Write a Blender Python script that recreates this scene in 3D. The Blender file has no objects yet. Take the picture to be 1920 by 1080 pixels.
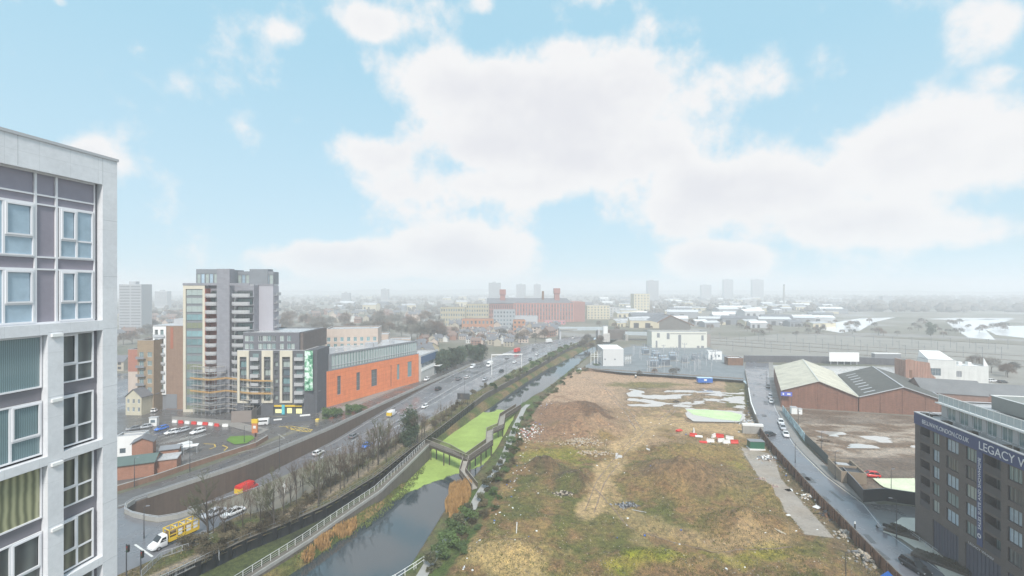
import bpy, math, random
from math import sin, cos, pi, radians, atan2, hypot, sqrt
from mathutils import Vector, Matrix, noise
from mathutils.geometry import delaunay_2d_cdt, tessellate_polygon

scene = bpy.context.scene
COL = scene.collection
RND = random.Random(11)

# ------------------------------------------------------------ camera
CAMZ, F = 48.0, 853.33
cam = bpy.data.cameras.new('camera'); cam.lens = 16; cam.sensor_width = 36
cam.clip_start = 0.5; cam.clip_end = 12000
co = bpy.data.objects.new('camera', cam); COL.objects.link(co)
co.location = (0, 0, CAMZ); co.rotation_euler = (radians(90), 0, 0)
scene.camera = co

# ------------------------------------------------------------ world, sun, exposure
SUN_EL, SUN_ROT = radians(50), radians(170)
w = bpy.data.worlds.new("World"); scene.world = w; w.use_nodes = True
def build_world():
    nt = w.node_tree; N = nt.nodes; L = nt.links
    for n in list(N): N.remove(n)
    out = N.new('ShaderNodeOutputWorld'); bg = N.new('ShaderNodeBackground')
    bg.inputs[1].default_value = 0.1
    L.new(bg.outputs[0], out.inputs[0])
    sky = N.new('ShaderNodeTexSky'); sky.sky_type = 'NISHITA'; sky.sun_disc = False
    sky.sun_elevation = SUN_EL; sky.sun_rotation = SUN_ROT
    sky.altitude = 50; sky.air_density = 1.0; sky.dust_density = 0.6; sky.ozone_density = 1.6
    tc = N.new('ShaderNodeTexCoord')
    sep = N.new('ShaderNodeSeparateXYZ'); L.new(tc.outputs['Generated'], sep.inputs[0])
    def M(op, a, b=None, c=None, clamp=False):
        n = N.new('ShaderNodeMath'); n.operation = op; n.use_clamp = clamp
        for i, v in enumerate((a, b, c)):
            if v is None: continue
            if isinstance(v, (int, float)): n.inputs[i].default_value = v
            else: L.new(v, n.inputs[i])
        return n.outputs[0]
    az = M('ARCTAN2', sep.outputs[0], sep.outputs[1])
    el = M('ARCSINE', sep.outputs[2])
    comb = N.new('ShaderNodeCombineXYZ'); L.new(az, comb.inputs[0]); L.new(el, comb.inputs[1])
    # warp
    nz = N.new('ShaderNodeTexNoise'); nz.inputs['Scale'].default_value = 6.5; nz.inputs['Detail'].default_value = 10; nz.inputs['Roughness'].default_value = .58
    L.new(tc.outputs['Generated'], nz.inputs['Vector'])
    nb = N.new('ShaderNodeTexNoise'); nb.inputs['Scale'].default_value = 2.2; nb.inputs['Detail'].default_value = 5; nb.inputs['Roughness'].default_value = .5
    mp = N.new('ShaderNodeMapping'); mp.inputs['Scale'].default_value = (1, 1, 2.2)
    L.new(tc.outputs['Generated'], mp.inputs[0]); L.new(mp.outputs[0], nb.inputs['Vector'])
    # cumulus banks: (azimuth, elevation, half width, half height, weight), degrees
    def at(cx, cy, rx, ry, wt):     # cloud bank given by where it stands in the photo, turned into a direction
        h = hypot(F, cx-960); return (math.degrees(math.atan2(cx-960, F)), math.degrees(math.atan2(540-cy, h)), math.degrees(rx*F/(h*h)), math.degrees(ry/h), wt)
    banks = [at(*q) for q in ((970,160,350,62,1.05),(1070,200,350,85,1.05),(1050,280,360,82,1.1),(1060,240,250,80,1.05),(720,290,140,50,.85),(930,340,300,50,.8),(1060,98,120,38,.7),(1330,180,110,70,.8),(1430,350,380,88,1.15),(1700,290,250,105,1.2),
      (1890,290,180,95,1.),(1580,410,300,60,.9),(1840,430,180,50,.7),(870,478,160,62,1.3),(680,490,230,44,1.1),(1350,492,135,44,1.25),(1440,520,90,28,.6),(170,290,70,45,.9),(215,320,60,45,.7),(700,45,110,36,.62),(530,60,60,34,.6),
      (770,85,50,20,.35),(1860,45,120,70,.75),(1880,140,90,34,.55),(1215,48,60,34,.5),(905,8,45,24,.65),(1390,52,55,18,.4),(115,5,26,14,.5),(560,225,40,30,.45),(1150,475,60,16,.3))]
    banks += [(90, 25, 30, 12, .9), (-90, 30, 26, 14, .9), (150, 25, 45, 14, 1.), (-150, 30, 40, 16, .9), (-60, 52, 18, 8, .5), (20, 62, 40, 12, .7)]
    field = None
    for a, e, sa, se, wt in banks:
        m = N.new('ShaderNodeMapping'); m.vector_type = 'POINT'
        sx, sy = 1/radians(sa), 1/radians(se)
        m.inputs['Location'].default_value = (-radians(a)*sx, -radians(e)*sy, 0); m.inputs['Scale'].default_value = (sx, sy, 1)
        L.new(comb.outputs[0], m.inputs[0])
        ln = N.new('ShaderNodeVectorMath'); ln.operation = 'LENGTH'; L.new(m.outputs[0], ln.inputs[0])
        g = M('MULTIPLY', M('SUBTRACT', 1.25, ln.outputs['Value'], clamp=True), wt)
        field = g if field is None else M('SMOOTH_MAX', field, g, .25)
    n1 = M('SUBTRACT', nz.outputs[0], .5); n2 = M('SUBTRACT', nb.outputs[0], .5)
    dens = M('ADD', M('ADD', field, M('MULTIPLY', n1, 2.3)), M('MULTIPLY', n2, .7))
    mr = N.new('ShaderNodeMapRange'); mr.interpolation_type = 'SMOOTHSTEP'
    mr.inputs[1].default_value = .16; mr.inputs[2].default_value = .64
    L.new(dens, mr.inputs[0])
    # thick parts of a cloud turn faintly grey-lilac
    mg = N.new('ShaderNodeMapRange'); mg.interpolation_type = 'SMOOTHSTEP'
    mg.inputs[1].default_value = .55; mg.inputs[2].default_value = 1.45; L.new(M('ADD', M('ADD', field, M('MULTIPLY', n2, 2.4)), M('MULTIPLY', n1, 1.6)), mg.inputs[0])
    cc = N.new('ShaderNodeMix'); cc.data_type = 'RGBA'
    cc.inputs['A'].default_value = (8.65, 8.58, 8.6, 1); cc.inputs['B'].default_value = (7.5, 7.5, 7.85, 1); L.new(mg.outputs[0], cc.inputs['Factor'])
    # clear sky: the physical sky thinned by a veil of high haze
    veil = N.new('ShaderNodeMix'); veil.data_type = 'RGBA'; veil.inputs['Factor'].default_value = .80
    L.new(sky.outputs[0], veil.inputs['A']); veil.inputs['B'].default_value = (4.45, 7.45, 9.05, 1)
    lowv = N.new('ShaderNodeMapRange'); lowv.inputs[1].default_value = radians(-1); lowv.inputs[2].default_value = radians(26)
    lowv.inputs[3].default_value = .45; lowv.inputs[4].default_value = 0; L.new(el, lowv.inputs[0])
    hz = N.new('ShaderNodeMix'); hz.data_type = 'RGBA'; L.new(lowv.outputs[0], hz.inputs['Factor'])
    L.new(veil.outputs['Result'], hz.inputs['A']); hz.inputs['B'].default_value = (7.1, 8.0, 8.6, 1)
    fin = N.new('ShaderNodeMix'); fin.data_type = 'RGBA'
    L.new(M('MULTIPLY', mr.outputs[0], .96), fin.inputs['Factor']); L.new(hz.outputs['Result'], fin.inputs['A']); L.new(cc.outputs['Result'], fin.inputs['B'])
    L.new(fin.outputs['Result'], bg.inputs[0])
build_world()
sl = bpy.data.lights.new('sun', 'SUN'); sl.energy = 4.1; sl.angle = radians(10); sl.color = (1, .96, .9)
so = bpy.data.objects.new('sun', sl); COL.objects.link(so)
# sun direction matches the sky: azimuth measured from +Y towards +X
so.rotation_euler = Vector((sin(SUN_ROT)*cos(SUN_EL), cos(SUN_ROT)*cos(SUN_EL), sin(SUN_EL))).to_track_quat('Z', 'Y').to_euler()
vs = scene.view_settings
vs.view_transform = 'Standard'; vs.look = 'None'; vs.gamma = 1; vs.exposure = 0.12
scene.cycles.volume_bounces = 3
scene.cycles.max_bounces = 6; scene.cycles.diffuse_bounces = 2; scene.cycles.glossy_bounces = 3
scene.cycles.transparent_max_bounces = 12

# ------------------------------------------------------------ helpers
def P(px, py, z=0.0):
    """point where the sight line through a photo pixel meets height z"""
    d = (CAMZ - z)/(py - 540.0)
    return Vector(((px - 960)*d, F*d, z))
def PY(px, py, Y):
    """point on a photo pixel's sight line at distance Y"""
    return Vector(((px - 960)*Y/F, Y, CAMZ - (py - 540)*Y/F))
def ip(tab, y):
    if y <= tab[0][0]: a, b = tab[0], tab[1]
    elif y >= tab[-1][0]: a, b = tab[-2], tab[-1]
    else:
        for i in range(len(tab)-1):
            if tab[i][0] <= y <= tab[i+1][0]: a, b = tab[i], tab[i+1]; break
    return a[1] + (b[1]-a[1])*(y-a[0])/(b[0]-a[0])
def clampf(v, a, b): return max(a, min(b, v))
def sst(a, b, x):
    t = clampf((x-a)/(b-a), 0, 1); return t*t*(3-2*t)

KIDS = {}
def tag(o, label=None, cat=None, group=None, kind=None):
    if label: o['label'] = label
    if cat: o['category'] = cat
    if group: o['group'] = group
    if kind: o['kind'] = kind
    return o
def link(o, parent=None):
    COL.objects.link(o)
    if parent is not None:
        o.parent = parent; KIDS.setdefault(parent, []).append(o)
    return o
def empty(name, loc, rz, label, cat, group=None):
    o = bpy.data.objects.new(name, None); link(o)
    o.empty_display_size = .5
    o.location = loc; o.rotation_euler = (0, 0, rz)
    return tag(o, label, cat, group)
def inst(name, mesh, parent=None, loc=(0, 0, 0), rz=0, mats=None):
    o = bpy.data.objects.new(name, mesh); link(o, parent)
    o.location = loc; o.rotation_euler = (0, 0, rz)
    return o
def dup(root, loc, rz, label, group=None, scale=None):
    r = root.copy(); link(r); r.location = loc; r.rotation_euler = (0, 0, rz)
    if scale: r.scale = scale
    r['label'] = label
    if group: r['group'] = group
    for ch in KIDS.get(root, []):
        c = ch.copy(); link(c, r)
        for g in KIDS.get(ch, []):
            d = g.copy(); link(d, c)
    return r

class MB:
    def __init__(s): s.v = []; s.f = []; s.m = []; s.M = None
    def add(s, vs, fs, mi=0):
        b = len(s.v)
        if s.M is not None: vs = [s.M @ Vector(p) for p in vs]
        s.v += [tuple(p) for p in vs]
        for f in fs: s.f.append(tuple(b+i for i in f)); s.m.append(mi)
        return s
    def quad(s, a, b, c, d, mi=0): return s.add([a, b, c, d], [(0, 1, 2, 3)], mi)
    def box(s, x0, x1, y0, y1, z0, z1, mi=0):
        return s.add([(x0,y0,z0),(x1,y0,z0),(x1,y1,z0),(x0,y1,z0),(x0,y0,z1),(x1,y0,z1),(x1,y1,z1),(x0,y1,z1)],
                     [(3,2,1,0),(4,5,6,7),(0,1,5,4),(1,2,6,5),(2,3,7,6),(3,0,4,7)], mi)
    def cbox(s, cx, cy, z0, z1, sx, sy, ang=0, mi=0):
        c, n = cos(ang), sin(ang); pts = []
        for z in (z0, z1):
            for dx, dy in ((-sx/2,-sy/2),(sx/2,-sy/2),(sx/2,sy/2),(-sx/2,sy/2)):
                pts.append((cx+dx*c-dy*n, cy+dx*n+dy*c, z))
        return s.add(pts, [(3,2,1,0),(4,5,6,7),(0,1,5,4),(1,2,6,5),(2,3,7,6),(3,0,4,7)], mi)
    def prism(s, pts, z0, z1, mi=0):
        n = len(pts)
        vs = [(p[0], p[1], z0) for p in pts] + [(p[0], p[1], z1) for p in pts]
        return s.add(vs, [tuple(range(n-1,-1,-1)), tuple(range(n, 2*n))] + [(i,(i+1)%n,n+(i+1)%n,n+i) for i in range(n)], mi)
    def tube(s, p, q, r0, r1=None, n=5, mi=0):
        r1 = r0 if r1 is None else r1
        p = Vector(p); q = Vector(q); d = q-p
        if d.length < 1e-6: return s
        a = d.orthogonal().normalized(); b = d.normalized().cross(a); vs = []
        for c, r in ((p, r0), (q, r1)):
            for i in range(n):
                t = 2*pi*i/n; vs.append(c + a*(r*cos(t)) + b*(r*sin(t)))
        return s.add(vs, [(i,(i+1)%n,n+(i+1)%n,n+i) for i in range(n)] + [tuple(range(n-1,-1,-1)), tuple(range(n,2*n))], mi)
    def bar(s, p, q, wd, h, mi=0):
        """box beam between two points, width wd (horizontal), height h downwards from the line"""
        p = Vector(p); q = Vector(q); d = q-p; n = Vector((-d.y, d.x, 0)).normalized()*(wd/2); u = Vector((0,0,h))
        vs = [p-n-u, q-n-u, q+n-u, p+n-u, p-n, q-n, q+n, p+n]
        return s.add(vs, [(3,2,1,0),(4,5,6,7),(0,1,5,4),(1,2,6,5),(2,3,7,6),(3,0,4,7)], mi)
    def loft(s, rings, cap=True, mi=0):
        n = len(rings[0]); vs = [p for r in rings for p in r]; fs = []
        for k in range(len(rings)-1):
            for i in range(n):
                j = (i+1) % n; fs.append((k*n+i, k*n+j, (k+1)*n+j, (k+1)*n+i))
        if cap: fs += [tuple(range(n-1,-1,-1)), tuple(range((len(rings)-1)*n, len(rings)*n))]
        return s.add(vs, fs, mi)
    def mesh(s, name, mats, smooth=None):
        me = bpy.data.meshes.new(name); me.from_pydata(s.v, [], s.f)
        if not isinstance(mats, (list, tuple)): mats = [mats]
        for m in mats: me.materials.append(m)
        if len(mats) > 1: me.polygons.foreach_set('material_index', s.m)
        if smooth is not None:
            me.shade_smooth()
            if smooth < 180: me.set_sharp_from_angle(angle=radians(smooth))
        me.update(); return me
    def build(s, name, mats, parent=None, loc=(0,0,0), rz=0, smooth=None):
        return inst(name, s.mesh(name, mats, smooth), parent, loc, rz)

# ------------------------------------------------------------ materials
MATS = {}
def mat(name, col, rough=.75, var=.18, scale=.6, bump=0., metal=0., spec=.5, streak=0., rnd=0., fine=9., emit=0, coord='Object', wet=0.):
    if name in MATS: return MATS[name]
    m = bpy.data.materials.new(name); m.use_nodes = True; nt = m.node_tree; N = nt.nodes; L = nt.links
    b = N['Principled BSDF']
    b.inputs['Roughness'].default_value = rough; b.inputs['Metallic'].default_value = metal
    b.inputs['Specular IOR Level'].default_value = spec
    geo = N.new('ShaderNodeNewGeometry') if coord == 'World' else N.new('ShaderNodeTexCoord')
    src = geo.outputs['Position'] if coord == 'World' else geo.outputs['Object']
    def nz(sc, det, r=.6, vec=None):
        n = N.new('ShaderNodeTexNoise'); n.inputs['Scale'].default_value = sc; n.inputs['Detail'].default_value = det; n.inputs['Roughness'].default_value = r
        L.new(vec or src, n.inputs['Vector']); return n
    a = nz(scale, 4); f = nz(scale*fine, 3)
    def mt(op, x, y):
        n = N.new('ShaderNodeMath'); n.operation = op
        for i, v in enumerate((x, y)):
            if isinstance(v, (int, float)): n.inputs[i].default_value = v
            else: L.new(v, n.inputs[i])
        return n.outputs[0]
    t = mt('ADD', mt('MULTIPLY', mt('SUBTRACT', a.outputs[0], .5), 3.2*var), mt('MULTIPLY', mt('SUBTRACT', f.outputs[0], .5), 2.*var))
    if streak:
        mp = N.new('ShaderNodeMapping'); mp.inputs['Scale'].default_value = (1.6, 1.6, .09); L.new(src, mp.inputs[0])
        sn = nz(1.0, 4, .65, mp.outputs[0]); t = mt('ADD', t, mt('MULTIPLY', mt('SUBTRACT', sn.outputs[0], .52), 3*streak))
    if rnd:
        oi = N.new('ShaderNodeObjectInfo'); t = mt('ADD', t, mt('MULTIPLY', mt('SUBTRACT', oi.outputs['Random'], .5), 2*rnd))
    t = mt('ADD', t, 1.)
    vm = N.new('ShaderNodeVectorMath'); vm.operation = 'SCALE'; vm.inputs[0].default_value = col; L.new(t, vm.inputs['Scale'])
    L.new(vm.outputs[0], b.inputs['Base Color'])
    if wet:
        wn = nz(scale*.45, 5, .62); r = N.new('ShaderNodeMapRange'); r.inputs[1].default_value = .42; r.inputs[2].default_value = .60
        r.inputs[3].default_value = max(.06, rough-wet); r.inputs[4].default_value = rough; L.new(wn.outputs[0], r.inputs[0]); L.new(r.outputs[0], b.inputs['Roughness'])
    if bump:
        bp = N.new('ShaderNodeBump'); bp.inputs['Strength'].default_value = min(1, bump); bp.inputs['Distance'].default_value = .06
        L.new(f.outputs[0], bp.inputs['Height']); L.new(bp.outputs[0], b.inputs['Normal'])
    if emit:
        b.inputs['Emission Color'].default_value = (*col, 1); b.inputs['Emission Strength'].default_value = emit
    MATS[name] = m; return m
def courses(name, c1, c2, mortar, bw=.225, bh=.075, rough=.85, streak=.12, horiz=True, size=.012, off=.5):
    """brick / block / cladding courses; runs on all vertical faces"""
    if name in MATS: return MATS[name]
    m = mat(name, c1, rough, .12, .5, streak=streak)
    nt = m.node_tree; N = nt.nodes; L = nt.links; b = N['Principled BSDF']
    tc = N.new('ShaderNodeTexCoord'); sp = N.new('ShaderNodeSeparateXYZ'); L.new(tc.outputs['Object'], sp.inputs[0])
    ad = N.new('ShaderNodeMath'); ad.operation = 'ADD'; L.new(sp.outputs[0], ad.inputs[0]); L.new(sp.outputs[1], ad.inputs[1])
    cb = N.new('ShaderNodeCombineXYZ'); L.new(ad.outputs[0], cb.inputs[0]); L.new(sp.outputs[2], cb.inputs[1])
    br = N.new('ShaderNodeTexBrick'); L.new(cb.outputs[0], br.inputs['Vector'])
    br.inputs['Color1'].default_value = (*c1, 1); br.inputs['Color2'].default_value = (*c2, 1); br.inputs['Mortar'].default_value = (*mortar, 1)
    br.offset = off; br.inputs['Scale'].default_value = 1; br.inputs['Brick Width'].default_value = bw; br.inputs['Row Height'].default_value = bh; br.inputs['Mortar Size'].default_value = size
    old = b.inputs['Base Color'].links[0].from_node
    L.new(br.outputs[0], old.inputs[0])
    return m
def glass(name, col, rough=.06, rnd=.5, spec=.9):
    m = mat(name, col, rough, .25, .35, rnd=rnd, spec=spec); return m

C_W = mat('white_paint', (.78,.78,.77), .5, .05, .4, streak=.04)
C_PANEL2 = mat('light_cladding_seam', (.45,.46,.48), .6, .03)
C_PANEL = courses('light_cladding', (.70,.71,.735), (.685,.695,.725), (.60,.61,.63), 1.27, 3.0, .36, .025, size=.009, off=0)
C_MAUVE = mat('mauve_spandrel', (.30,.28,.33), .35, .08, .4, rnd=.06)
C_DARKG = mat('dark_grey_metal', (.06,.062,.07), .45, .12)
C_MIDG = mat('mid_grey_metal', (.22,.23,.25), .5, .12)
C_LG = mat('pale_grey_metal', (.45,.46,.48), .5, .1)
C_FRAME = mat('white_window_frame', (.76,.76,.79), .4, .03)
C_FRAMED = mat('dark_window_frame', (.05,.052,.06), .4, .05)
C_GLASS = glass('window_glass', (.13,.18,.21))
C_GLASSB = glass('teal_window_glass', (.16,.27,.29), rnd=.35)
C_GLASSP = glass('pale_window_glass', (.36,.42,.44), rnd=.45)
C_CURT = mat('curtain_cloth', (.50,.48,.33), .9, .25, 3., rnd=.2)
C_BLIND = mat('vertical_blind', (.38,.48,.50), .8, .12, 2.)
C_CONC = mat('concrete', (.34,.33,.31), .8, .16, .5, bump=.3, streak=.15)
C_CONCD = mat('stained_concrete', (.145,.128,.108), .85, .22, .4, bump=.4, streak=.3)
C_ASPH = mat('asphalt', (.105,.099,.098), .5, .14, .22, bump=.15, wet=.33, coord='World', fine=14)
C_ASPHL = mat('worn_asphalt', (.155,.155,.168), .48, .14, .22, bump=.15, wet=.36, coord='World', fine=14)
C_PAVE = mat('paving', (.24,.225,.21), .7, .15, .5, bump=.2, wet=.3, coord='World')
C_LINE = mat('road_paint', (.62,.62,.6), .6, .25, 1.5)
C_YLINE = mat('yellow_road_paint', (.62,.42,.06), .6, .3, 1.5)
C_RED = mat('red_plastic', (.62,.04,.03), .45, .1)
C_ORANGE = courses('orange_render', (.74,.225,.085), (.68,.205,.08), (.50,.13,.05), 5.5, 1.6, .85, .16, size=.03)
C_RUST = mat('rusty_sheet', (.19,.10,.06), .9, .35, .5, bump=.4, streak=.35)
C_BLACK = mat('black_sheet_pile', (.012,.013,.015), .55, .3, .4, streak=.3)
C_RUB = mat('black_rubber', (.02,.02,.02), .8, .1)
C_YEL = mat('yellow_paint', (.75,.50,.03), .5, .1)
C_BLUE = mat('blue_paint', (.03,.14,.50), .4, .12)
C_BROWNW = mat('underpass_wall', (.115,.082,.062), .8, .16, .18, bump=.2, streak=.22)
C_TIMBER = mat('weathered_timber', (.30,.275,.24), .75, .2, .8, wet=.25)
C_TIMBERD = mat('dark_timber', (.085,.07,.055), .75, .25, .8)
C_BARK = mat('bark', (.075,.062,.05), .9, .2, 2.)
C_TWIG = mat('winter_twigs', (.155,.118,.09), .9, .2, 1., rnd=.15)
C_TWIGG = mat('mossy_twigs', (.10,.10,.055), .9, .2, 1., rnd=.15)
C_LEAFD = mat('evergreen_leaf', (.045,.072,.036), .7, .45, .7, rnd=.15)
C_LEAF = mat('hedge_leaf', (.07,.115,.03), .7, .45, .8, rnd=.2)
C_REED = mat('dry_reed', (.42,.25,.10), .8, .35, .9)
C_ROOF = mat('grey_slate', (.15,.15,.165), .6, .2, .4, wet=.2)
C_FLAT = mat('flat_roof_felt', (.42,.42,.43), .6, .15, .15, wet=.35)
# ------------------------------------------------------------ lie of the land (x as a function of distance y)
FW = [(50,-108),(105,-82.7),(122,-72.3),(140,-66.5),(154,-61.5),(186,-53.5),(220,-44),(250,-35),(285,-25),(308,-17),(386,12.7),(450,60)]
NW = [(60,-86),(93,-72.5),(100,-66.2),(110,-61),(124,-55.3),(134,-50.2)]
SE = [(50,-80),(75,-66.5),(82,-62.5),(95,-58),(100,-55.5),(124,-48.5),(143,-43),(183,-28.5),(256,-2),(308,17.7),(353,36),(440,75)]
BW = [(50,-70),(76,-56),(86,-49.8),(91,-45.8),(99.4,-40),(115,-34),(133,-29.9),(154,-24.4),(204,-12),(244,3.2),(292,20.5),(356,43),(440,80)]
CL = [(50,-55),(85,-38),(96,-33.8),(103.8,-30.9),(117,-27.9),(141.8,-26),(157.5,-22),(195,-9.6),(252,8.8),(299,26.5),(366,56),(440,88)]
CR = [(50,-28),(75,-21),(84.5,-18.8),(107,-15.3),(123,-10.5),(144.6,-5.2),(170,-1),(199.7,3.6),(237.5,20),(283.5,36),(351.6,60.5),(440,101)]
TP = [(50,-21),(86,-14.5),(103.5,-9.1),(112,-7.7),(132.6,-2.8),(165,1.2),(190,5),(240,21.5)]
SL = [(50,-16),(79,-10.5),(95,-5.6),(111,-2.8),(132,1),(156,5),(192,12),(256,31),(272,38)]
WR = [(50,60),(74.5,63.5),(85.5,65.9),(94.6,68),(103.6,69.8),(116.6,73.1),(133.7,77.5),(140,79.2),(152,83.1),(170.6,91),(187,98),(236,121.6),(265.6,135.7),(330,170)]
RR = [(50,72),(76,72.9),(83,73.5),(90,74),(101,78.4),(116,80.4),(131,84.3),(143,88),(160.6,96.2),(183,106),(227.6,129),(280,158),(330,186)]
RAMP = [(50,-6.2),(110,-6),(125,-5.2),(140,-4.7),(160,-4),(190,-2.4),(225,-.8),(255,0),(500,0)]
SLIP = [(50,0),(97,0),(110,-1.2),(124,-3),(134,-4.8)]
ZS, ZW = -1.5, -3.5
def frange(a, b, s):
    n = max(1, int(round((b-a)/s))); return [a+(b-a)*i/n for i in range(n+1)]
def inpoly(x, y, poly):
    c = False; n = len(poly); j = n-1
    for i in range(n):
        xi, yi = poly[i]; xj, yj = poly[j]
        if (yi > y) != (yj > y) and x < (xj-xi)*(y-yi)/(yj-yi)+xi: c = not c
        j = i
    return c
def cdt(boundaries, pts=()):
    vs = []; es = []
    for b in boundaries:
        k = len(vs); vs += [Vector((p[0], p[1])) for p in b]
        es += [(k+i, k+(i+1) % len(b)) for i in range(len(b))]
    vs += [Vector(p) for p in pts]
    r = delaunay_2d_cdt(vs, es, [], 0, 1e-4)
    return r[0], r[2]
def fbm(x, y, sc, oct=4, seed=0.):
    return noise.fractal(Vector((x*sc+seed, y*sc-seed, seed*.7)), 1., 2.1, oct)

# hole 1: the sunken carriageway; hole 2: canal corridor and demolition site
mouth = [(-84.5,101.5),(-84.2,99.2),(-82.6,97),(-79.5,95.3),(-75.5,94),(-72.5,93.3),(-69.5,94.6),(-67.2,97)]
cutY = [105.5,112,122,140,154,170,186,200,220,235,250,262]
HOLE1 = mouth + [(ip(NW, y), y) for y in (100,105,110,117,124,130)] + [(ip(SE, y)+3.2, y) for y in (134,143,160,183,200,215,235,250,262)] + [(ip(FW, y), y) for y in reversed(cutY)]
topline = [(122.,240.),(95.,250.8),(68.,261.6),(41.5,272.)]
lowL = [(ip(BW, y), y) for y in frange(50, 440, 6)]
lowR = [(ip(CR, y)+5.5, y) for y in reversed(frange(276, 440, 8))]
siteR = [(ip(WR, y), y) for y in reversed(frange(50, 232, 5))]
HOLE2 = lowL + lowR + list(reversed(topline)) + siteR
BOX = [(-5200,-300),(5200,-300),(5200,7000),(-5200,7000)]

def zone_col(x, y):
    """kind of open land far away, told apart by where it lies"""
    n = fbm(x, y, .011, 4, 3.3); n2 = fbm(x, y, .05, 3, 9.1)
    g = (.13,.125,.085); b = (.20,.175,.145); a = (.22,.22,.22)
    t = clampf(.5+n*1.2, 0, 1); c = [g[i]*(1-t)+b[i]*t for i in range(3)]
    if n2 > .25: c = [c[i]*.6+a[i]*.4 for i in range(3)]
    return c
def far_ground_mat():
    m = bpy.data.materials.new('open_ground'); m.use_nodes = True; N = m.node_tree.nodes; L = m.node_tree.links; b = N['Principled BSDF']
    g = N.new('ShaderNodeNewGeometry')
    def nz(s, d=4):
        n = N.new('ShaderNodeTexNoise'); n.inputs['Scale'].default_value = s; n.inputs['Detail'].default_value = d; L.new(g.outputs['Position'], n.inputs['Vector']); return n
    r = N.new('ShaderNodeValToRGB'); L.new(nz(.012, 6).outputs[0], r.inputs[0]); e = r.color_ramp.elements
    e[0].position = .34; e[0].color = (.10,.105,.07,1); e[1].position = .66; e[1].color = (.26,.25,.24,1)
    k = e.new(.45); k.color = (.15,.14,.10,1); k = e.new(.55); k.color = (.20,.18,.15,1)
    mx = N.new('ShaderNodeMix'); mx.data_type = 'RGBA'; mx.blend_type = 'MULTIPLY'; mx.inputs['Factor'].default_value = .6
    r2 = N.new('ShaderNodeValToRGB'); L.new(nz(.35, 5).outputs[0], r2.inputs[0]); r2.color_ramp.elements[0].color = (.55,.55,.55,1); r2.color_ramp.elements[1].color = (1.3,1.3,1.3,1)
    L.new(r.outputs[0], mx.inputs['A']); L.new(r2.outputs[0], mx.inputs['B']); L.new(mx.outputs['Result'], b.inputs['Base Color'])
    b.inputs['Roughness'].default_value = .85
    return m
C_GND = far_ground_mat()
vv, ff = cdt([BOX, HOLE1, HOLE2])
g = MB(); g.v = [(v[0], v[1], 0.) for v in vv]
for f in ff:
    cx = sum(vv[i][0] for i in f)/3; cy = sum(vv[i][1] for i in f)/3
    if inpoly(cx, cy, HOLE1) or inpoly(cx, cy, HOLE2): continue
    g.f.append(tuple(f)); g.m.append(0)
tag(g.build('ground', C_GND), kind='structure')

def sheet(name, pts, z, m, kind='structure', label=None, cat=None):
    """flat sheet from an outline of (x, y)"""
    tri = tessellate_polygon([[Vector((p[0], p[1], 0)) for p in pts]])
    b = MB(); b.v = [(p[0], p[1], z) for p in pts]; b.f = [tuple(t) for t in tri]; b.m = [0]*len(b.f)
    # normals up
    out = []
    for t in b.f:
        a, c, d = (Vector(b.v[i]) for i in t)
        out.append(t if (c-a).cross(d-a).z > 0 else t[::-1])
    b.f = out
    return tag(b.build(name, m), label, cat, None, kind)
def strip(name, ys, fl, fr, fz, m, n=4):
    """surface between two x(y) lines with height fz(x, y)"""
    b = MB(); k = n+1
    for y in ys:
        l, r = fl(y), fr(y)
        for i in range(k):
            x = l+(r-l)*i/n; b.v.append((x, y, fz(x, y)))
    for j in range(len(ys)-1):
        for i in range(n):
            b.f.append((j*k+i, j*k+i+1, (j+1)*k+i+1, (j+1)*k+i)); b.m.append(0)
    return tag(b.build(name, m, smooth=180), kind='structure')
def rail_z(tab): return lambda x, y: ip(tab, y)

# sunken carriageway (runs on under the junction deck) and its slip road
ysC = frange(62, 134, 4) + frange(138, 262, 4)
strip('main_carriageway', ysC, lambda y: ip(FW, y), lambda y: ip(NW, y) if y <= 134 else ip(SE, y), rail_z(RAMP), C_ASPHL)
strip('road', frange(262, 450, 6), lambda y: ip(FW, y)+1, lambda y: ip(SE, y), lambda x, y: .012, C_ASPHL)
strip('slip_road', frange(97, 134, 3), lambda y: ip(NW, y), lambda y: ip(SE, y), rail_z(SLIP), C_ASPHL)
sheet('slip_road', [(-66,97.2),(-66,97.2-.1)]+[(-67.2,96.8),(-69.5,94.4),(-72.5,93.1),(-75.5,93.8),(-82.6,96.8),(-84.5,101),(-96,104),(-130,92),(-150,60),(-84,60)]+[(ip(SE, y), y) for y in (60,75,82,88,95,97.2)], .008, C_ASPHL)
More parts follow.
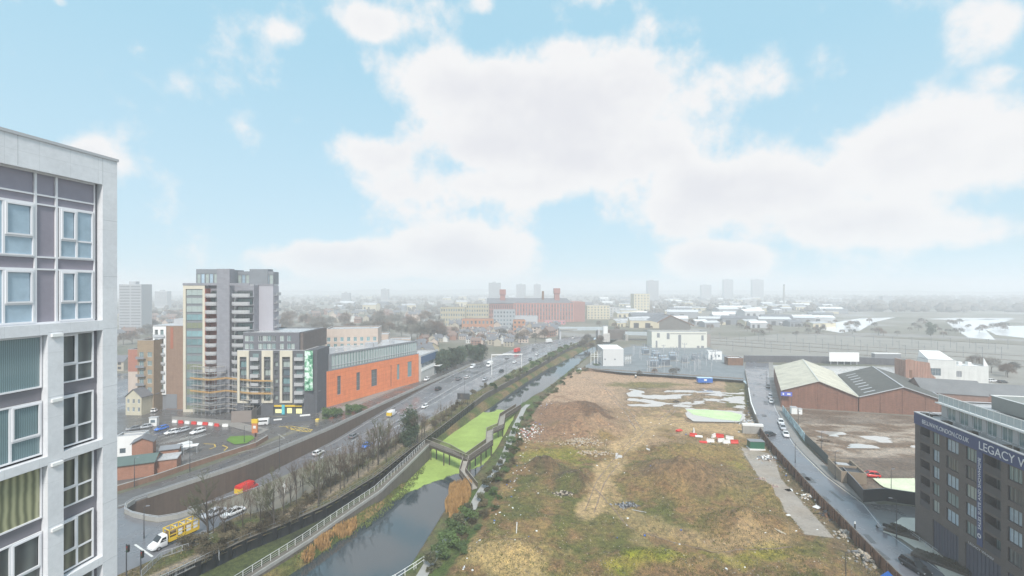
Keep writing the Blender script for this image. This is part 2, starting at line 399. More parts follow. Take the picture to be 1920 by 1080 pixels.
# verge that falls from the canal wall to the carriageway
def bank_z(x, y):
    l = ip(SE, y); r = ip(BW, y); t = clampf((x-l)/max(.5, r-l), 0, 1)
    z0 = ip(SLIP, y) if y < 134 else ip(RAMP, y)
    z1 = .02 if y > 60 else 0
    return z0 + (z1-z0)*sst(0, .45 if y < 134 else .35, t) + .12*fbm(x, y, .4, 3)*sst(0, .1, t)*sst(0, .1, 1-t) + .05
def ground_mix(name, attr_mats, rough=.85, bump=.5, puddle=False):
    m = bpy.data.materials.new(name); m.use_nodes = True; N = m.node_tree.nodes; L = m.node_tree.links; b = N['Principled BSDF']
    a = N.new('ShaderNodeAttribute'); a.attribute_name = 'tint'; g = N.new('ShaderNodeNewGeometry')
    def nz(s, d=4, r=.6):
        n = N.new('ShaderNodeTexNoise'); n.inputs['Scale'].default_value = s; n.inputs['Detail'].default_value = d; n.inputs['Roughness'].default_value = r
        L.new(g.outputs['Position'], n.inputs['Vector']); return n
    f1 = nz(1.1, 6, .7); f2 = nz(5.5, 4, .7)
    r = N.new('ShaderNodeValToRGB'); L.new(f1.outputs[0], r.inputs[0]); e = r.color_ramp.elements
    e[0].position = .32; e[0].color = (.42,.44,.42,1); e[1].position = .70; e[1].color = (1.6,1.5,1.35,1); e.new(.5).color = (1,1,1,1)
    r2 = N.new('ShaderNodeValToRGB'); L.new(f2.outputs[0], r2.inputs[0]); e = r2.color_ramp.elements
    e[0].position = .34; e[0].color = (.45,.45,.45,1); e[1].position = .70; e[1].color = (1.9,1.75,1.6,1); e.new(.52).color = (1,1,1,1)
    m1 = N.new('ShaderNodeMix'); m1.data_type = 'RGBA'; m1.blend_type = 'MULTIPLY'; m1.inputs['Factor'].default_value = 1
    m2 = N.new('ShaderNodeMix'); m2.data_type = 'RGBA'; m2.blend_type = 'MULTIPLY'; m2.inputs['Factor'].default_value = .85
    L.new(a.outputs['Color'], m1.inputs['A']); L.new(r.outputs[0], m1.inputs['B']); L.new(m1.outputs['Result'], m2.inputs['A']); L.new(r2.outputs[0], m2.inputs['B'])
    L.new(m2.outputs['Result'], b.inputs['Base Color']); b.inputs['Roughness'].default_value = rough; b.inputs['Specular IOR Level'].default_value = .3
    bp = N.new('ShaderNodeBump'); bp.inputs['Strength'].default_value = bump; bp.inputs['Distance'].default_value = .15; L.new(f2.outputs[0], bp.inputs['Height']); L.new(bp.outputs[0], b.inputs['Normal'])
    return m
C_SOIL = ground_mix('site_soil', None)
def tint(me, fn):
    at = me.color_attributes.new('tint', 'FLOAT_COLOR', 'POINT'); d = []
    for v in me.vertices:
        c = fn(v.co.x, v.co.y, v.co.z); d += [c[0], c[1], c[2], 1.]
    at.data.foreach_set('color', d)
def mixc(a, b, t): return [a[i]*(1-t)+b[i]*t for i in range(3)]
GRASS, MOSS, DIRT, SAND, DARKS, STRAW = (.098,.102,.030), (.25,.255,.02), (.185,.112,.058), (.40,.285,.155), (.075,.055,.036), (.215,.150,.064)
ysB = frange(50, 250, 2)
vb = strip('verge', ysB, lambda y: ip(SE, y)+.05, lambda y: max(ip(BW, y)-.02, ip(SE, y)+.5), bank_z, C_SOIL, 10)
def bank_tint(x, y, z):
    l = ip(SE, y); r = ip(BW, y); n = fbm(x, y, .22, 4, 5)
    c = mixc((.075,.088,.028), (.13,.098,.058), clampf(.6+1.3*n, 0, 1))
    path = abs((x-l)/max(1, r-l)-.66)
    if y < 170: c = mixc((.24,.195,.145), c, sst(.05, .12, path))
    return c
tint(vb.data, bank_tint)
strip('verge', frange(250, 440, 5), lambda y: ip(SE, y)+.05, lambda y: max(ip(BW, y)-.02, ip(SE, y)+.5), lambda x, y: .02, C_SOIL, 3)
tint(bpy.data.objects['verge.001'].data, lambda x, y, z: (.11,.12,.05))

# ------------------------------------------------------------ canal corridor and site terrain
MOUNDS = []
def mound(px, py, h, rx, ry, ang=0, pw=1.):
    p = P(px, py, ZS); MOUNDS.append((p.x, p.y, h, rx, ry, cos(ang), sin(ang), pw))
mound(1085, 810, 2.6, 14, 9); mound(1112, 778, 1.7, 6.5, 14, .25); mound(1060, 775, 1.8, 13, 12); mound(1020, 880, 2.2, 5, 4); mound(1075, 905, 1.8, 7, 4.5); mound(1115, 800, 1.6, 7, 5)
mound(1290, 905, 2.8, 14, 9, .1); mound(1235, 880, .9, 6, 5); mound(1400, 985, 1.5, 9, 6); mound(955, 1040, 1.2, 9, 5); mound(1300, 845, 1.0, 14, 6); mound(1330, 925, 1.3, 12, 6, -.3)
mound(1215, 1050, .7, 10, 3); mound(1445, 930, 1.1, 4, 8, .2); mound(1020, 985, .6, 8, 5); mound(1200, 722, 1.0, 9, 2.5); mound(1130, 735, .9, 4, 6); mound(1340, 752, .6, 9, 2)
SLAB = [P(*q, ZS) for q in ((1387,838),(1450,852),(1464,898),(1509,947),(1564,1009),(1509,1002),(1462,947),(1420,891))]
SLABXY = [(p.x, p.y) for p in SLAB]
def todist(px, py, pts):
    d = 1e9
    for (ax, ay), (bx, by) in zip(pts, pts[1:]):
        vx, vy = bx-ax, by-ay; t = clampf(((px-ax)*vx+(py-ay)*vy)/(vx*vx+vy*vy), 0, 1)
        d = min(d, hypot(px-ax-t*vx, py-ay-t*vy))
    return d
TRACK = [(1105,960),(1125,905),(1165,850),(1205,808),(1260,790),(1340,792),(1395,806)]
TRACK2 = [(1125,905),(1200,990),(1330,1020),(1470,1010)]
def site_z(x, y):
    z = ZS + .28*fbm(x, y, .09, 4, 2) + .20*fbm(x, y, .45, 4, 7)
    px = 960+F*x/y; py = 540+F*(CAMZ-ZS)/y
    for mx, my, h, rx, ry, c, s, pw in MOUNDS:
        dx, dy = x-mx, y-my; u = (dx*c+dy*s)/rx; v = (-dx*s+dy*c)/ry; r = u*u+v*v
        if r < 4: z += 1.9*h*math.exp(-1.6*r**pw)*(1+.35*fbm(x, y, .28, 3, 4))
    td = todist(px, py, TRACK); z = z + (ZS+.05-z)*(1-sst(14, 34, td))*.85
    # wet flats
    if 1150 < px < 1400 and 715 < py < 800:
        k = sst(1155, 1185, px)*sst(722, 730, py)*(1-sst(758, 772, py)); k = max(k, sst(1280, 1300, px)*sst(763, 768, py)*(1-sst(788, 795, py)))
        z = z*(1-k) + k*(-1.965 + .38*fbm(x, y*2.2, .085, 5, 21) + .05*fbm(x, y, .6, 3, 8))
        if 1285 < px < 1392 and 766 < py-(px-1340)*.06 < 791: z = min(z, -2.25)
    for qx, qy, ra, rb in ((1125,768,14,4.5),(1160,852,9,20),(1215,838,6,14)):
        k = 1-sst(.5, 1.2, hypot((px-qx)/ra, (py-qy)/rb)); z = z*(1-k) + k*(-2.0+.35*fbm(x, y, .5, 3, 31))
    e = ip(WR, y)-x
    z += (1-sst(0, 3.0, e))*.35*(.4+abs(fbm(x, y, .3, 3, 12)))
    if inpoly(x, y, SLABXY): z = ZS-.12
    return z
def low_z(x, y):
    cl, cr = ip(CL, y), ip(CR, y)
    if x < cl+.6:
        k = sst(cl-1.0, cl+.6, x); zb = -2.75+.15*fbm(x, y, .4, 3) + .95*sst(0, 2.2, cl-x)
        return zb*(1-k)-4.6*k
    if x < cr-.6: return -4.6
    if y < 272: sl = min(ip(SL, y), 400)
    else: sl = cr+5.5
    zb = -2.35+.08*fbm(x, y, .5, 2)
    if x < cr+.8: k = sst(cr-.6, cr+.8, x); return -4.6*(1-k)+zb*k
    k = sst(sl-4., sl+1.5, x)
    return zb*(1-k)+(site_z(x, y) if y < 276 else -1.6)*k
def site_tint(x, y, z):
    cl, cr = ip(CL, y), ip(CR, y)
    n = fbm(x, y, .12, 5, 1.7); n2 = fbm(x, y, .45, 3, 6.1)
    if x < cl-4.2 and y < 132: return mixc((.03,.035,.02), (.07,.085,.03), clampf(.4+2*n, 0, 1))
    if x < cl+1: return mixc((.07,.09,.025), (.17,.12,.06) if y > 130 else (.26,.18,.08), clampf(.35+2*n, 0, 1))
    sl = ip(SL, y)
    if x < sl-1.: return mixc((.07,.105,.028), (.12,.095,.055), clampf(.45+1.5*n, 0, 1))
    px = 960+F*x/y; py = 540+F*(CAMZ-ZS)/y
    c = mixc(GRASS, STRAW, clampf(.32+2.2*n, 0, 1)); c = mixc(c, DIRT, clampf(.15+2.*n2, 0, .85))
    # bare spoil towards the far end
    bare = (1-sst(808, 850, py+60*n))
    c = mixc(c, (.37,.255,.175), bare); c = mixc(c, (.24,.155,.09), .6*bare*sst(748, 775, py))
    gr = sst(700, 760, py)*(1-sst(790, 830, py))*sst(1110, 1240, px)
    c = mixc(c, GRASS, .55*gr*clampf(.6+2*n2, 0, 1))
    def blob(qx, qy, ra, rb, col, a, soft=.55):
        nonlocal c
        r = hypot((px-qx)/ra, (py-qy)/rb)+.7*n+.35*n2; c = mixc(c, col, a*(1-sst(1-soft, 1.15, r)))
    blob(1290, 900, 120, 42, (.185,.12,.07), .9); blob(1410, 1010, 95, 60, (.20,.125,.065), .8); blob(1330, 850, 110, 26, (.24,.175,.07), .6)
    blob(1070, 905, 60, 22, DARKS, .75); blob(1015, 880, 36, 20, DARKS, .8); blob(1040, 850, 80, 22, MOSS, .4); blob(1120, 985, 130, 60, (.10,.105,.03), .75); blob(1000, 935, 60, 45, (.095,.10,.03), .7)
    blob(950, 1045, 90, 42, (.36,.26,.12), .85); blob(1262, 1045, 85, 18, MOSS, .55); blob(1440, 1040, 60, 20, MOSS, .5); blob(1150, 1062, 40, 14, MOSS, .5)
    blob(1260, 1075, 60, 14, DIRT, .8); blob(1420, 900, 60, 90, (.225,.165,.075), .5); blob(1385, 870, 30, 14, MOSS, .35); blob(1050, 790, 95, 45, (.20,.12,.075), .95); blob(1118, 782, 38, 20, (.13,.08,.05), .95)
    blob(1210, 740, 60, 14, (.22,.17,.12), .5); blob(1200, 722, 90, 6, GRASS, .8)
    t = 1-sst(10, 26, todist(px, py, TRACK)+22*n); c = mixc(c, SAND, .95*t*clampf(.95+n2, .6, 1))
    t = 1-sst(8, 22, todist(px, py, TRACK2)+26*n); c = mixc(c, SAND, .5*t)
    if 1140 < px < 1400 and 712 < py < 800: c = mixc(c, (.13,.095,.065), .8*(1-sst(-2.0, -1.72, z)))
    e = ip(WR, y)-x; c = mixc(c, (.14,.105,.065), .8*(1-sst(2, 7, e+3*n)))
    if y > 190 and px > 1360: c = mixc(c, GRASS, .7)
    if inpoly(x, y, SLABXY): c = (.25,.23,.20)
    return c
inner = []
yy = 50.
while yy < 440:
    st = .85 if yy < 150 else (1.2 if yy < 275 else 2.6)
    x = ip(BW, yy)+.7; xe = (ip(WR, yy) if yy < 238 else ip(CR, yy)+5.5)-.6
    if 238 <= yy < 272: xe = 122-(yy-240)/(32)*80.5-1.0
    while x < xe:
        inner.append((x+RND.uniform(-.15, .15)*st, yy+RND.uniform(-.15, .15)*st)); x += st
    yy += st
inner = [p for p in inner if inpoly(p[0], p[1], HOLE2)]
vv, ff = cdt([HOLE2], inner)
g = MB(); g.v = [(v[0], v[1], low_z(v[0], v[1])) for v in vv]
for f in ff:
    cx = sum(vv[i][0] for i in f)/3; cy = sum(vv[i][1] for i in f)/3
    if not inpoly(cx, cy, HOLE2): continue
    g.f.append(tuple(f)); g.m.append(0)
sg = g.build('site_terrain', C_SOIL, smooth=180); tag(sg, kind='structure'); tint(sg.data, site_tint)

# ------------------------------------------------------------ water
def water_mat(name, col, rough=.04, rip=.25, sc=1.6, ior=1.45):
    m = bpy.data.materials.new(name); m.use_nodes = True; N = m.node_tree.nodes; L = m.node_tree.links; b = N['Principled BSDF']
    b.inputs['Base Color'].default_value = (*col, 1); b.inputs['Roughness'].default_value = rough; b.inputs['Specular IOR Level'].default_value = .5; b.inputs['IOR'].default_value = ior
    g = N.new('ShaderNodeNewGeometry'); n = N.new('ShaderNodeTexNoise'); n.inputs['Scale'].default_value = sc; n.inputs['Detail'].default_value = 4
    L.new(g.outputs['Position'], n.inputs['Vector']); bp = N.new('ShaderNodeBump'); bp.inputs['Strength'].default_value = rip; bp.inputs['Distance'].default_value = .05
    L.new(n.outputs[0], bp.inputs['Height']); L.new(bp.outputs[0], b.inputs['Normal']); return m
C_WATER = water_mat('canal_water', (.035,.05,.06), .03, .10, 1.6, 1.95)
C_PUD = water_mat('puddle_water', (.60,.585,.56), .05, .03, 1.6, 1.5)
C_PUD.node_tree.nodes['Principled BSDF'].inputs['Metallic'].default_value = .42  # pale colour and metalness stand in for the bright sky reflection
ysW = frange(50, 440, 3)
strip('water', ysW, lambda y: ip(CL, y)-1.2, lambda y: ip(CR, y)+.9, lambda x, y: ZW, C_WATER, 1)
tp = strip('towpath', frange(50, 196, 3), lambda y: ip(TP, y)-1.0, lambda y: ip(TP, y)+1.0, lambda x, y: -2.16, mat('towpath_concrete', (.34,.335,.32), .7, .14, .5, wet=.3, coord='World'), 2)
def weed_sheet(name, pts, z, col, thr, sc, label, st=1.0, edge=2.5):
    """floating duckweed: an open-edged sheet, ragged where the weed thins out"""
    m = mat('duckweed_'+name, col, .8, .22, .18, coord='World', spec=.2)
    if 'weed' not in m:
        m['weed'] = 1; N = m.node_tree.nodes; L = m.node_tree.links; b = N['Principled BSDF']
        a = N.new('ShaderNodeAttribute'); a.attribute_name = 'dens'; g = N.new('ShaderNodeNewGeometry')
        n = N.new('ShaderNodeTexNoise'); n.inputs['Scale'].default_value = sc; n.inputs['Detail'].default_value = 6; n.inputs['Roughness'].default_value = .65; L.new(g.outputs['Position'], n.inputs['Vector'])
        ad = N.new('ShaderNodeMath'); ad.operation = 'ADD'; L.new(a.outputs['Fac'], ad.inputs[0]); L.new(n.outputs[0], ad.inputs[1])
        mr = N.new('ShaderNodeMapRange'); mr.inputs[1].default_value = thr; mr.inputs[2].default_value = thr+.12; L.new(ad.outputs[0], mr.inputs[0]); L.new(mr.outputs[0], b.inputs['Alpha'])
    xs = [p[0] for p in pts]; ys = [p[1] for p in pts]; ins = []
    for y in frange(min(ys), max(ys), st):
        for x in frange(min(xs), max(xs), st):
            if inpoly(x, y, pts): ins.append((x, y))
    v2, f2 = cdt([pts], ins); b = MB(); b.v = [(v[0], v[1], z) for v in v2]
    for f in f2:
        if inpoly(sum(v2[i][0] for i in f)/3, sum(v2[i][1] for i in f)/3, pts): b.f.append(tuple(f)); b.m.append(0)
    o = b.build('duckweed', m); at = o.data.attributes.new('dens', 'FLOAT', 'POINT'); loop = pts+[pts[0]]
    at.data.foreach_set('value', [clampf(todist(v.co.x, v.co.y, loop)/edge, 0, 1) for v in o.data.vertices])
    return tag(o, label, 'duckweed', None, 'stuff')
wl = [(ip(CL, y)-5, y) for y in frange(92, 206, 4)]
wr = [(px, py) for px, py in [tuple(P(*q, ZW).xy) for q in ((668,998),(700,974),(735,948),(768,929),(800,917),(832,905),(868,893),(905,868),(935,850),(938,822),(962,782),(968,770),(930,765),(918,770))]]
wr = [(x+4 if 118 < y < 200 and x > ip(CR, y)-3 else x, y) for x, y in wr]
weed_sheet('canal', wr + list(reversed(wl)), ZW+.006, (.29,.38,.10), .86, .22, 'bright green duckweed covering the canal around the footbridge', 1., 5.)
pp = [tuple(P(*q, -2.0).xy) for q in ((1286,768),(1325,768),(1370,772),(1392,778),(1388,790),(1345,786),(1300,778))]
sheet('puddle', [tuple(P(*q, -1.98).xy) for q in ((1150,722),(1280,722),(1398,728),(1398,792),(1300,790),(1280,776),(1150,770))], -1.98, C_PUD)
weed_sheet('puddle', pp, -1.97, (.50,.62,.36), .55, .4, 'pale green weed on the long puddle of the cleared site', edge=1.2)
for q in ((1125,768,18,7),(1160,852,13,26),(1215,838,10,18)):
    sheet('puddle', [tuple(P(q[0]+q[2]*cos(a), q[1]+q[3]*sin(a), -1.98).xy) for a in [2*pi*k/14 for k in range(14)]], -1.98, C_PUD)
sheet('concrete_apron', SLABXY, ZS+.03, mat('wet_slab', (.30,.25,.205), .55, .28, .25, wet=.4, coord='World'))

# ------------------------------------------------------------ roads on the left and right
def offs(tab, d, y): return ip(tab, y)+d
strip('local_road', frange(88, 300, 6), lambda y: ip(FW, y)-(9.5 if y > 106 else 14), lambda y: ip(FW, y)-.25, lambda x, y: .016, C_ASPH)
sheet('car_park', [P(*q).xy for q in ((150,930),(222,915),(350,876),(430,851),(505,823),(575,797),(592,806),(600,775),(545,783),(430,775),(330,770),(100,762),(60,800))], .010, C_ASPH)
sheet('forecourt', [P(*q).xy for q in ((100,762),(330,771),(640,775),(640,700),(100,700))], .006, C_ASPHL)
sheet('pavement', [P(*q).xy for q in ((322,790),(322,781),(435,789),(505,806),(486,815),(430,800),(392,797))], .12, C_PAVE)
sheet('grass_patch', [P(*q).xy for q in ((424,826),(432,819),(472,817),(478,822),(462,832),(440,834))], .15, mat('lawn', (.10,.20,.02), .9, .25, .6, bump=.5), label='small bright green lawn between the car park bays and the orange totem', cat='lawn', kind='stuff')
strip('pavement', frange(172, 262, 6), lambda y: ip(FW, y)-14.5 if y < 240 else ip(FW, y)-12, lambda y: ip(FW, y)-9.6, lambda x, y: .12, C_PAVE, 2)
strip('right_road', frange(50, 330, 5), lambda y: ip(WR, y)+.15, lambda y: ip(RR, y), lambda x, y: .014, mat('wet_road', (.155,.16,.18), .32, .12, .25, bump=.08, wet=.28, coord='World', fine=14))
strip('pavement', frange(101, 300, 5), lambda y: ip(RR, y), lambda y: ip(RR, y)+2.6, lambda x, y: .12, C_PAVE, 2)
sheet('side_road', [P(*q).xy for q in ((1621,943),(1720,950),(1760,985),(1730,1000),(1690,975),(1664,985),(1650,992))], .011, C_ASPH)
b = MB()
for y in frange(62, 240, 7):   # dashes along the lanes
    for t, lo in ((.30, 130), (.62, 138)):
        if y < lo: continue
        for a in (0,):
            y1 = y+2.6; x0 = ip(FW, y)*(1-t)+ip(SE, y)*t; x1 = ip(FW, y1)*(1-t)+ip(SE, y1)*t
            b.quad((x0-.09,y,ip(RAMP,y)+.012),(x0+.09,y,ip(RAMP,y)+.012),(x1+.09,y1,ip(RAMP,y1)+.012),(x1-.09,y1,ip(RAMP,y1)+.012))
for y in frange(245, 430, 9):
    for t in (.14, .3, .62, .8):
        y1 = y+3.5; x0 = (ip(FW, y)+1)*(1-t)+ip(SE, y)*t; x1 = (ip(FW, y1)+1)*(1-t)+ip(SE, y1)*t
        b.quad((x0-.1,y,.018),(x0+.1,y,.018),(x1+.1,y1,.018),(x1-.1,y1,.018))
def polyline(b, pts, wd, z):
    for p, q in zip(pts, pts[1:]):
        p = Vector((p[0], p[1])); q = Vector((q[0], q[1])); n = Vector((-(q-p).y, (q-p).x)).normalized()*wd/2
        b.quad((*(p-n), z), (*(q-n), z), (*(q+n), z), (*(p+n), z))
polyline(b, [(ip(FW, y)-1.6, y) for y in frange(100, 290, 5)], .14, .022)
polyline(b, [(ip(FW, y)-9.2, y) for y in frange(182, 290, 5)], .14, .022)
polyline(b, [P(*q).xy for q in ((430,852),(480,842),(515,828),(534,822),(520,813))], .12, .022)
polyline(b, [P(253,1021).xy, P(286,1044).xy], .35, .022)
for k in range(9):      # parking bays
    p = P(395+k*7.5-k*16, 812+k*1.4); polyline(b, [p.xy, (p.x-1.2, p.y-5.)], .12, .016+0)
for k in range(8):
    p = P(352-k*17, 826-k*.8); polyline(b, [p.xy, (p.x+1.6, p.y+4.8)], .12, .016)
tag(b.build('road_markings', C_LINE), kind='structure')
b = MB()
polyline(b, [P(*q).xy for q in ((523,800),(545,799),(570,803),(586,806),(578,810),(560,808),(538,802))], .35, .024)
for k in range(6): polyline(b, [P(536+k*8, 800+k*1.2).xy, P(548+k*7, 806+k*.8).xy], .2, .024)
polyline(b, [P(*q).xy for q in ((382,832),(402,833),(404,838),(393,842))], .3, .024); polyline(b, [P(*q).xy for q in ((417,835),(427,839),(420,845))], .3, .024)
polyline(b, [(ip(RR, y)-.5, y) for y in frange(102, 140, 5)], .12, .022)
tag(b.build('yellow_road_markings', C_YLINE), kind='structure')
# yard by the warehouses and open land to the right
YARD = [P(*q).xy for q in ((1470,765),(1618,775),(1745,783),(1760,850),(1760,940),(1625,925),(1560,885),(1512,832),(1490,795))]
m = ground_mix('yard_mud', None, .6)
ypts = [(p[0], p[1]) for p in YARD]; ins = []
for y in frange(min(p[1] for p in ypts), max(p[1] for p in ypts), 1.5):
    for x in frange(min(p[0] for p in ypts), max(p[0] for p in ypts), 1.5):
        if inpoly(x, y, ypts): ins.append((x, y))
v2, f2 = cdt([ypts], ins); b = MB()
b.v = [(v[0], v[1], .03+.45*max(0, fbm(v[0], v[1]*1.3, .09, 4, 50)+.12)*sst(0, 2, todist(v[0], v[1], ypts+[ypts[0]]))) for v in v2]
for f in f2:
    if inpoly(sum(v2[i][0] for i in f)/3, sum(v2[i][1] for i in f)/3, ypts): b.f.append(tuple(f)); b.m.append(0)
yo = tag(b.build('mud_yard', m, smooth=180), kind='structure')
def yard_tint(x, y, z):
    n = fbm(x*.6, y*1.6, .12, 4, 60); c = mixc((.15,.10,.065), (.34,.28,.23), clampf(.38+2.1*n+.8*fbm(x*1.5, y*3, .3, 3, 5), 0, 1))
    if y > 160: c = mixc(c, (.13,.10,.08), .6)
    if y < 128: c = mixc(c, (.11,.08,.06), .8)
    return c
tint(yo.data, yard_tint)
sheet('puddle', [P(*q).xy for q in ((1510,806),(1716,818),(1716,842),(1570,840))], .046, C_PUD)
weed_sheet('pond', [P(*q, .6).xy[:] for q in ((1636,896),(1715,896),(1722,925),(1690,922),(1655,912))], .52, (.62,.66,.48), .50, .5, 'pale green weed on the pond behind the dark hoarding', .8, 1.)
# rail land, reservoirs, sidings (flat sheets on the ground)
C_BALL = mat('track_ballast', (.235,.222,.198), .9, .25, .05, coord='World', fine=20)
C_SCRUB = mat('rough_scrub', (.16,.15,.115), .95, .35, .03, coord='World', fine=16)
C_RESW = water_mat('reservoir_water', (.78,.80,.82), .15, .02, .2)  # near-white base colour paints in the sky mirrored by the water
def band(name, q, m, z): return sheet(name, [P(*a).xy for a in q], z, m)
band('railway_land', ((1330,637),(1460,626),(1700,636),(2300,668),(2300,742),(1900,726),(1840,715),(1700,676),(1420,672),(1340,668)), C_BALL, .02)
band('scrub', ((1420,672),(1700,676),(1700,684),(1420,680)), C_SCRUB, .03)
band('scrub', ((1340,618),(1700,626),(2300,655),(2300,640),(1700,612),(1340,606)), C_SCRUB, .03)
band('estate_yard', ((1400,684),(1700,688),(1860,716),(2200,760),(2200,830),(1790,770),(1620,745),(1450,764),(1446,735)), mat('pale_yard', (.42,.41,.40), .5, .14, .1, wet=.35, coord='World'), .005)
band('reservoir_water', ((1540,618),(1568,604),(1612,597),(1680,595),(1640,604),(1612,620),(1575,624)), C_RESW, .04)
band('reservoir_water', ((1775,604),(1850,598),(1895,600),(1876,606),(1842,613),(1866,637),(1816,633),(1790,617)), C_RESW, .04)
band('reservoir_water', ((1846,617),(1880,611),(2100,612),(2300,640),(1925,634),(1868,628)), C_RESW, .04)
band('reservoir_water', ((1730,598),(1790,596),(1900,597),(1900,599),(1790,600)), C_RESW, .04)
band('compound_ground', ((1092,690),(1130,664),(1180,650),(1240,645),(1330,652),(1396,682),(1399,714),(1300,707),(1170,699)), mat('gravel_compound', (.17,.19,.205), .8, .2, .2, coord='World', fine=15, wet=.25), .03)
b = MB()
for q0, q1 in (((1200,626),(2300,690)),((1200,630),(2300,702)),((1180,634),(2300,716)),((1460,622),(2300,668))):
    p = P(*q0); q = P(*q1); n = Vector((-(q-p).y, (q-p).x, 0)).normalized()
    for s in (-.72, .72): b.bar(p+n*s+Vector((0,0,.2)), q+n*s+Vector((0,0,.2)), .25, .18)
tag(b.build('railway_tracks', mat('rail_steel', (.16,.12,.10), .5, .2)), kind='structure')

# tyre ruts pressed into the sandy track, worn edge lines and tarmac patches on the roads
def drape(name, pxpts, off, wd, m):
    b = MB(); q = [P(px, py, ZS) for px, py in pxpts]; pts = []
    for p, r_ in zip(q, q[1:]):
        n = max(2, int((r_-p).length/1.2)); pts += [p.lerp(r_, k/n) for k in range(n)]
    for i, p in enumerate(pts):
        a = pts[max(0, i-1)]; c = pts[min(len(pts)-1, i+1)]; d = (c-a); d.z = 0; d.normalize(); nn = Vector((-d.y, d.x, 0)); w_ = wd*(.6+.8*abs(fbm(p.x, p.y, .3, 2, off)))
        c0 = p+nn*(off+.25*fbm(p.x, p.y, .15, 2, 3))
        for s_ in (-1, 1): x, y = c0.x+nn.x*w_*s_/2, c0.y+nn.y*w_*s_/2; b.v.append((x, y, low_z(x, y)+.035))
    for i in range(len(pts)-1): b.f.append((2*i, 2*i+1, 2*i+3, 2*i+2)); b.m.append(0)
    return tag(b.build(name, m), kind='structure')
C_RUT = mat('wet_rut', (.20,.135,.085), .5, .35, .8, wet=.3, coord='World')
for o_ in (-1.1, .9): drape('tyre_rut', [(1105,960),(1125,905),(1165,850),(1205,808),(1260,790),(1340,792),(1388,803)], o_, .3, C_RUT)
for o_ in (-2.6,): drape('tyre_rut', [(1135,915),(1200,985),(1330,1022),(1480,1012)], o_, .45, C_RUT)
for o_ in (0, 2.1): drape('tyre_rut', [(1205,808),(1180,770),(1130,722),(1100,706)], o_, .5, C_RUT)
for o_ in (0, 2.0): drape('tyre_rut', [(1245,790),(1285,755),(1330,738),(1390,736)], o_, .45, C_RUT)
b = MB()
for t, y0, y1 in ((.03, 150, 430), (.95, 150, 430), (.47, 168, 430), (.60, 168, 430)):
    for y in frange(y0, y1, 4)[:-1]:
        y2 = y+4; z0, z1 = ip(RAMP, y)+.022, ip(RAMP, y2)+.022; x0 = ip(FW, y)*(1-t)+ip(SE, y)*t+(.8 if t < .1 else -.8 if t > .9 else 0); x1 = ip(FW, y2)*(1-t)+ip(SE, y2)*t+(.8 if t < .1 else -.8 if t > .9 else 0)
        b.quad((x0-.07,y,z0),(x0+.07,y,z0),(x1+.07,y2,z1),(x1-.07,y2,z1))
for y in frange(76, 260, 5)[:-1]:
    for tb, d in ((WR, .5), (RR, -.45)):
        x0, x1 = ip(tb, y)+d, ip(tb, y+5)+d; b.quad((x0-.06,y,.024),(x0+.06,y,.024),(x1+.06,y+5,.024),(x1-.06,y+5,.024))
tag(b.build('edge_lines', C_LINE), kind='structure')
rr_ = random.Random(31); b = MB()
for k in range(26):
    if k < 14: y = rr_.uniform(80, 250); x = rr_.uniform(ip(WR, y)+.8, ip(RR, y)-2.6); z = .02; a = math.atan2(8, ip(RR, y+8)-ip(RR, y))
    else: y = rr_.uniform(108, 230); x = ip(FW, y)-rr_.uniform(2, 8); z = .021; a = math.atan2(8, ip(FW, y+8)-ip(FW, y))
    b.cbox(x, y, z-.004, z, rr_.uniform(1.5, 7), rr_.uniform(.6, 1.6), a)
tag(b.build('tarmac_patches', mat('fresh_tarmac', (.075,.075,.08), .45, .2, .4, wet=.25, coord='World')), kind='structure')
# ------------------------------------------------------------ walls and fences along the lines
def ribbon(b, pts, thick, mi=0):
    """wall through (x, y, zbottom, ztop) stations, thickness to the left of travel"""
    n = len(pts); rings = []
    for i, (x, y, z0, z1) in enumerate(pts):
        a = pts[max(0, i-1)]; c = pts[min(n-1, i+1)]
        d = Vector((c[0]-a[0], c[1]-a[1])).normalized(); nx, ny = -d.y*thick, d.x*thick
        rings.append([(x, y, z0), (x+nx, y+ny, z0), (x+nx, y+ny, z1), (x, y, z1)])
    b.loft(rings, True, mi)
def thing(name, loc, label, cat, group=None, rz=0): return empty(name, loc, rz, label, cat, group)

t = thing('retaining_wall', (0,0,0), 'long brown retaining wall along the far side of the sunken road', 'wall')
b = MB(); ribbon(b, [(ip(FW, y)-.0, y, ip(RAMP, y)-.3, .02) for y in [99,103]+frange(105, 284, 3)], .5); b.build('wall', C_BROWNW, t)
b = MB(); ribbon(b, [(x-.02, y, 0, .95) for x, y in [(-67.2,97),(-69.5,94.6),(-72.5,93.3),(-75.5,94),(-79.5,95.3),(-82.6,97),(-84.2,99.2),(-84.4,101.5)]], -.35)
ribbon(b, [(ip(FW, y)+.05, y, .0, .95) for y in [104]+frange(108, 284, 4)], .35); b.build('parapet', C_CONC, t)
b = MB()
for zz in (1.0, 1.25):
    pts = [(-67.2,97),(-69.5,94.6),(-72.5,93.3),(-75.5,94),(-79.5,95.3),(-82.6,97),(-84.2,99.2),(-84.4,101.5)]+[(ip(FW, y), y) for y in frange(108, 280, 6)]
    for p, q in zip(pts, pts[1:]): b.tube((p[0], p[1], zz), (q[0], q[1], zz), .05, n=4)
b.build('handrail', C_LG, t)
t = thing('dividing_wall', (0,0,0), 'concrete parapet with a rail between the sunken road and the rising slip road', 'wall')
b = MB(); ribbon(b, [(ip(NW, y), y, ip(RAMP, y)-.2, ip(SLIP, y)+.9) for y in frange(97, 134, 3)], .35); b.build('parapet', C_CONCD, t)
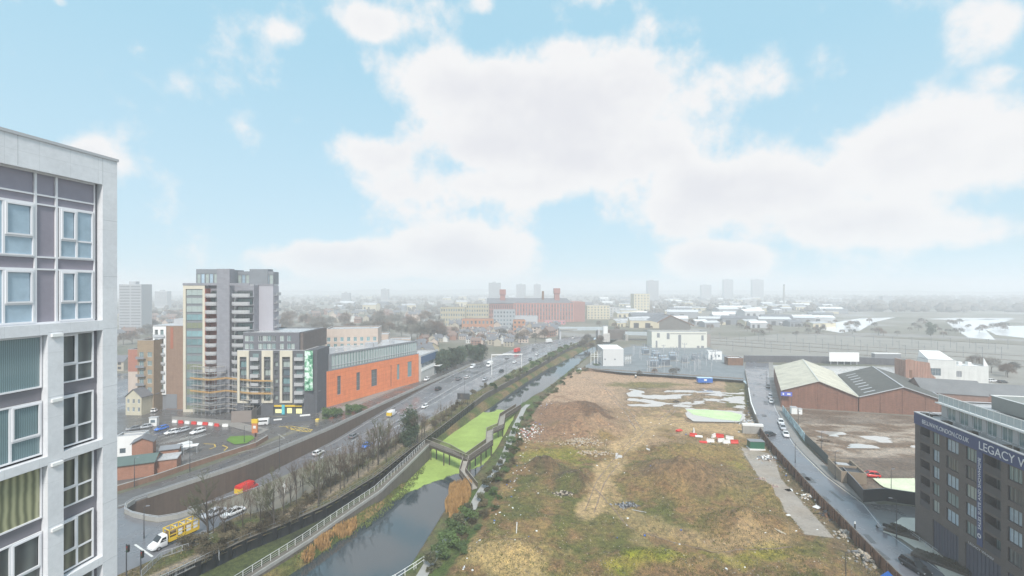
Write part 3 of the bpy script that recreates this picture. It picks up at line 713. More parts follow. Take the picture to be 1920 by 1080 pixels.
b = MB(); pts = [(ip(NW, y)-.17, y, ip(SLIP, y)+1.25) for y in frange(97, 134, 2.5)]
for p, q in zip(pts, pts[1:]): b.tube(p, q, .05, n=4); b.tube(p, (p[0], p[1], p[2]-.4), .04, n=4)
b.build('handrail', C_LG, t)
# central reservation barrier
t = thing('crash_barrier', (0,0,0), 'low grey crash barrier along the middle of the dual carriageway', 'barrier')
def med(y): return ip(FW, y)*.46+ip(SE, y)*.54
b = MB(); ribbon(b, [(med(y), y, ip(RAMP, y)+.45, ip(RAMP, y)+.8) for y in frange(168, 436, 5)], .12); b.build('rail', C_MIDG, t)
b = MB()
for y in frange(168, 436, 5): b.cbox(med(y)+.2, y, ip(RAMP, y), ip(RAMP, y)+.7, .15, .15)
b.build('posts', C_MIDG, t)['kind'] = 'stuff'
t = thing('crash_barrier', (0,0,0), 'grey crash barrier on the canal side of the carriageway below the verge', 'barrier')
b = MB(); ribbon(b, [(ip(SE, y)-.3, y, ip(RAMP, y)+.4, ip(RAMP, y)+.75) for y in frange(150, 430, 5)], .12); b.build('rail', C_LG, t)
b = MB()
for y in frange(150, 430, 5): b.cbox(ip(SE, y)-.2, y, ip(RAMP, y), ip(RAMP, y)+.7, .15, .15)
b.build('posts', C_LG, t)['kind'] = 'stuff'
# black sheet pile wall beside the canal
t = thing('sheet_pile_wall', (0,0,0), 'black ribbed sheet pile wall between the grass verge and the canal walkway', 'wall')
def pile(b, ys, z0, z1):
    pts = []
    for k, y in enumerate(ys): pts.append((ip(BW, y)+(0 if k % 4 < 2 else -.55), y, z0, z1))
    ribbon(b, pts, .12)
b = MB(); pile(b, frange(50, 190, .55), -3.1, .72); b.build('wall', C_BLACK, t)
b = MB(); ribbon(b, [(ip(BW, y)+.12, y, .72, .82) for y in frange(50, 190, 4)], .35); b.build('coping', C_CONCD, t)
t = thing('canal_wall', (0,0,0), 'dark stained canal wall running beyond the footbridge to the flyover', 'wall')
b = MB(); ribbon(b, [(ip(BW, y), y, -3.2, .5) for y in frange(190, 436, 5)], .6); b.build('wall', mat('dark_stone', (.085,.075,.065), .85, .3, .3, bump=.4, streak=.3), t)
b = MB(); ribbon(b, [(ip(BW, y)+.08, y, .5, .62) for y in frange(190, 436, 5)], .8); b.build('coping', C_CONCD, t)
# mesh fence on top of the pile wall
def post_fence(name, pts, h, step, m, label, cat, rails=(.3,.65,1.), r=.035, mesh=None, group=None):
    t = thing(name, (0,0,0), label, cat, group)
    b = MB()
    for p, q in zip(pts, pts[1:]):
        for k in rails: b.tube((p[0],p[1],p[2]+h*k), (q[0],q[1],q[2]+h*k), r*.8, n=4)
    b.build('rail', m, t)
    b = MB(); acc = 0
    for p, q in zip(pts, pts[1:]):
        p = Vector(p); q = Vector(q); L_ = (q-p).length; s = 0
        while s < L_:
            c = p.lerp(q, s/L_); b.tube(c, c+Vector((0,0,h)), r, n=4); s += step
    o = b.build('post', m, t); o['kind'] = 'stuff'
    if mesh:
        b = MB()
        for p, q in zip(pts, pts[1:]):
            p = Vector(p); q = Vector(q); L_ = (q-p).length; n = max(1, int(L_/mesh))
            for i in range(n):
                c = p.lerp(q, i/n); b.cbox(c.x, c.y, c.z+.08, c.z+h*.97, .02, .02)
        b.build('infill', m, t)
    return t
post_fence('metal_fence', [(ip(BW, y)-1.0, y, .1) for y in frange(72, 150, 4)], 1.1, 2, C_MIDG, 'thin grey rail fence along the verge above the black pile wall', 'fence', (.5, 1.))
post_fence('mesh_fence', [(ip(SE, y)+1.6, y, bank_z(ip(SE, y)+1.6, y)) for y in frange(98, 172, 3)], 2.4, 3, C_DARKG, 'tall dark mesh fence at the roadside behind the bare trees', 'fence', (.03,.5,1.), .05, .55)
post_fence('guard_railing', [P(q[0], q[1], 0) for q in ((265,1082),(303,1046),(353,1030),(400,1008))], 1.1, 1.5, C_LG, 'pale guard railing curving round the junction corner below the yellow truck', 'railing', (.1, 1.), .05, .2)
post_fence('guard_railing', [P(q[0], q[1], 0) for q in ((296,1096),(330,1080),(410,1040),(411,1052))], 1.2, 1.5, C_LG, 'second pale railing above the black wall at the bottom left', 'railing', (.1, 1.), .05, .25)
post_fence('quay_railing', [P(q[0], q[1], -2.2) for q in ((700,1112),(742,1090),(780,1066),(797,1054))], 1.2, 2., C_W, 'white double rail on the quay edge at the bottom of the canal', 'railing', (.5, 1.), .06)
# concrete walkway ramp with white railing
WK = [(50,-57,-1.6),(74,-46,-1.2),(88,-39.4,-.8),(95,-36.8,-.6),(107.7,-31.5,-.1),(122,-28.2,.5),(137,-25.2,1)]
t = thing('canal_walkway', (0,0,0), 'concrete walkway ramp climbing beside the canal to the footbridge', 'walkway')
b = MB(); ribbon(b, [(x+.55, y, -3.4, z-.02) for y, x, z in WK], 1.75); b.build('ramp', C_CONCD, t)
b = MB(); ribbon(b, [(x+.62, y, z-.25, z+.40) for y, x, z in WK], .22); b.build('kerb', C_CONC, t)
pts = []
for (a, c) in zip(WK, WK[1:]):
    n = int((c[0]-a[0])/1.5)
    pts += [(a[1]+(c[1]-a[1])*k/n, a[0]+(c[0]-a[0])*k/n, a[2]+(c[2]-a[2])*k/n) for k in range(n)]
pts.append((WK[-1][1], WK[-1][0], WK[-1][2]))
b = MB(); b2 = MB()
for p, q in zip(pts, pts[1:]):
    o = Vector((-1.05, 0, 0)); p = Vector(p)+o; q = Vector(q)+o
    for h, r in ((1.2,.055),(.75,.025),(.4,.025)): b.tube(p+Vector((0,0,h)), q+Vector((0,0,h)), r, n=4)
C_RW = mat('worn_white_rail', (.52,.52,.51), .6, .12, 1)
b2.cbox(0, 0, -.2, 1.2, .12, .08); pm_ = b2.mesh('rail_post', C_RW)
b.build('handrail', C_RW, t)
for p in pts[:95]: inst('rail_post', pm_, t, (p[0]-1.05, p[1], p[2]))
# footbridge: Y shape of timber decks
def deck(root, pts, wd, wall_h=1.3):
    pts = [Vector(p) for p in pts]; b = MB(); g_ = MB(); r = MB(); s = MB()
    nrm = []
    for i, p in enumerate(pts):
        a = pts[max(0, i-1)]; c = pts[min(len(pts)-1, i+1)]; d = (c-a); d.z = 0; d.normalize(); nrm.append(Vector((-d.y, d.x, 0)))
    for i in range(len(pts)-1):
        p, q, n0, n1 = pts[i], pts[i+1], nrm[i]*wd/2, nrm[i+1]*wd/2
        z = Vector((0,0,.12))
        b.loft([[p-n0-z, p+n0-z, p+n0, p-n0], [q-n1-z, q+n1-z, q+n1, q-n1]])
        for sgn in (-1, 1):
            a = p+n0*sgn; c = q+n1*sgn; zz = Vector((0,0,.13)); e = n0.normalized()*sgn*.12
            g_.loft([[a-zz-Vector((0,0,.5)), a+e-zz-Vector((0,0,.5)), a+e-zz+Vector((0,0,.16)), a-zz+Vector((0,0,.16))], [c-zz-Vector((0,0,.5)), c+e-zz-Vector((0,0,.5)), c+e-zz+Vector((0,0,.16)), c-zz+Vector((0,0,.16))]])
            L_ = (c-a).length; n = max(1, int(L_/.42))
            for k in range(n+1):
                m_ = a.lerp(c, k/n); tall = k % 4 == 0
                s.cbox(m_.x, m_.y, m_.z+.03, m_.z+wall_h-(0 if tall else .04), .12 if tall else .05, .12 if tall else .16, atan2(c.y-a.y, c.x-a.x))
            r.tube(a+Vector((0,0,wall_h)), c+Vector((0,0,wall_h)), .08, n=4); r.tube(a+Vector((0,0,.12)), c+Vector((0,0,.12)), .05, n=4)
    b.build('deck', C_TIMBER, root); g_.build('girder', C_TIMBERD, root); r.build('handrail', C_TIMBER, root); s.build('balustrade', C_TIMBERD, root)
A_, C_ = (-25.2,138.2,1.02), (-12.3,125,1.05)
t = thing('footbridge', C_, 'timber footbridge in a Y shape crossing the weedy canal', 'footbridge'); t.location = (0,0,0)
deck(t, [A_, (-18.7,131.9,1.1), C_, (-6.9,138.4,.8), (-7.4,151,.3), (-3.9,157,0), (-3.6,172,-.8), (2.6,191,-2.0)], 2.2)
for x, y in ((-23.5,136.6),(-19,132.3),(-12.4,125.6),(-9.8,132),(-7.1,138.6),(-7.4,150.5),(-4,157.4),(-3.6,171)):
    for s in (-.8, .8): b = MB(); b.tube((0,0,-4.5), (0,0,.0 if y < 155 else -1.0), .18, n=6); b.build('pier', C_TIMBERD, t, (x+s, y+.2*s, 0))
t = thing('bridge_stairs', (0,0,0), 'zigzag ramp stepping down from the middle of the footbridge to the towpath', 'stairs')
deck(t, [(-12.5,123.6,1.0), (-12.9,118.8,-.3), (-9.3,113.6,-2.1)], 1.6)
b = MB(); b.tube((-12.9,118.8,-4.5), (-12.9,118.8,-.5), .15, n=6); b.build('pier', C_TIMBERD, t)
# rusty wall between site and road
t = thing('site_wall', (0,0,0), 'rust brown board wall with posts holding the right road above the site', 'wall')
b = MB(); ys = frange(56, 152, 2.4); ribbon(b, [(ip(WR, y), y, -2.4, 1.0) for y in ys], -.14)
for k, y in enumerate(ys):
    if k % 2: b.cbox(ip(WR, y)-.25, y, -2.3, .2+.5*abs(fbm(y, 0, .4)), .12, 1.1)
b.build('wall', C_RUST, t)
b = MB()
for y in ys: b.cbox(ip(WR, y)-.2, y, -2.4, 1.15, .26, .26)
b.build('post', mat('rusty_post', (.085,.05,.035), .9, .3, .6), t)
b = MB(); ribbon(b, [(ip(WR, y)+.02, y, 1.0, 1.08) for y in ys], -.2); b.build('coping', C_CONCD, t)
t = thing('road_parapet', (0,0,0), 'weathered concrete parapet at the bend of the right road beyond the rusty wall', 'wall')
b = MB(); ribbon(b, [(ip(WR, y), y, -1.8, .85) for y in frange(152, 262, 4)], -.3); b.build('wall', C_CONCD, t)
b = MB(); ribbon(b, [(ip(WR, y)+.04, y, .85, .97) for y in frange(170, 215, 4)], -.4); b.build('coping', C_W, t)
# walls by the junction, compound edge
t = thing('brick_wall', (0,0,0), 'low red brown brick wall between the local road and the car park', 'wall')
b = MB(); pts = [P(*q) for q in ((150,942),(222,921),(290,901),(350,880),(430,854),(480,838),(503,824))]
ribbon(b, [(p.x, p.y, 0, 1.3) for p in pts], .3); b.build('wall', mat('old_brick', (.23,.135,.095), .85, .25, .5, streak=.15), t)
b = MB(); ribbon(b, [(p.x-.03, p.y-.03, 1.3, 1.4) for p in pts], .36); b.build('coping', C_CONC, t)
t = thing('compound_wall', (0,0,0), 'low brown edge wall between the bare site and the gravel compound', 'wall')
b = MB(); ribbon(b, [(x, y, -1.8, .35) for x, y in reversed(topline)], .25); b.build('wall', mat('brown_wall', (.22,.16,.12), .9, .2, .4), t)
post_fence('palisade_fence', [(x+.3, y+1.0, .0) for x, y in reversed(topline)], 2.2, 3, C_LG, 'thin pale palisade fence along the near edge of the electrical compound', 'fence', (.15, .9), .03, .8)
# dark hoardings round the yard
t = thing('hoarding', (0,0,0), 'dark green hoarding beside the right road with a painted pale blue stretch', 'hoarding')
hp = [P(*q) for q in ((1467,772),(1482,793),(1497,812),(1509,829))]; hd = [P(*q) for q in ((1509,829),(1530,849),(1552,872))]
b = MB(); ribbon(b, [(p.x, p.y, .1, 2.6) for p in hp], .1)
C_HP = mat('painted_hoarding', (.42,.55,.58), .7, .75, .35, fine=3); b.build('painted_panel', C_HP, t)
b = MB(); ribbon(b, [(p.x, p.y, .1, 2.6) for p in hd], .1); b.build('dark_panel', mat('dark_hoarding', (.035,.055,.055), .5, .12, .3), t)
t = thing('hoarding', (0,0,0), 'black hoarding angled round the pond below the yard', 'hoarding')
hd = [P(*q) for q in ((1580,898),(1600,920),(1619,943),(1660,940),(1712,948),(1760,955))]
b = MB(); ribbon(b, [(p.x, p.y, .1, 2.9) for p in hd], .1); b.build('panel', mat('black_hoarding', (.018,.022,.025), .45, .12, .3), t)
b = MB(); ribbon(b, [(p.x, p.y-.02, 2.9, 2.98) for p in hd], .16); b.build('coping', C_MIDG, t)
# roofless block hut
t = thing('block_enclosure', P(1553,880), 'roofless blockwork hut with two open cells beside the road hoarding', 'hut', rz=radians(-62))
b = MB()
for x0, x1, y0, y1 in ((0,9,-.15,.15),(0,9,4.85,5.15),(-.15,.15,.15,4.85),(4.4,4.6,.15,4.85),(8.85,9.0,.15,4.85)): b.box(x0, x1, y0, y1, 0, 3.0)
b.M = None
bb = MB(); bb.box(.15,4.4,.15,4.85,2.2,2.3); bb.box(4.6,8.85,.15,4.85,2.4,2.5)
t.rotation_euler = (0,0,radians(-107))
b.build('wall', mat('hut_block', (.27,.215,.16), .85, .15, .5, streak=.1), t); bb.build('dark_sheet', mat('tar_sheet', (.04,.04,.045), .4, .2, .4), t)
bb = MB(); bb.box(1.0,3.4,1.2,3.8,2.3,2.5); bb.build('panel', C_FLAT, t)

# ------------------------------------------------------------ vehicles (x forward, y left)
def ring(x, hb, ht, z0, z1):
    d = z1-z0
    L_ = [(hb*.88, z0), (hb, z0+.14*d), (hb, z0+.62*d), (ht, z0+.9*d), (ht*.86, z1)]
    return [(x, y, z) for y, z in L_] + [(x, -y, z) for y, z in reversed(L_)]
C_TYRE = C_RUB; C_RIM = mat('wheel_rim', (.35,.35,.37), .35, .05, metal=.6); C_CG = mat('car_glass', (.025,.03,.035), .08, .1, spec=.8)
C_HL = mat('headlight_lens', (.7,.7,.72), .15, .02); C_TL = mat('tail_light', (.45,.02,.02), .3, .05)
def paint(name, c): return mat('car_paint_'+name, c, .28, .03, .5, spec=.6)
PAINT = dict(white=paint('white', (.74,.74,.75)), silver=paint('silver', (.42,.43,.46)), grey=paint('grey', (.17,.175,.19)), black=paint('black', (.02,.021,.024)), blue=paint('blue', (.05,.10,.36)), red=paint('red', (.62,.03,.025)), ice=paint('ice', (.50,.53,.60)), cobalt=paint('cobalt', (.04,.17,.60)))
WHEEL = {}
def wheel_mesh(r):
    if r in WHEEL: return WHEEL[r]
    b = MB(); b.loft([[(r*a*cos(t), y, r*a*sin(t)) for t in [2*pi*k/14 for k in range(14)]] for y, a in ((-.11,.88),(-.08,1),(.08,1),(.11,.88))])
    c = MB(); c.loft([[(r*a*cos(t), y, r*a*sin(t)) for t in [2*pi*k/10 for k in range(10)]] for y, a in ((-.12,.58),(.12,.58))])
    WHEEL[r] = (b.mesh('tyre', C_TYRE, 40), c.mesh('rim', C_RIM)); return WHEEL[r]
def add_wheels(t, xs, hw, r):
    tm, rm = wheel_mesh(r)
    for x in xs:
        for s in (-1, 1): w_ = inst('wheel', tm, t, (x, s*(hw-.10), r)); inst('rim', rm, w_)
MESHC = {}
def car_mesh(kind, col):
    k = (kind, col)
    if k in MESHC: return MESHC[k]
    Lh, hw, belt, roof, cab = dict(hatch=(2.05,.86,.90,1.47,(-1.85,-1.45,.22,1.02)), saloon=(2.3,.9,.88,1.43,(-1.55,-.95,.25,1.1)), estate=(2.35,.9,.9,1.47,(-2.15,-1.8,.3,1.12)), suv=(2.3,.94,1.02,1.68,(-2.1,-1.75,.3,1.12)))[kind]
    b = MB(); z0 = .22
    b.loft([ring(-Lh, hw*.80, hw*.72, .42, belt-.12), ring(-Lh+.12, hw*.93, hw*.86, .28, belt-.02), ring(-Lh*.55, hw, hw*.92, z0, belt), ring(0, hw, hw*.93, z0, belt), ring(cab[3]+.1, hw, hw*.92, z0, belt-.01), ring(Lh*.78, hw*.96, hw*.84, z0, belt-.12), ring(Lh-.12, hw*.88, hw*.76, .26, belt-.22), ring(Lh, hw*.74, hw*.62, .38, belt-.34)])
    # roof skin and pillars
    a0, a1, a2, a3 = cab; hb, ht = hw*.86, hw*.70
    r_ = [(a1-.02, ht+.01), (a2+.02, ht+.01)]
    b.loft([[(a1-.05,-ht,roof-.05),(a2+.06,-ht,roof-.05),(a2+.06,ht,roof-.05),(a1-.05,ht,roof-.05)], [(a1+.08,-ht*.88,roof+.01),(a2-.08,-ht*.88,roof+.01),(a2-.08,ht*.88,roof+.01),(a1+.08,ht*.88,roof+.01)]])
    mid = (a1+a2)/2-.05
    for s in (-1, 1):
        for xb, xt in ((a0,a1),(mid,mid),(a3,a2)): b.tube((xb, s*(hb+.005), belt-.03), (xt, s*(ht+.005), roof-.03), .055 if xb != mid else .05, n=4)
        b.box(a3-.32, a3-.14, s*hw if s > 0 else -hw-.14, hw+.14 if s > 0 else -hw, belt-.03, belt+.11)
    g_ = MB(); g_.loft([[(a0,-hb,belt-.04),(a3,-hb*.96,belt-.04),(a3,hb*.96,belt-.04),(a0,hb,belt-.04)], [(a1,-ht,roof-.04),(a2,-ht,roof-.04),(a2,ht,roof-.04),(a1,ht,roof-.04)]])
    hl = MB(); hl.box(Lh-.30, Lh-.05, hw*.50, hw*.80, .60, .74); hl2 = MB(); hl2.box(Lh-.30, Lh-.05, -hw*.80, -hw*.50, .60, .74)
    tl = MB(); tl.box(-Lh-.01, -Lh+.16, hw*.58, hw*.84, .62, .80); tl2 = MB(); tl2.box(-Lh-.01, -Lh+.16, -hw*.84, -hw*.58, .62, .80)
    sh = MB(); sh.box(-Lh*.9, Lh*.88, -hw*.8, hw*.8, .16, .4)
    MESHC[k] = (b.mesh('car_body', PAINT[col], 50), g_.mesh('car_windows', C_CG), [(hl.mesh('headlight', C_HL), 'headlight'), (hl2.mesh('headlight', C_HL), 'headlight'), (tl.mesh('tail_light', C_TL), 'tail_light'), (tl2.mesh('tail_light', C_TL), 'tail_light')], sh.mesh('chassis', C_RUB), Lh, hw)
    return MESHC[k]
def car(p, rz, kind, col, label, group=None, far=False, cat='car'):
    bm, gm, li, sh, Lh, hw = car_mesh(kind, col)
    t = empty('car', p, rz, label, cat, group)
    inst('body', bm, t); inst('windows', gm, t); inst('chassis', sh, t)
    add_wheels(t, (-Lh*.62, Lh*.62), hw, .33)
    if not far:
        for m_, n_ in li: inst(n_, m_, t)
    return t
def van_mesh(col, lower=None, L2=2.6, H=2.3, minibus=False):
    k = ('van', col, L2, H, minibus)
    if k in MESHC: return MESHC[k]
    b = MB(); hw = .96
    b.loft([ring(-L2, hw*.96, hw*.88, .35, H-.06), ring(-L2+.15, hw, hw*.93, .25, H), ring(L2-1.75, hw, hw*.93, .25, H), ring(L2-1.45, hw, hw*.90, .25, H-.10), ring(L2-.85, hw, hw*.84, .25, 1.42), ring(L2-.15, hw*.94, hw*.78, .28, 1.05), ring(L2, hw*.82, hw*.7, .4, .8)])
    g_ = MB(); y0 = hw*.9; g_.add([(L2-1.40,-y0*.86,H-.12),(L2-1.40,y0*.86,H-.12),(L2-.80,y0*.9,1.44),(L2-.80,-y0*.9,1.44)], [(0,1,2,3)])
    for p_ in g_.v: pass
    g_.v = [(x+.03, y, z+.03) for x, y, z in g_.v]
    for s in (-1, 1):
        g_.add([(L2-1.75, s*(hw+.012), 1.35),(L2-1.05, s*(hw+.012), 1.35),(L2-1.40, s*(hw-.03), 1.95),(L2-1.75, s*(hw-.03), 1.98)], [(0,1,2,3)])
        if minibus: g_.box(-L2+.3, L2-1.9, s*hw-.02 if s > 0 else -hw-.012, hw+.012 if s > 0 else -hw+.02, 1.35, 1.9)
    hl = MB(); hl.box(L2-.25, L2-.02, hw*.5, hw*.82, .78, .95); h2 = MB(); h2.box(L2-.25, L2-.02, -hw*.82, -hw*.5, .78, .95)
    MESHC[k] = (b.mesh('van_body', PAINT[col], 50), g_.mesh('van_windows', C_CG), [(hl.mesh('headlight', C_HL), 'headlight'), (h2.mesh('headlight', C_HL), 'headlight')])
    return MESHC[k]
def van(p, rz, col, label, group=None, L2=2.6, H=2.3, minibus=False, rear=None, cat='van'):
    bm, gm, li = van_mesh(col, None, L2, H, minibus); t = empty('van', p, rz, label, cat, group)
    inst('body', bm, t); inst('windows', gm, t); add_wheels(t, (-L2*.6, L2*.62), .96, .35)
    for m_, n_ in li: inst(n_, m_, t)
    if rear:
        b = MB(); b.box(-L2-.03, -L2+.9, -.975, .975, .5, 1.75); b.build('rear_panel', rear, t)
    return t
def lorry(p, rz, label, cabm, boxm, L_=7.5, H=3.3, group=None, cat='lorry'):
    t = empty('lorry', p, rz, label, cat, group)
    b = MB(); x1 = L_/2; b.loft([ring(x1-1.9, 1.1, 1.05, .5, 2.5), ring(x1-1.0, 1.1, 1.0, .5, 2.45), ring(x1-.25, 1.08, .98, .5, 1.55), ring(x1, 1.0, .9, .55, 1.2)]); b.build('cab', cabm, t, smooth=50)
    b = MB(); b.add([(x1-.98,-.9,2.46),(x1-.98,.9,2.46),(x1-.24,.95,1.60),(x1-.24,-.95,1.60)], [(0,1,2,3)]); b.v = [(x+.04, y, z+.03) for x, y, z in b.v]; b.build('windscreen', C_CG, t)
    b = MB(); b.box(-L_/2, x1-2.0, -1.2, 1.2, .95, H); b.build('cargo_box', boxm, t)
    b = MB(); b.box(-L_/2+.1, x1-.4, -.5, .5, .5, .95); b.build('chassis', C_RUB, t); add_wheels(t, (-L_*.28, L_*.33), 1.1, .45); return t
def hd(tab, y): return atan2(8, ip(tab, y+8)-ip(tab, y))
UP, DN = 0, pi
def road_pt(px, py):
    z = 0.
    for _ in range(8): z = ip(RAMP, P(px, py, z).y)
    return P(px, py, z+.01)
for px, py, dr, kd, cl, lb, far in (
    (597,852,DN,'hatch','white','white car driving under the retaining wall, nearest on the sunken road', 0),
    (663,820,DN,'hatch','grey','dark grey blurred car ahead of the white car in the cutting', 0),
    (687,838,UP,'saloon','cobalt','bright blue car beside the grey one in the nearer lane', 0),
    (797,764,UP,'hatch','white','white car in the middle lanes right of the tall pine tree', 0),
    (822,731,DN,'suv','black','black car close to the far wall opposite the orange building end', 0),
    (860,712,DN,'suv','grey','grey off-roader heading this way below the evergreen hedge', 0),
    (876,709,DN,'estate','white','white car directly right of the grey off-roader', 0),
    (909,713,UP,'saloon','silver','silver car by the central barrier left of the lamp post', 1),
    (940,697,UP,'saloon','black','dark car beyond the silver one near the central barrier', 1),
    (951,672,DN,'hatch','silver','silver car before the red lorry on the far carriageway', 1),
    (965,680,UP,'saloon','white','white car between the lanes past the dark car', 1),
    (994,675,UP,'hatch','grey','grey car on the near carriageway by the bushy verge', 1),
    (1000,656,DN,'hatch','grey','small grey car just beyond the red lorry', 1),
    (1007,665,UP,'estate','white','white car on the near carriageway past the red lorry', 1),
    (1050,645,DN,'hatch','silver','tiny silver car far along the road below the white lorry', 1)):
    p = road_pt(px, py); dr = UP if p.x < med(p.y) else DN; car(p, hd(FW if px < 700 else SE, p.y)+dr, kd, cl, lb, 'cars on the dual carriageway', bool(far))
p = road_pt(735, 779); van(p, hd(FW, p.y)+UP, 'white', 'white van with a yellow chequered rear on the dual carriageway', rear=C_YEL)
p = road_pt(886, 690); van(p, hd(FW, p.y)+DN, 'white', 'small white van by the hedge on the far side of the road')
p = road_pt(918, 687); lorry(p, hd(FW, p.y)+DN, 'white box lorry coming this way in the fast lane', PAINT['white'], C_W, 6.5, 3.0)
p = road_pt(970, 661); lorry(p, hd(FW, p.y)+UP, 'red lorry with a yellow rear on the dual carriageway', PAINT['red'], PAINT['red'], 9, 3.4)
p = road_pt(1030, 643); lorry(p, hd(FW, p.y)+UP, 'white lorry far along the road near the flyover', PAINT['white'], C_W, 8, 3.6)
p = road_pt(1075, 635); van(p, hd(SE, p.y)+DN, 'white', 'distant white van just before the flyover')
p = P(463, 921, -5.9); t = van(p, hd(FW, 121)+UP, 'red', 'red emergency van with a yellow rear in the sunken road', rear=C_YEL, L2=2.9, H=2.5)
p = P(402, 966, 0); car(p, hd(NW, 99)+pi+.02, 'saloon', 'silver', 'silver grey saloon queueing on the slip road beside the white one')
p = P(437, 965, 0); car(p, hd(NW, 99)+pi, 'saloon', 'white', 'white saloon queueing on the slip road behind the yellow truck')
# yellow cage truck
p = P(326, 1016, 0); t = empty('cage_truck', p, hd(NW, 88)+pi+.05, 'white cabbed truck with a yellow cage body at the junction', 'truck')
b = MB(); b.loft([ring(1.5, 1.0, .95, .35, 2.35), ring(2.3, 1.0, .9, .35, 2.3), ring(3.0, 1.0, .84, .35, 1.5), ring(3.8, .95, .78, .38, 1.15), ring(4.0, .8, .7, .5, .85)]); b.build('cab', PAINT['white'], t, smooth=50)
b = MB(); b.add([(2.36,-.82,2.3),(2.36,.82,2.3),(3.05,.86,1.54),(3.05,-.86,1.54)], [(0,1,2,3)]); b.v = [(x+.02, y, z+.02) for x, y, z in b.v]
for s in (-1, 1): b.add([(1.7, s*1.012, 1.35),(2.75, s*1.012, 1.35),(2.35, s*.96, 2.05),(1.7, s*.96, 2.1)], [(0,1,2,3)])
b.build('windows', C_CG, t)
b = MB(); b.box(-3.9, 1.3, -1.1, 1.1, .85, 1.15); b.box(-3.9, 1.3, -1.1, -1.04, 1.15, 1.6); b.box(-3.9, 1.3, 1.04, 1.1, 1.15, 1.6)
for x in (-3.85,-2.6,-1.3,0,1.25):
    for s in (-1.07, 1.07): b.cbox(x, s, 1.1, 3.0, .13, .13)
    b.bar((x,-1.1,3.02), (x,1.1,3.02), .12, .1)
for s in (-1.07, 1.07):
    for z in (2.1, 3.02): b.bar((-3.9, s, z), (1.3, s, z), .13, .13)
b.build('cage', C_YEL, t)
b = MB()
for x0, x1 in ((-3.6,-2.8),(-2.4,-1.6),(-.9,-.2)):
    for s in (-1.125, 1.115): b.box(x0, x1, s, s+.01, 1.5, 2.6)
b.build('panel', C_W, t); b = MB(); b.box(-3.6, -.4, -.85, .85, 1.15, 1.9); b.box(.0, 1.0, -.8, .8, 1.15, 2.4); b.build('load', mat('brown_load', (.20,.13,.07), .9, .3, 1), t)
b = MB(); b.box(-3.8, 3.2, -.5, .5, .4, .85); b.build('chassis', C_RUB, t); add_wheels(t, (-2.2, 2.9), 1.0, .4)
for s in (-1, 1): m_ = MB(); m_.box(3.8, 4.0, .45*s-.16+.2*s, .45*s+.16+.2*s, .75, .92); m_.build('headlight', C_HL, t)
# car park
for px, py, a, kd, cl, lb in ((303,806,70,'hatch','cobalt','bright blue car parked first in the row left of the barriers'), (322,813,62,'hatch','white','white hatchback parked beside the bright blue car'), (341,810,62,'estate','silver','silver estate car parked between two white cars'), (371,812,66,'suv','white','white people carrier parked nearest the red and white barriers'),
    (283,773,8,'hatch','white','white car parked in front of the cream gabled house'), (266,772,12,'hatch','silver','silver car at the left end of the row by the cream house'), (530,791,10,'hatch','black','black car outside the lit shop front'), (272,803,40,'hatch','silver','pale car parked far left near the white kiosk'), (252,806,40,'saloon','grey','grey car parked at the left end of the car park')):
    car(P(px, py), radians(a)+pi, kd, cl, lb, 'cars parked by the apartment tower')
van(P(340, 846), radians(64)+pi, 'white', 'white van parked behind the low brick wall of the car park')
van(P(489, 797), radians(14)+pi, 'white', 'white minibus with a yellow nose at the junction by the tower', minibus=True)
for px, py, dr, kd, cl, lb in ((1430,726,0,'hatch','grey','dark car parked farthest up the right road'), (1436,746,0,'suv','silver','silver car parked second from the far end of the right road'), (1441,755,0,'hatch','white','white car parked against the silver one by the warehouse wall'),
    (1461,795,0,'suv','white','white off-roader leading the group of three beside the painted hoarding'), (1466,804,0,'estate','silver','silver estate in the middle of the three by the painted hoarding'), (1479,817,0,'saloon','white','white saloon nearest of the three by the painted hoarding')):
    p = P(px, py, .02); p.x = ip(RR, p.y)-1.3; car(p, hd(RR, p.y)+pi, kd, cl, lb, 'cars parked along the right road')
car(P(1444,817,.02), radians(20), 'hatch', 'black', 'small black car turning at the bend of the right road')
p = P(1716, 1068, .02); car(p, radians(96)+pi, 'suv', 'black', 'glossy black off-roader on the right road beside the dark apartment block')
car(P(1632,894,0), radians(165), 'hatch', 'red', 'red car on the mud behind the roofless hut')
car(P(1860,716,0), radians(5), 'suv', 'white', 'white car parked on the wet yard at the far right'); car(P(1880,718,0), radians(5), 'estate', 'black', 'dark car parked next to the white one at the far right')
# scooter with top box
t = thing('motor_scooter', P(1652, 992, .02), 'pale scooter with a black delivery box at the side road corner', 'scooter', rz=radians(120))
wt, wr_ = wheel_mesh(.33)
for x in (-.6, .62): w_ = inst('wheel', wt, t, (x, 0, .27)); w_.scale = (.8,.8,.8)
b = MB(); b.loft([ring(-.75,.12,.10,.35,.85), ring(-.3,.18,.14,.3,.8), ring(.1,.15,.12,.25,.45), ring(.45,.2,.14,.3,1.0), ring(.62,.12,.08,.4,1.05)]); b.tube((.5,-.35,1.1), (.5,.35,1.1), .03); b.build('body', PAINT['silver'], t, smooth=40)
b = MB(); b.box(-.95,-.35,-.28,.28,.9,1.35); b.build('top_box', C_RUB, t)
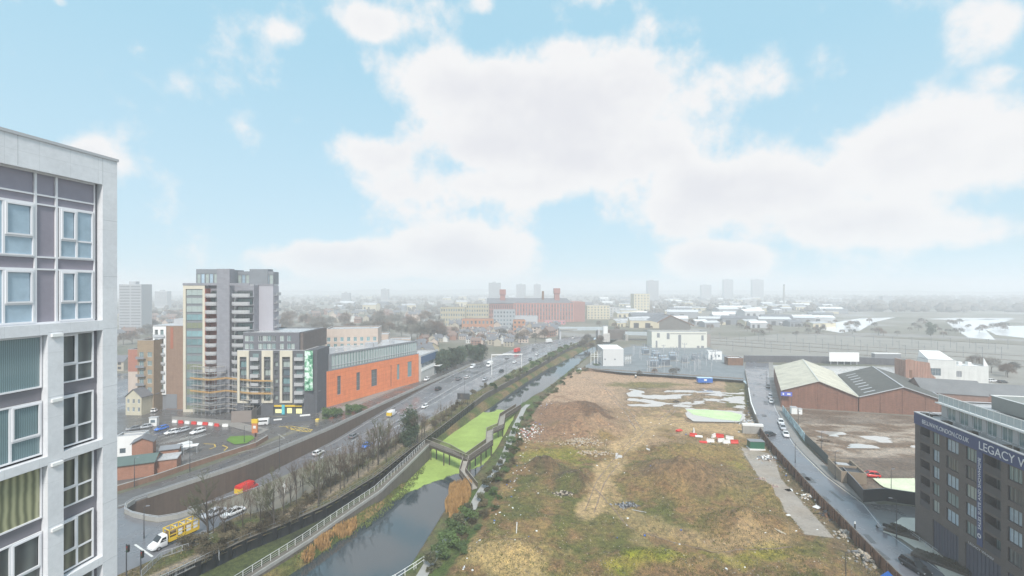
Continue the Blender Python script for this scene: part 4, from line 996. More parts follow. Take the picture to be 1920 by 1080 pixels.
# ------------------------------------------------------------ street furniture
LM = {}
def lamp(px, py, h, label, z=0., arm=1.4, double=False, ang=0., group='street lamps along the dual carriageway'):
    k = (h, arm, double)
    if k not in LM:
        b = MB(); b.tube((0,0,0),(0,0,1.2),.11,.11,6); b.tube((0,0,1.2),(0,0,h),.08,.05,6)
        a = MB(); hdm = MB()
        for s in ((1,-1) if double else (1,)):
            a.tube((0,0,h-.05), (s*arm,0,h+.25), .04, .035); hdm.loft([[(s*arm-.1,-.1,h+.2),(s*arm-.1,.1,h+.2),(s*arm-.1,.1,h+.32),(s*arm-.1,-.1,h+.32)],[(s*(arm+.6),-.08,h+.28),(s*(arm+.6),.08,h+.28),(s*(arm+.6),.08,h+.36),(s*(arm+.6),-.08,h+.36)]])
        LM[k] = (b.mesh('pole', C_DARKG), a.mesh('arm', C_DARKG), hdm.mesh('lamp_head', C_MIDG))
    t = empty('street_lamp', P(px, py, z), ang, label, 'street lamp', group); m_ = LM[k]
    inst('pole', m_[0], t); inst('arm', m_[1], t); inst('lamp_head', m_[2], t); return t
lamp(757, 836, 10, 'tall street lamp standing in the trees just left of the pine', 0, 1.6)
lamp(871, 752, 10, 'street lamp beside the dark road sign on the verge', 0, 1.6); lamp(949, 706, 10, 'street lamp on the verge right of the dark car', 0, 1.6, True); lamp(1008, 672, 10, 'street lamp on the verge past the red lorry', 0, 1.6, True); lamp(1058, 652, 10, 'most distant street lamp before the flyover', 0, 1.6, True)
lamp(1033, 672, 9, 'thin lamp post on the canal side beside the far water', 0, .8)
lamp(589, 801, 12, 'tall dark lamp post at the corner of the orange building', 0, 1.5, ang=.6, group=None); lamp(356, 884, 9, 'dark lamp post on the local road in front of the car park', 0, 1.2, group=None); lamp(524, 880, 9, 'dark lamp post on the parapet of the cutting', 0, 1.2, group=None)
lamp(252, 914, 7, 'lamp post by the brick sheds at the left end of the low wall', 0, .6, group=None); lamp(458, 830, 5, 'short lamp post on the small lawn', 0, .3, group=None); lamp(886, 690, 8, 'lamp post with a white top in front of the dense hedge', 0, 1., group=None)
lamp(1681, 1010, 7.5, 'slim lamp post at the planter beside the dark apartment block', 0, .9, ang=pi, group=None); lamp(1586, 1118, 7, 'pale lamp post rising from the near bottom of the site', -1.5, 1.3, group=None)
lamp(1491, 868, 5.5, 'white lamp post on the right road in front of the dark hoarding', 0, .4, group=None); lamp(1437, 722, 7, 'lamp post at the far bend of the right road by the tan roof', 0, .8, group=None); lamp(1566, 900, 7, 'pale pole with a white head standing by the roofless hut', 0, .3, group=None); lamp(1671, 940, 7, 'dark thin pole behind the black hoarding', 0, .2, group=None)
lamp(270, 1010, 6, 'thin street lamp on the junction island behind the yellow truck', 0, .5, group=None); lamp(1540, 850, 6, 'thin dark pole on the mud yard', 0, .2, group=None); lamp(1497, 806, 6, 'thin pole on the yard near the warehouse corner', 0, .2, group=None)
def signal(px, py, h, label):
    t = thing('traffic_light', P(px, py), label, 'traffic light', 'traffic lights at the junction')
    b = MB(); b.tube((0,0,0),(0,0,h),.09,.07,6); b.build('pole', C_DARKG, t)
    b = MB(); b.box(.1,.45,-.2,.15,h-1.3,h-.2); b.build('signal_head', C_RUB, t)
    for k, m_ in enumerate((mat('red_lens', (.30,.02,.02), .3), mat('amber_lens', (.12,.06,.02), .3), mat('green_lens', (.02,.08,.04), .3))):
        b = MB(); b.tube((.28,-.22,h-.38-.34*k),(.28,-.26,h-.38-.34*k),.11,n=8); b.build('lens', m_, t)
signal(237, 1082, 5.5, 'traffic light on a tall pole at the left edge of the junction'); signal(264, 1078, 4.2, 'traffic light beside the white stop line'); signal(478, 830, 3.2, 'traffic light at the corner of the small lawn')
# totem
t = thing('totem_sign', P(478, 812), 'orange and yellow totem sign on the corner by the lawn', 'sign')
b = MB(); b.box(-.9,.9,-.3,.3,0,3.3); b.build('column', mat('orange_totem', (.55,.20,.08), .6, .1, 1), t); b = MB(); b.box(-1.0,1.0,-.35,.35,3.3,4.6); b.build('cap', C_YEL, t); b = MB(); b.box(-.45,.45,-.33,-.3,1.6,2.5); b.build('roundel', C_W, t)
# gantry
t = thing('sign_gantry', (0,0,0), 'pale steel portal gantry over the far carriageway', 'gantry')
a = PY(922, 668, 250); c = PY(947, 662, 262); c = Vector((a.x+9, a.y+4, 0)); a.z = 0; b = MB()
b.tube(a, a+Vector((0,0,11.3)), .18, n=6); b.bar(a+Vector((-.2,0,11.5)), a+Vector((17,3,11.5)), .5, .45); b.tube(a+Vector((16.5,3,0)), a+Vector((16.5,3,11)), .16, n=6); b.build('portal', C_W, t)
b = MB(); b.cbox(a.x+8.6, a.y+1.9, 10.7, 11.9, 5, .2, .17); b.build('sign_panel', C_LG, t)
t = thing('road_sign', P(869, 760, 0), 'large dark back of a road sign on two posts by the verge', 'sign', rz=radians(-8))
b = MB(); b.box(-2.6,2.6,-.05,.05,2.4,4.9); b.build('sign_panel', C_DARKG, t); b = MB(); b.tube((-1.7,.12,0),(-1.7,.12,4.8),.08); b.tube((1.7,.12,0),(1.7,.12,4.8),.08); b.build('post', C_DARKG, t)
t = thing('road_sign', P(533, 935, -.5), 'white triangular sign on twin posts beside the slip road trees', 'sign', rz=radians(-30))
b = MB(); b.prism([(0,0),(1.4,0),(.7,0.08)], 0, .01); b.v = []; b.f = []; b.m = []; b.add([(-.7,0,2.6),(.7,0,2.6),(0,0,3.9),(-.7,.05,2.6),(.7,.05,2.6),(0,.05,3.9)], [(0,1,2),(5,4,3),(0,3,4,1),(1,4,5,2),(2,5,3,0)]); b.build('sign_panel', C_W, t); b = MB(); b.tube((0,.1,0),(0,.1,3.6),.07); b.build('post', C_W, t)
t = thing('road_sign', P(1665, 1120, -.0), 'blue square road sign at the bottom by the rusty wall', 'sign', rz=radians(-20))
b = MB(); b.add([(0,-.03,2.1),(1.0,-.03,3.1),(0,-.03,4.1),(-1.0,-.03,3.1),(0,.03,2.1),(1.0,.03,3.1),(0,.03,4.1),(-1.0,.03,3.1)], [(0,1,2,3),(7,6,5,4),(0,4,5,1),(1,5,6,2),(2,6,7,3),(3,7,4,0)]); b.build('sign_panel', C_BLUE, t); b = MB(); b.tube((0,.08,0),(0,.08,3.6),.06); b.build('post', C_DARKG, t)
t = thing('bollard', P(1603, 994, .0), 'dark bollard with a white cap on the road edge above the rusty wall', 'bollard')
b = MB(); b.tube((0,0,0),(0,0,1.3),.13,n=8); b.build('post', C_RUB, t); b = MB(); b.tube((0,0,1.3),(0,0,1.7),.16,.1,n=8); b.build('cap', C_W, t)
t = thing('grit_bin', P(595, 791), 'yellow grit bin on the pavement by the orange building hedge', 'bin')
b = MB(); b.loft([[(-.5,-.4,0),(.5,-.4,0),(.5,.4,0),(-.5,.4,0)],[(-.62,-.5,.9),(.62,-.5,.9),(.62,.5,.9),(-.62,.5,.9)]]); b.build('body', mat('sand_plastic', (.62,.5,.22), .5, .1), t); b = MB(); b.loft([[(-.66,-.54,.9),(.66,-.54,.9),(.66,.54,.9),(-.66,.54,.9)],[(-.4,-.3,1.15),(.4,-.3,1.15),(.4,.3,1.15),(-.4,.3,1.15)]]); b.build('lid', C_YEL, t)
# red and white plastic barriers
def barrier_mesh(m_):
    b = MB(); b.loft([[(x,-.28,0),(x,.28,0),(x,.24,.35),(x,.12,.5),(x,.1,1.0),(x,-.1,1.0),(x,-.12,.5),(x,-.24,.35)] for x in (-1.,1.)]); return b.mesh('barrier', m_)
BR, BWh = barrier_mesh(C_RED), barrier_mesh(mat('white_plastic', (.75,.74,.72), .45, .1))
pts = [P(*q) for q in ((322,792),(345,794),(370,796),(390,797),(412,800),(433,800))]; seg = []
for p, q in zip(pts, pts[1:]):
    n = max(1, int((q-p).length/2.05)); seg += [(p.lerp(q, (k+.5)/n), atan2(q.y-p.y, q.x-p.x)) for k in range(n)]
for k, (p, a) in enumerate(seg):
    o = inst('plastic_barrier', BR if k % 2 else BWh, None, p, a); tag(o, ('red' if k % 2 else 'white')+' plastic barrier in the line round the foot of the scaffolding', 'barrier', ('red' if k % 2 else 'white')+' barriers at the tower foot')
heap = (('red',1271,808,30,'lone red barrier lying left of the heap on the site'),('white',1301,810,70,'white barrier at the back left of the heap, upright'),('red',1300,818,-20,'red barrier under the white one at the left of the heap'),('white',1310,819,-15,'white barrier tipped over at the left of the heap'),('red',1318,829,-12,'red barrier lying front left of the heap'),('white',1332,829,-15,'white barrier at the front between two red ones'),('white',1338,820,40,'white barrier at the back middle of the heap'),
  ('red',1350,820,-30,'red barrier in the middle of the heap'),('white',1352,829,10,'white barrier low in the middle front of the heap'),('red',1346,826,65,'red barrier standing on end in the middle of the heap'),('white',1368,824,-25,'white barrier at the back right of the heap'),('red',1377,832,-5,'red barrier at the right end of the heap'),('white',1362,832,5,'white barrier front right beside the end red one'))
for c, px, py, a, lb in heap:
    p = P(px, py, ZS); p.z = low_z(p.x, p.y)+.0
    o = inst('plastic_barrier', BR if c == 'red' else BWh, None, p, radians(a)); tag(o, lb, 'barrier', 'plastic barriers dumped on the site')
    if 'lying' in lb or 'tipped' in lb: o.rotation_euler = (radians(88), 0, radians(a)); o.location.z += .28
    o.scale = (1.15,1.15,1.15)
# ------------------------------------------------------------ building kit
def pframe(A, B):
    d = B-A; return atan2(d.y, d.x), hypot(d.x, d.y)
def wall_face(mb, ox, oy, ang, L_, z0, z1, ops, rec=.18, mi=0):
    """wall with real openings and reveals; local x along, y inwards"""
    keep = mb.M; T = Matrix.Translation((ox, oy, 0)) @ Matrix.Rotation(ang, 4, 'Z'); mb.M = T if keep is None else keep @ T
    xs = sorted({0., L_, *[v for o in ops for v in (o[0], o[1])]}); zs = sorted({z0, z1, *[v for o in ops for v in (o[2], o[3])]})
    xs = [x for x in xs if 0 <= x <= L_]; zs = [z for z in zs if z0 <= z <= z1]
    for i in range(len(xs)-1):
        run = None
        for k in range(len(zs)-1):
            cx, cz = (xs[i]+xs[i+1])/2, (zs[k]+zs[k+1])/2
            hole = any(o[0] < cx < o[1] and o[2] < cz < o[3] for o in ops)
            if not hole:
                run = (run[0], zs[k+1]) if run else (zs[k], zs[k+1])
            if (hole or k == len(zs)-2) and run:
                mb.quad((xs[i],0,run[0]),(xs[i+1],0,run[0]),(xs[i+1],0,run[1]),(xs[i],0,run[1]), mi); run = None
    for x0, x1, a, c in [o[:4] for o in ops]:
        mb.quad((x0,0,a),(x0,0,c),(x0,rec,c),(x0,rec,a), mi); mb.quad((x1,0,c),(x1,0,a),(x1,rec,a),(x1,rec,c), mi)
        mb.quad((x0,0,a),(x0,rec,a),(x1,rec,a),(x1,0,a), mi); mb.quad((x0,rec,c),(x0,0,c),(x1,0,c),(x1,rec,c), mi)
    mb.M = keep
WIN = {}
def win_mesh(wd, h, nx, nz, fm, gm, th=.07):
    k = (round(wd,2), round(h,2), nx, nz, fm.name, gm.name, th)
    if k in WIN: return WIN[k]
    b = MB(); d = .07
    b.box(0,wd,0,d,0,th); b.box(0,wd,0,d,h-th,h); b.box(0,th,0,d,th,h-th); b.box(wd-th,wd,0,d,th,h-th)
    for i in range(1, nx): b.box(wd*i/nx-th*.4, wd*i/nx+th*.4, .005, d-.005, th, h-th)
    for i in range(1, nz): b.box(th, wd-th, .008, d-.008, h*i/nz-th*.35, h*i/nz+th*.35)
    g_ = MB(); g_.quad((th,.04,th),(wd-th,.04,th),(wd-th,.04,h-th),(th,.04,h-th))
    WIN[k] = (b.mesh('window', fm), g_.mesh('pane', gm)); return WIN[k]
COUNT = {}
def place_windows(t, ox, oy, ang, ops, fm, gm, nx=2, nz=1, rec=.18, name='window', th=.07, lim=95):
    c, s = cos(ang), sin(ang); extra = []
    for o in ops:
        x0, x1, a, b_ = o[:4]; n = COUNT.get((t, name), 0)
        yy = rec-.05; X = ox+x0*c-yy*s; Y = oy+x0*s+yy*c
        g2 = o[4] if len(o) > 4 else gm
        wm, pm = win_mesh(x1-x0, b_-a, nx, nz, fm, g2, th)
        if n < lim:
            w_ = inst(name, wm, t, (X, Y, a), ang); inst('pane', pm, w_); COUNT[(t, name)] = n+1
        else: extra.append((X, Y, a, wm, pm))
    if extra:
        b = MB()
        for X, Y, a, wm, pm in extra:
            b.M = Matrix.Translation((X, Y, a)) @ Matrix.Rotation(ang, 4, 'Z')
            b.add([v.co[:] for v in wm.vertices], [tuple(p.vertices) for p in wm.polygons], 0); b.add([v.co[:] for v in pm.vertices], [tuple(p.vertices) for p in pm.polygons], 1)
        o = b.build(name+'_row', [fm, gm], t); o['kind'] = 'stuff'
def grid(L_, z0, n, wd, fl, fh, h, sill=.9, x0=None, x1=None):
    x0 = 0 if x0 is None else x0; x1 = L_ if x1 is None else x1; out = []
    pitch = (x1-x0)/n
    for k in range(fl):
        for i in range(n):
            c = x0+pitch*(i+.5); out.append((c-wd/2, c+wd/2, z0+k*fh+sill, z0+k*fh+sill+h))
    return out
def block(t, L_, D, H, wm, ops=({},), z0=0., rm=None, fm=None, gm=None, nx=2, nz=1, rec=.18, par=.5, ox=0., oy=0., th=.07, wname='wall', coping=None):
    """box building part with openings; ops = dict side -> openings; origin at (ox, oy) front left"""
    fm = fm or C_FRAMED; gm = gm or C_GLASS; rm = rm or C_FLAT
    sides = dict(front=(ox,oy,0,L_), right=(ox+L_,oy,pi/2,D), back=(ox+L_,oy+D,pi,L_), left=(ox,oy+D,-pi/2,D)); mb = MB()
    for k, (x, y, a, l) in sides.items():
        o = ops.get(k, []); wall_face(mb, x, y, a, l, z0, H, o, rec); 
        if o: place_windows(t, x, y, a, o, fm, gm, nx, nz, rec, th=th)
    if any(ops.get(k) for k in ops):
        mb.box(ox+.6, ox+L_-.6, oy+.6, oy+D-.6, z0, z0+.2)
    w_ = mb.build(wname, wm, t)
    b = MB(); b.box(ox+.25, ox+L_-.25, oy+.25, oy+D-.25, H-par-.3, H-par)
    r = b.build('roof', rm, t)
    b = MB(); e = .04
    for x0, x1, y0, y1 in ((ox-e,ox+L_+e,oy-e,oy+.28),(ox-e,ox+L_+e,oy+D-.28,oy+D+e),(ox-e,ox+.28,oy+.28,oy+D-.28),(ox+L_-.28,ox+L_+e,oy+.28,oy+D-.28)): b.box(x0,x1,y0,y1,H-.004,H+.09)
    b.build('coping', coping or C_LG, t)
    return w_
def gable(t, L_, D, H, R_, wm, rm, ops={}, axis='x', ox=0, oy=0, ov=.35, fm=None, gm=None, chim=False, nx=2):
    fm = fm or C_FRAME; gm = gm or C_GLASS
    sides = dict(front=(ox,oy,0,L_), right=(ox+L_,oy,pi/2,D), back=(ox+L_,oy+D,pi,L_), left=(ox,oy+D,-pi/2,D)); mb = MB()
    for k, (x, y, a, l) in sides.items():
        wall_face(mb, x, y, a, l, 0, H, ops.get(k, []), .12); place_windows(t, x, y, a, ops.get(k, []), fm, gm, nx, 1, .12)
    if axis == 'x':
        for x in (ox, ox+L_): mb.add([(x,oy,H),(x,oy+D,H),(x,oy+D/2,H+R_)], [(0,1,2)])
        b = MB(); k = R_/(D/2)
        for s in (-1, 1):
            y0 = oy-ov if s < 0 else oy+D+ov; b.loft([[(ox-ov,y0,H-ov*k),(ox-ov,oy+D/2,H+R_),(ox-ov,oy+D/2,H+R_+.16),(ox-ov,y0,H-ov*k+.16)],[(ox+L_+ov,y0,H-ov*k),(ox+L_+ov,oy+D/2,H+R_),(ox+L_+ov,oy+D/2,H+R_+.16),(ox+L_+ov,y0,H-ov*k+.16)]])
    else:
        for y in (oy, oy+D): mb.add([(ox,y,H),(ox+L_,y,H),(ox+L_/2,y,H+R_)], [(0,1,2)])
        b = MB(); k = R_/(L_/2)
        for s in (-1, 1):
            x0 = ox-ov if s < 0 else ox+L_+ov; b.loft([[(x0,oy-ov,H-ov*k),(ox+L_/2,oy-ov,H+R_),(ox+L_/2,oy-ov,H+R_+.16),(x0,oy-ov,H-ov*k+.16)],[(x0,oy+D+ov,H-ov*k),(ox+L_/2,oy+D+ov,H+R_),(ox+L_/2,oy+D+ov,H+R_+.16),(x0,oy+D+ov,H-ov*k+.16)]])
    mb.build('wall', wm, t); r = b.build('roof', rm, t)
    if chim: c = MB(); c.box(ox+L_*.25-.4,ox+L_*.25+.4,oy+D/2-.4,oy+D/2+.4,H+R_-.8,H+R_+1.2); c.build('chimney', mat('old_brick', (.23,.135,.095)), r)
    return r

# ------------------------------------------------------------ near left: panelled apartment tower
A = Vector((-24.5+.151*(-2), -2, 0)); B = Vector((-20.87, 24.06, 0)); ang, LL = pframe(A, B)
t = empty('apartment_building', (A.x, A.y, 0), ang, 'tall pale panelled apartment block filling the left edge', 'apartment block')
def S(s): return LL-s           # distance from the far corner -> local x
mb = MB(); rec = .38; ops = []; wins = []; bays = []
cols = [(.99, 2.40)]; big = [(3.17, 6.35)]
mods = [0., 7.35, 14.7, 22.0]
panes = []
for m in mods:
    sx0, sx1 = .74+m, 2.52+m         # narrow bay incl. reveal
    bx0, bx1 = 3.17+m, 6.35+m
    for f in range(7):               # two storey bays going down
        zt = 45.85-6.0*f
        if sx1 < LL: bays.append((S(sx1), S(sx0), zt-5.6, zt+.0))
        if bx1 < LL: bays.append((S(bx1), S(bx0), zt-5.6, zt+.0))
    # top recess spans both columns
top = (S(LL-.5), S(.74), 46.35, 53.3)
wall_face(mb, 0, 0, 0, LL, 0, 54.7, bays+[top], rec)
wall_face(mb, LL, 0, pi/2, 16, 0, 54.7, [], rec); wall_face(mb, LL, 16, pi, LL, 0, 54.7, [], rec); wall_face(mb, 0, 16, -pi/2, 16, 0, 54.7, [], rec)
mb.build('wall', C_PANEL, t)
b = MB(); b.box(.3, LL-.3, .3, 15.7, 53.7, 54.0); b.build('roof', C_FLAT, t)
b = MB(); b.box(-.05, LL+.05, -.05, .35, 54.66, 54.80); b.box(LL-.35, LL+.05, .35, 16, 54.66, 54.80); b.build('coping', C_PANEL2, t)
# joints between panels
b = MB()
def seamv(s, z0, z1): b.box(S(s)-.008, S(s)+.008, -.004, .01, z0, z1)
def seamh(s0, s1, z): b.box(S(s1), S(s0), -.004, .01, z-.008, z+.008)
for m in mods:
    seamv(.74+m, 53.35, 54.66)
    for z in [51.5, 48.6]+[45.9-3.0*k for k in range(15)]: seamh(0, .72, z) if m == 0 else None
    for z in [45.95-3.0*k for k in range(15)]:
        if 3.15+m < LL: seamh(2.54+m, 3.15+m, z)
    seamv(4.3+m, 53.35, 54.66)
b.build('panel_joint', C_PANEL2, t)
# infill panels of the recessed bays
def infill(x0, x1, z0, z1, m_): 
    p_ = MB(); p_.box(x0, x1, rec-.03, rec+.02, z0, z1); p_.build('spandrel_panel', m_, t)
def bar_v(bb, s, z0, z1, w_=.075, y=rec-.10): bb.box(S(s)-w_/2, S(s)+w_/2, y, rec-.02, z0, z1)
def bar_h(bb, s0, s1, z, w_=.075, y=rec-.095): bb.box(S(s1), S(s0), y, rec-.022, z-w_/2, z+w_/2)
fr = MB(); C_REV = mat('dark_reveal', (.20,.195,.22), .5, .05)
def casement(s0, s1, z0, z1, side, glassm, curtain=None):
    """window: main light, opening sash and a lower light, as in each bay of the photo"""
    w_ = s1-s0; x0, x1 = S(s1), S(s0); f_ = MB(); th = .07; tr = z0+(z1-z0)*.36
    y0, y1 = rec-.12, rec-.03
    f_.box(x0,x1,y0,y1,z0,z0+th); f_.box(x0,x1,y0,y1,z1-th,z1); f_.box(x0,x0+th,y0,y1,z0+th,z1-th); f_.box(x1-th,x1,y0,y1,z0+th,z1-th)
    xm = x0+w_*.5 if side == 'mid' else (x0+w_*.62 if side == 'right' else x0+w_*.38)
    f_.box(xm-th*.6,xm+th*.6,y0+.005,y1-.005,z0+th,z1-th)
    if side == 'mid': f_.box(x0+th,x1-th,y0+.01,y1-.01,tr-.04,tr+.04); sx = (x0+th, xm-th*.6)
    elif side == 'right': f_.box(xm+th*.6,x1-th,y0+.01,y1-.01,tr-.04,tr+.04); sx = (xm+th*.6, x1-th)
    else: f_.box(x0+th,xm-th*.6,y0+.01,y1-.01,tr-.04,tr+.04); sx = (x0+th, xm-th*.6)
    a, c = sx; e = .075; ya = y0-.03; z2, z3 = tr+.04, z1-th
    f_.box(a,c,ya,y0+.02,z2,z2+e); f_.box(a,c,ya,y0+.02,z3-e,z3); f_.box(a,a+e,ya,y0+.02,z2+e,z3-e); f_.box(c-e,c,ya,y0+.02,z2+e,z3-e)
    w_o = f_.build('window', C_FRAME, t); g_ = MB(); g_.quad((x0+th,y1-.04,z0+th),(x1-th,y1-.04,z0+th),(x1-th,y1-.04,z1-th),(x0+th,y1-.04,z1-th)); g_.build('pane', glassm, w_o)
    return w_o
def clearpane(name, inner, mixf=.42):
    """window glass with what hangs behind it seen through: a thin glass coat over the cloth"""
    m_ = inner.copy(); m_.name = name; N = m_.node_tree.nodes; bb = N['Principled BSDF']; bb.inputs['Coat Weight'].default_value = 1; bb.inputs['Coat Roughness'].default_value = .03; bb.inputs['Roughness'].default_value = .5; return m_
def fold_mat(name, c0, c1, freq=14., rough=.6):
    m_ = bpy.data.materials.new(name); m_.use_nodes = True; N = m_.node_tree.nodes; L = m_.node_tree.links; bb = N['Principled BSDF']
    tc = N.new('ShaderNodeTexCoord'); wv = N.new('ShaderNodeTexWave'); wv.wave_type = 'BANDS'; wv.bands_direction = 'X'; wv.inputs['Scale'].default_value = freq/6.28; wv.inputs['Distortion'].default_value = 2.; wv.inputs['Detail'].default_value = 2
    L.new(tc.outputs['Object'], wv.inputs['Vector']); r = N.new('ShaderNodeValToRGB'); L.new(wv.outputs[0], r.inputs[0]); r.color_ramp.elements[0].color = (*c0,1); r.color_ramp.elements[1].color = (*c1,1)
    L.new(r.outputs[0], bb.inputs['Base Color']); bb.inputs['Roughness'].default_value = rough; bb.inputs['Coat Weight'].default_value = 1.; bb.inputs['Coat Roughness'].default_value = .04; bb.inputs['Coat IOR'].default_value = 1.6; return m_
G_BLIND = fold_mat('blinds_behind_glass', (.11,.17,.19), (.22,.31,.33), 30); G_CURT = fold_mat('curtains_behind_glass', (.14,.15,.09), (.40,.40,.25), 7); G_DIM = fold_mat('room_behind_glass', (.06,.07,.075), (.13,.15,.15), 3); G_SKY = mat('painted_sky_glass', (.36,.47,.56), .15, .18, .25, rnd=.2, spec=.9); G_BRN = fold_mat('dim_room_behind_glass', (.08,.085,.07), (.20,.20,.15), 5)  # G_SKY: the reflected sky is put into the pane colour
rr = random.Random(4)
for mi, m in enumerate(mods):
    s0, s1 = .97+m, 2.50+m; q0, q1 = 3.20+m, 6.32+m
    # top two storeys
    if s1 < LL:
        for z0, z1 in ((46.42,48.84),(49.44,51.82)): casement(s0, s1, z0, z1, 'mid', G_SKY if z0 > 49 else G_DIM if mi else G_SKY)
        for z0, z1 in ((48.88,49.40),(51.86,52.24),(52.30,53.26)): infill(S(s1+.08), S(.90+m), z0, z1, C_MAUVE)
        for z0, z1 in ((46.42,48.84),(48.88,49.40),(49.44,51.82),(51.86,52.24),(52.30,53.26)): infill(S(3.38+m), S(2.66+m), z0, z1, C_MAUVE)
        bb = MB(); bar_v(bb, 2.60+m, 46.4, 53.3, .09); bar_v(bb, 3.44+m, 46.4, 53.3, .09); bar_v(bb, .90+m, 46.4, 53.3, .04)
        for z in (46.39, 48.86, 49.42, 51.84, 52.27, 53.27): bar_h(bb, .9+m, 3.44+m, z)
        bb.build('mullion', C_FRAME, t)
        b2 = MB(); b2.box(S(.90+m), S(.745+m), rec-.02, rec+.02, 46.36, 53.3); b2.build('reveal_strip', C_REV, t)
    if q1 < LL:
        for z0, z1 in ((46.42,48.84),(49.44,51.82)): casement(3.5+m, q1+.1, z0, z1, 'right', G_SKY)
        for z0, z1 in ((48.88,49.40),(51.86,52.24),(52.30,53.26)): infill(S(q1+.1), S(3.5+m), z0, z1, C_MAUVE)
        for z0, z1 in ((46.42,53.26),): infill(S(8.0+m), S(q1+.16), z0, z1, C_MAUVE)
        bb = MB()
        for z in (46.39, 48.86, 49.42, 51.84, 52.27, 53.27): bar_h(bb, 3.44+m, 8.0+m, z)
        bb.build('mullion', C_FRAME, t)
    for f in range(7):
        zt = 45.85-6.0*f; vis = f < 3 and mi == 0
        gl = [[G_DIM, G_DIM], [G_BRN, G_BRN], [G_DIM, G_BRN]][f % 3]; gb = [[G_BLIND, G_BLIND], [G_CURT, G_DIM], [G_BLIND, G_BLIND]][f % 3]
        if f > 4 and mi: continue
        if s1 < LL:
            casement(.96+m, 2.50+m, zt-2.42, zt-.03, 'mid', gl[0]); casement(.96+m, 2.50+m, zt-5.5, zt-3.02, 'mid', gl[1]); infill(S(2.50+m), S(.96+m), zt-3.0, zt-2.44, C_REV)
            b2 = MB(); b2.box(S(.96+m), S(.745+m), rec-.02, rec+.02, zt-5.6, zt); b2.build('reveal_strip', C_REV, t)
        if q1 < LL:
            casement(q0, q0+1.75+1.35, zt-2.42, zt-.03, 'left', gb[0]); casement(q0, q0+3.1, zt-5.5, zt-3.02, 'right', gb[1]); infill(S(q1), S(q0-.02), zt-3.0, zt-2.44, C_REV)
            b2 = MB(); b2.box(S(3.05+m), S(2.60+m), -.10, -.002, zt-.12, zt+.02); b2.build('trickle_vent', C_W, t)
            b2 = MB(); b2.box(S(3.05+m), S(2.60+m), -.10, -.002, zt-3.15, zt-3.01); b2.build('trickle_vent', C_W, t)

# ------------------------------------------------------------ near right: dark brick apartment block
A = Vector((78.2, 88.3, 0)); B = Vector((78.2-.2*60, 88.3-60, 0)); ang, L0 = pframe(A, B); LL = L0
t = empty('apartment_building', (A.x, A.y, 0), ang, 'dark brick apartment block with a navy lettered banner at the right edge', 'apartment block')
C_DB = courses('dark_brick', (.118,.098,.09), (.09,.074,.068), (.15,.135,.125), streak=.08)
ops = []; balc = []; zr = [21.6-3.07*k for k in range(6)]
colsW = [(4.8,6.5,1,0),(8.2,11.0,2,0),(12.6,14.8,2,0),(20.6,23.,2,0),(24.4,27.2,2,0),(28.6,30.8,1,0),(36.6,39,2,0),(40.4,43.2,2,0),(44.6,46.8,1,0),(52,54.5,2,0)]
colsB = [(1.5,4.1),(16.4,19.4),(32.2,35.4),(48,51)]
for x0, x1, n, _ in colsW:
    for z in zr[:5]: ops.append((x0, x1, z-2.15, z))
bops = [(x0, x1, z-2.6, z+.05) for x0, x1 in colsB for z in zr[:5]]
gops = [(x0, x1, .3, 5.6) for x0, x1 in ((4.8,11.0),(12.4,19.4),(20.6,27.2),(28.6,35.4),(36.6,43.2),(44.6,51))]
mb = MB(); wall_face(mb, 0, 0, 0, LL, 0, 23.7, ops+gops, .22)
mb = MB(); wall_face(mb, 0, 0, 0, LL, 0, 23.7, ops+gops+bops, .22)
for x0, x1 in colsB:   # balcony rooms behind the openings
    for z in zr[:5]:
        mb.box(x0-.1, x1+.1, 1.5, 1.7, z-2.6, z+.05); mb.box(x0-.1, x1+.1, .22, 1.6, z-2.75, z-2.61); mb.box(x0-.1, x0, .2, 1.5, z-2.6, z+.05); mb.box(x1, x1+.1, .2, 1.5, z-2.6, z+.05)
wall_face(mb, LL, 0, pi/2, 18, 0, 23.7, []); wall_face(mb, LL, 18, pi, LL, 0, 23.7, [])
eops = grid(18, 0, 3, 2.0, 6, 3.07, 2.0, 3.4); wall_face(mb, 0, 18, -pi/2, 18, 0, 23.7, eops, .2)
mb.build('wall', C_DB, t)
rr = random.Random(3); G_TEAL = fold_mat('teal_room_glass', (.10,.16,.17), (.24,.33,.33), 6); G_PALE = fold_mat('curtained_glass', (.25,.31,.30), (.42,.47,.44), 8)
ww = [o+(rr.choice([G_TEAL, G_TEAL, G_PALE, G_DIM, G_SKY]),) for o in ops]
place_windows(t, 0, 0, 0, [o for o in ww if o[1]-o[0] > 2], C_FRAMED, C_GLASS, 3, 1, .22, th=.09); place_windows(t, 0, 0, 0, [o for o in ww if o[1]-o[0] <= 2], C_FRAMED, C_GLASS, 2, 1, .22, th=.09)
place_windows(t, 0, 18, -pi/2, eops, C_FRAMED, C_GLASS, 2, 1, .2)
b = MB()
for x0, x1, a, c in gops:
    b.box(x0, x1, .18, .3, a, c)
    for k in range(1, 9): b.box(x0+(x1-x0)*k/9-.03, x0+(x1-x0)*k/9+.03, .12, .2, a, c)
b.build('shutter_panel', mat('blue_grey_shutter', (.075,.08,.11), .5, .08), t)
for x0, x1 in colsB:
    for z in zr[:5]:
        b = MB(); b.box(x0, x1, .02, .08, z-2.6, z-1.45); b.box(x0-.02, x1+.02, 0, .1, z-1.45, z-1.38); b.build('balcony_rail', C_DARKG, t)
        g_ = MB(); g_.box(x0+.3, x1-.3, 1.40, 1.48, z-2.5, z-.2); g_.build('balcony_door', G_DIM if rr.random() < .6 else G_TEAL, t)
b = MB(); b.box(-.12, LL, -.12, -.01, 21.75, 23.9); b.build('banner', mat('navy_banner', (.045,.07,.17), .5, .06), t); 
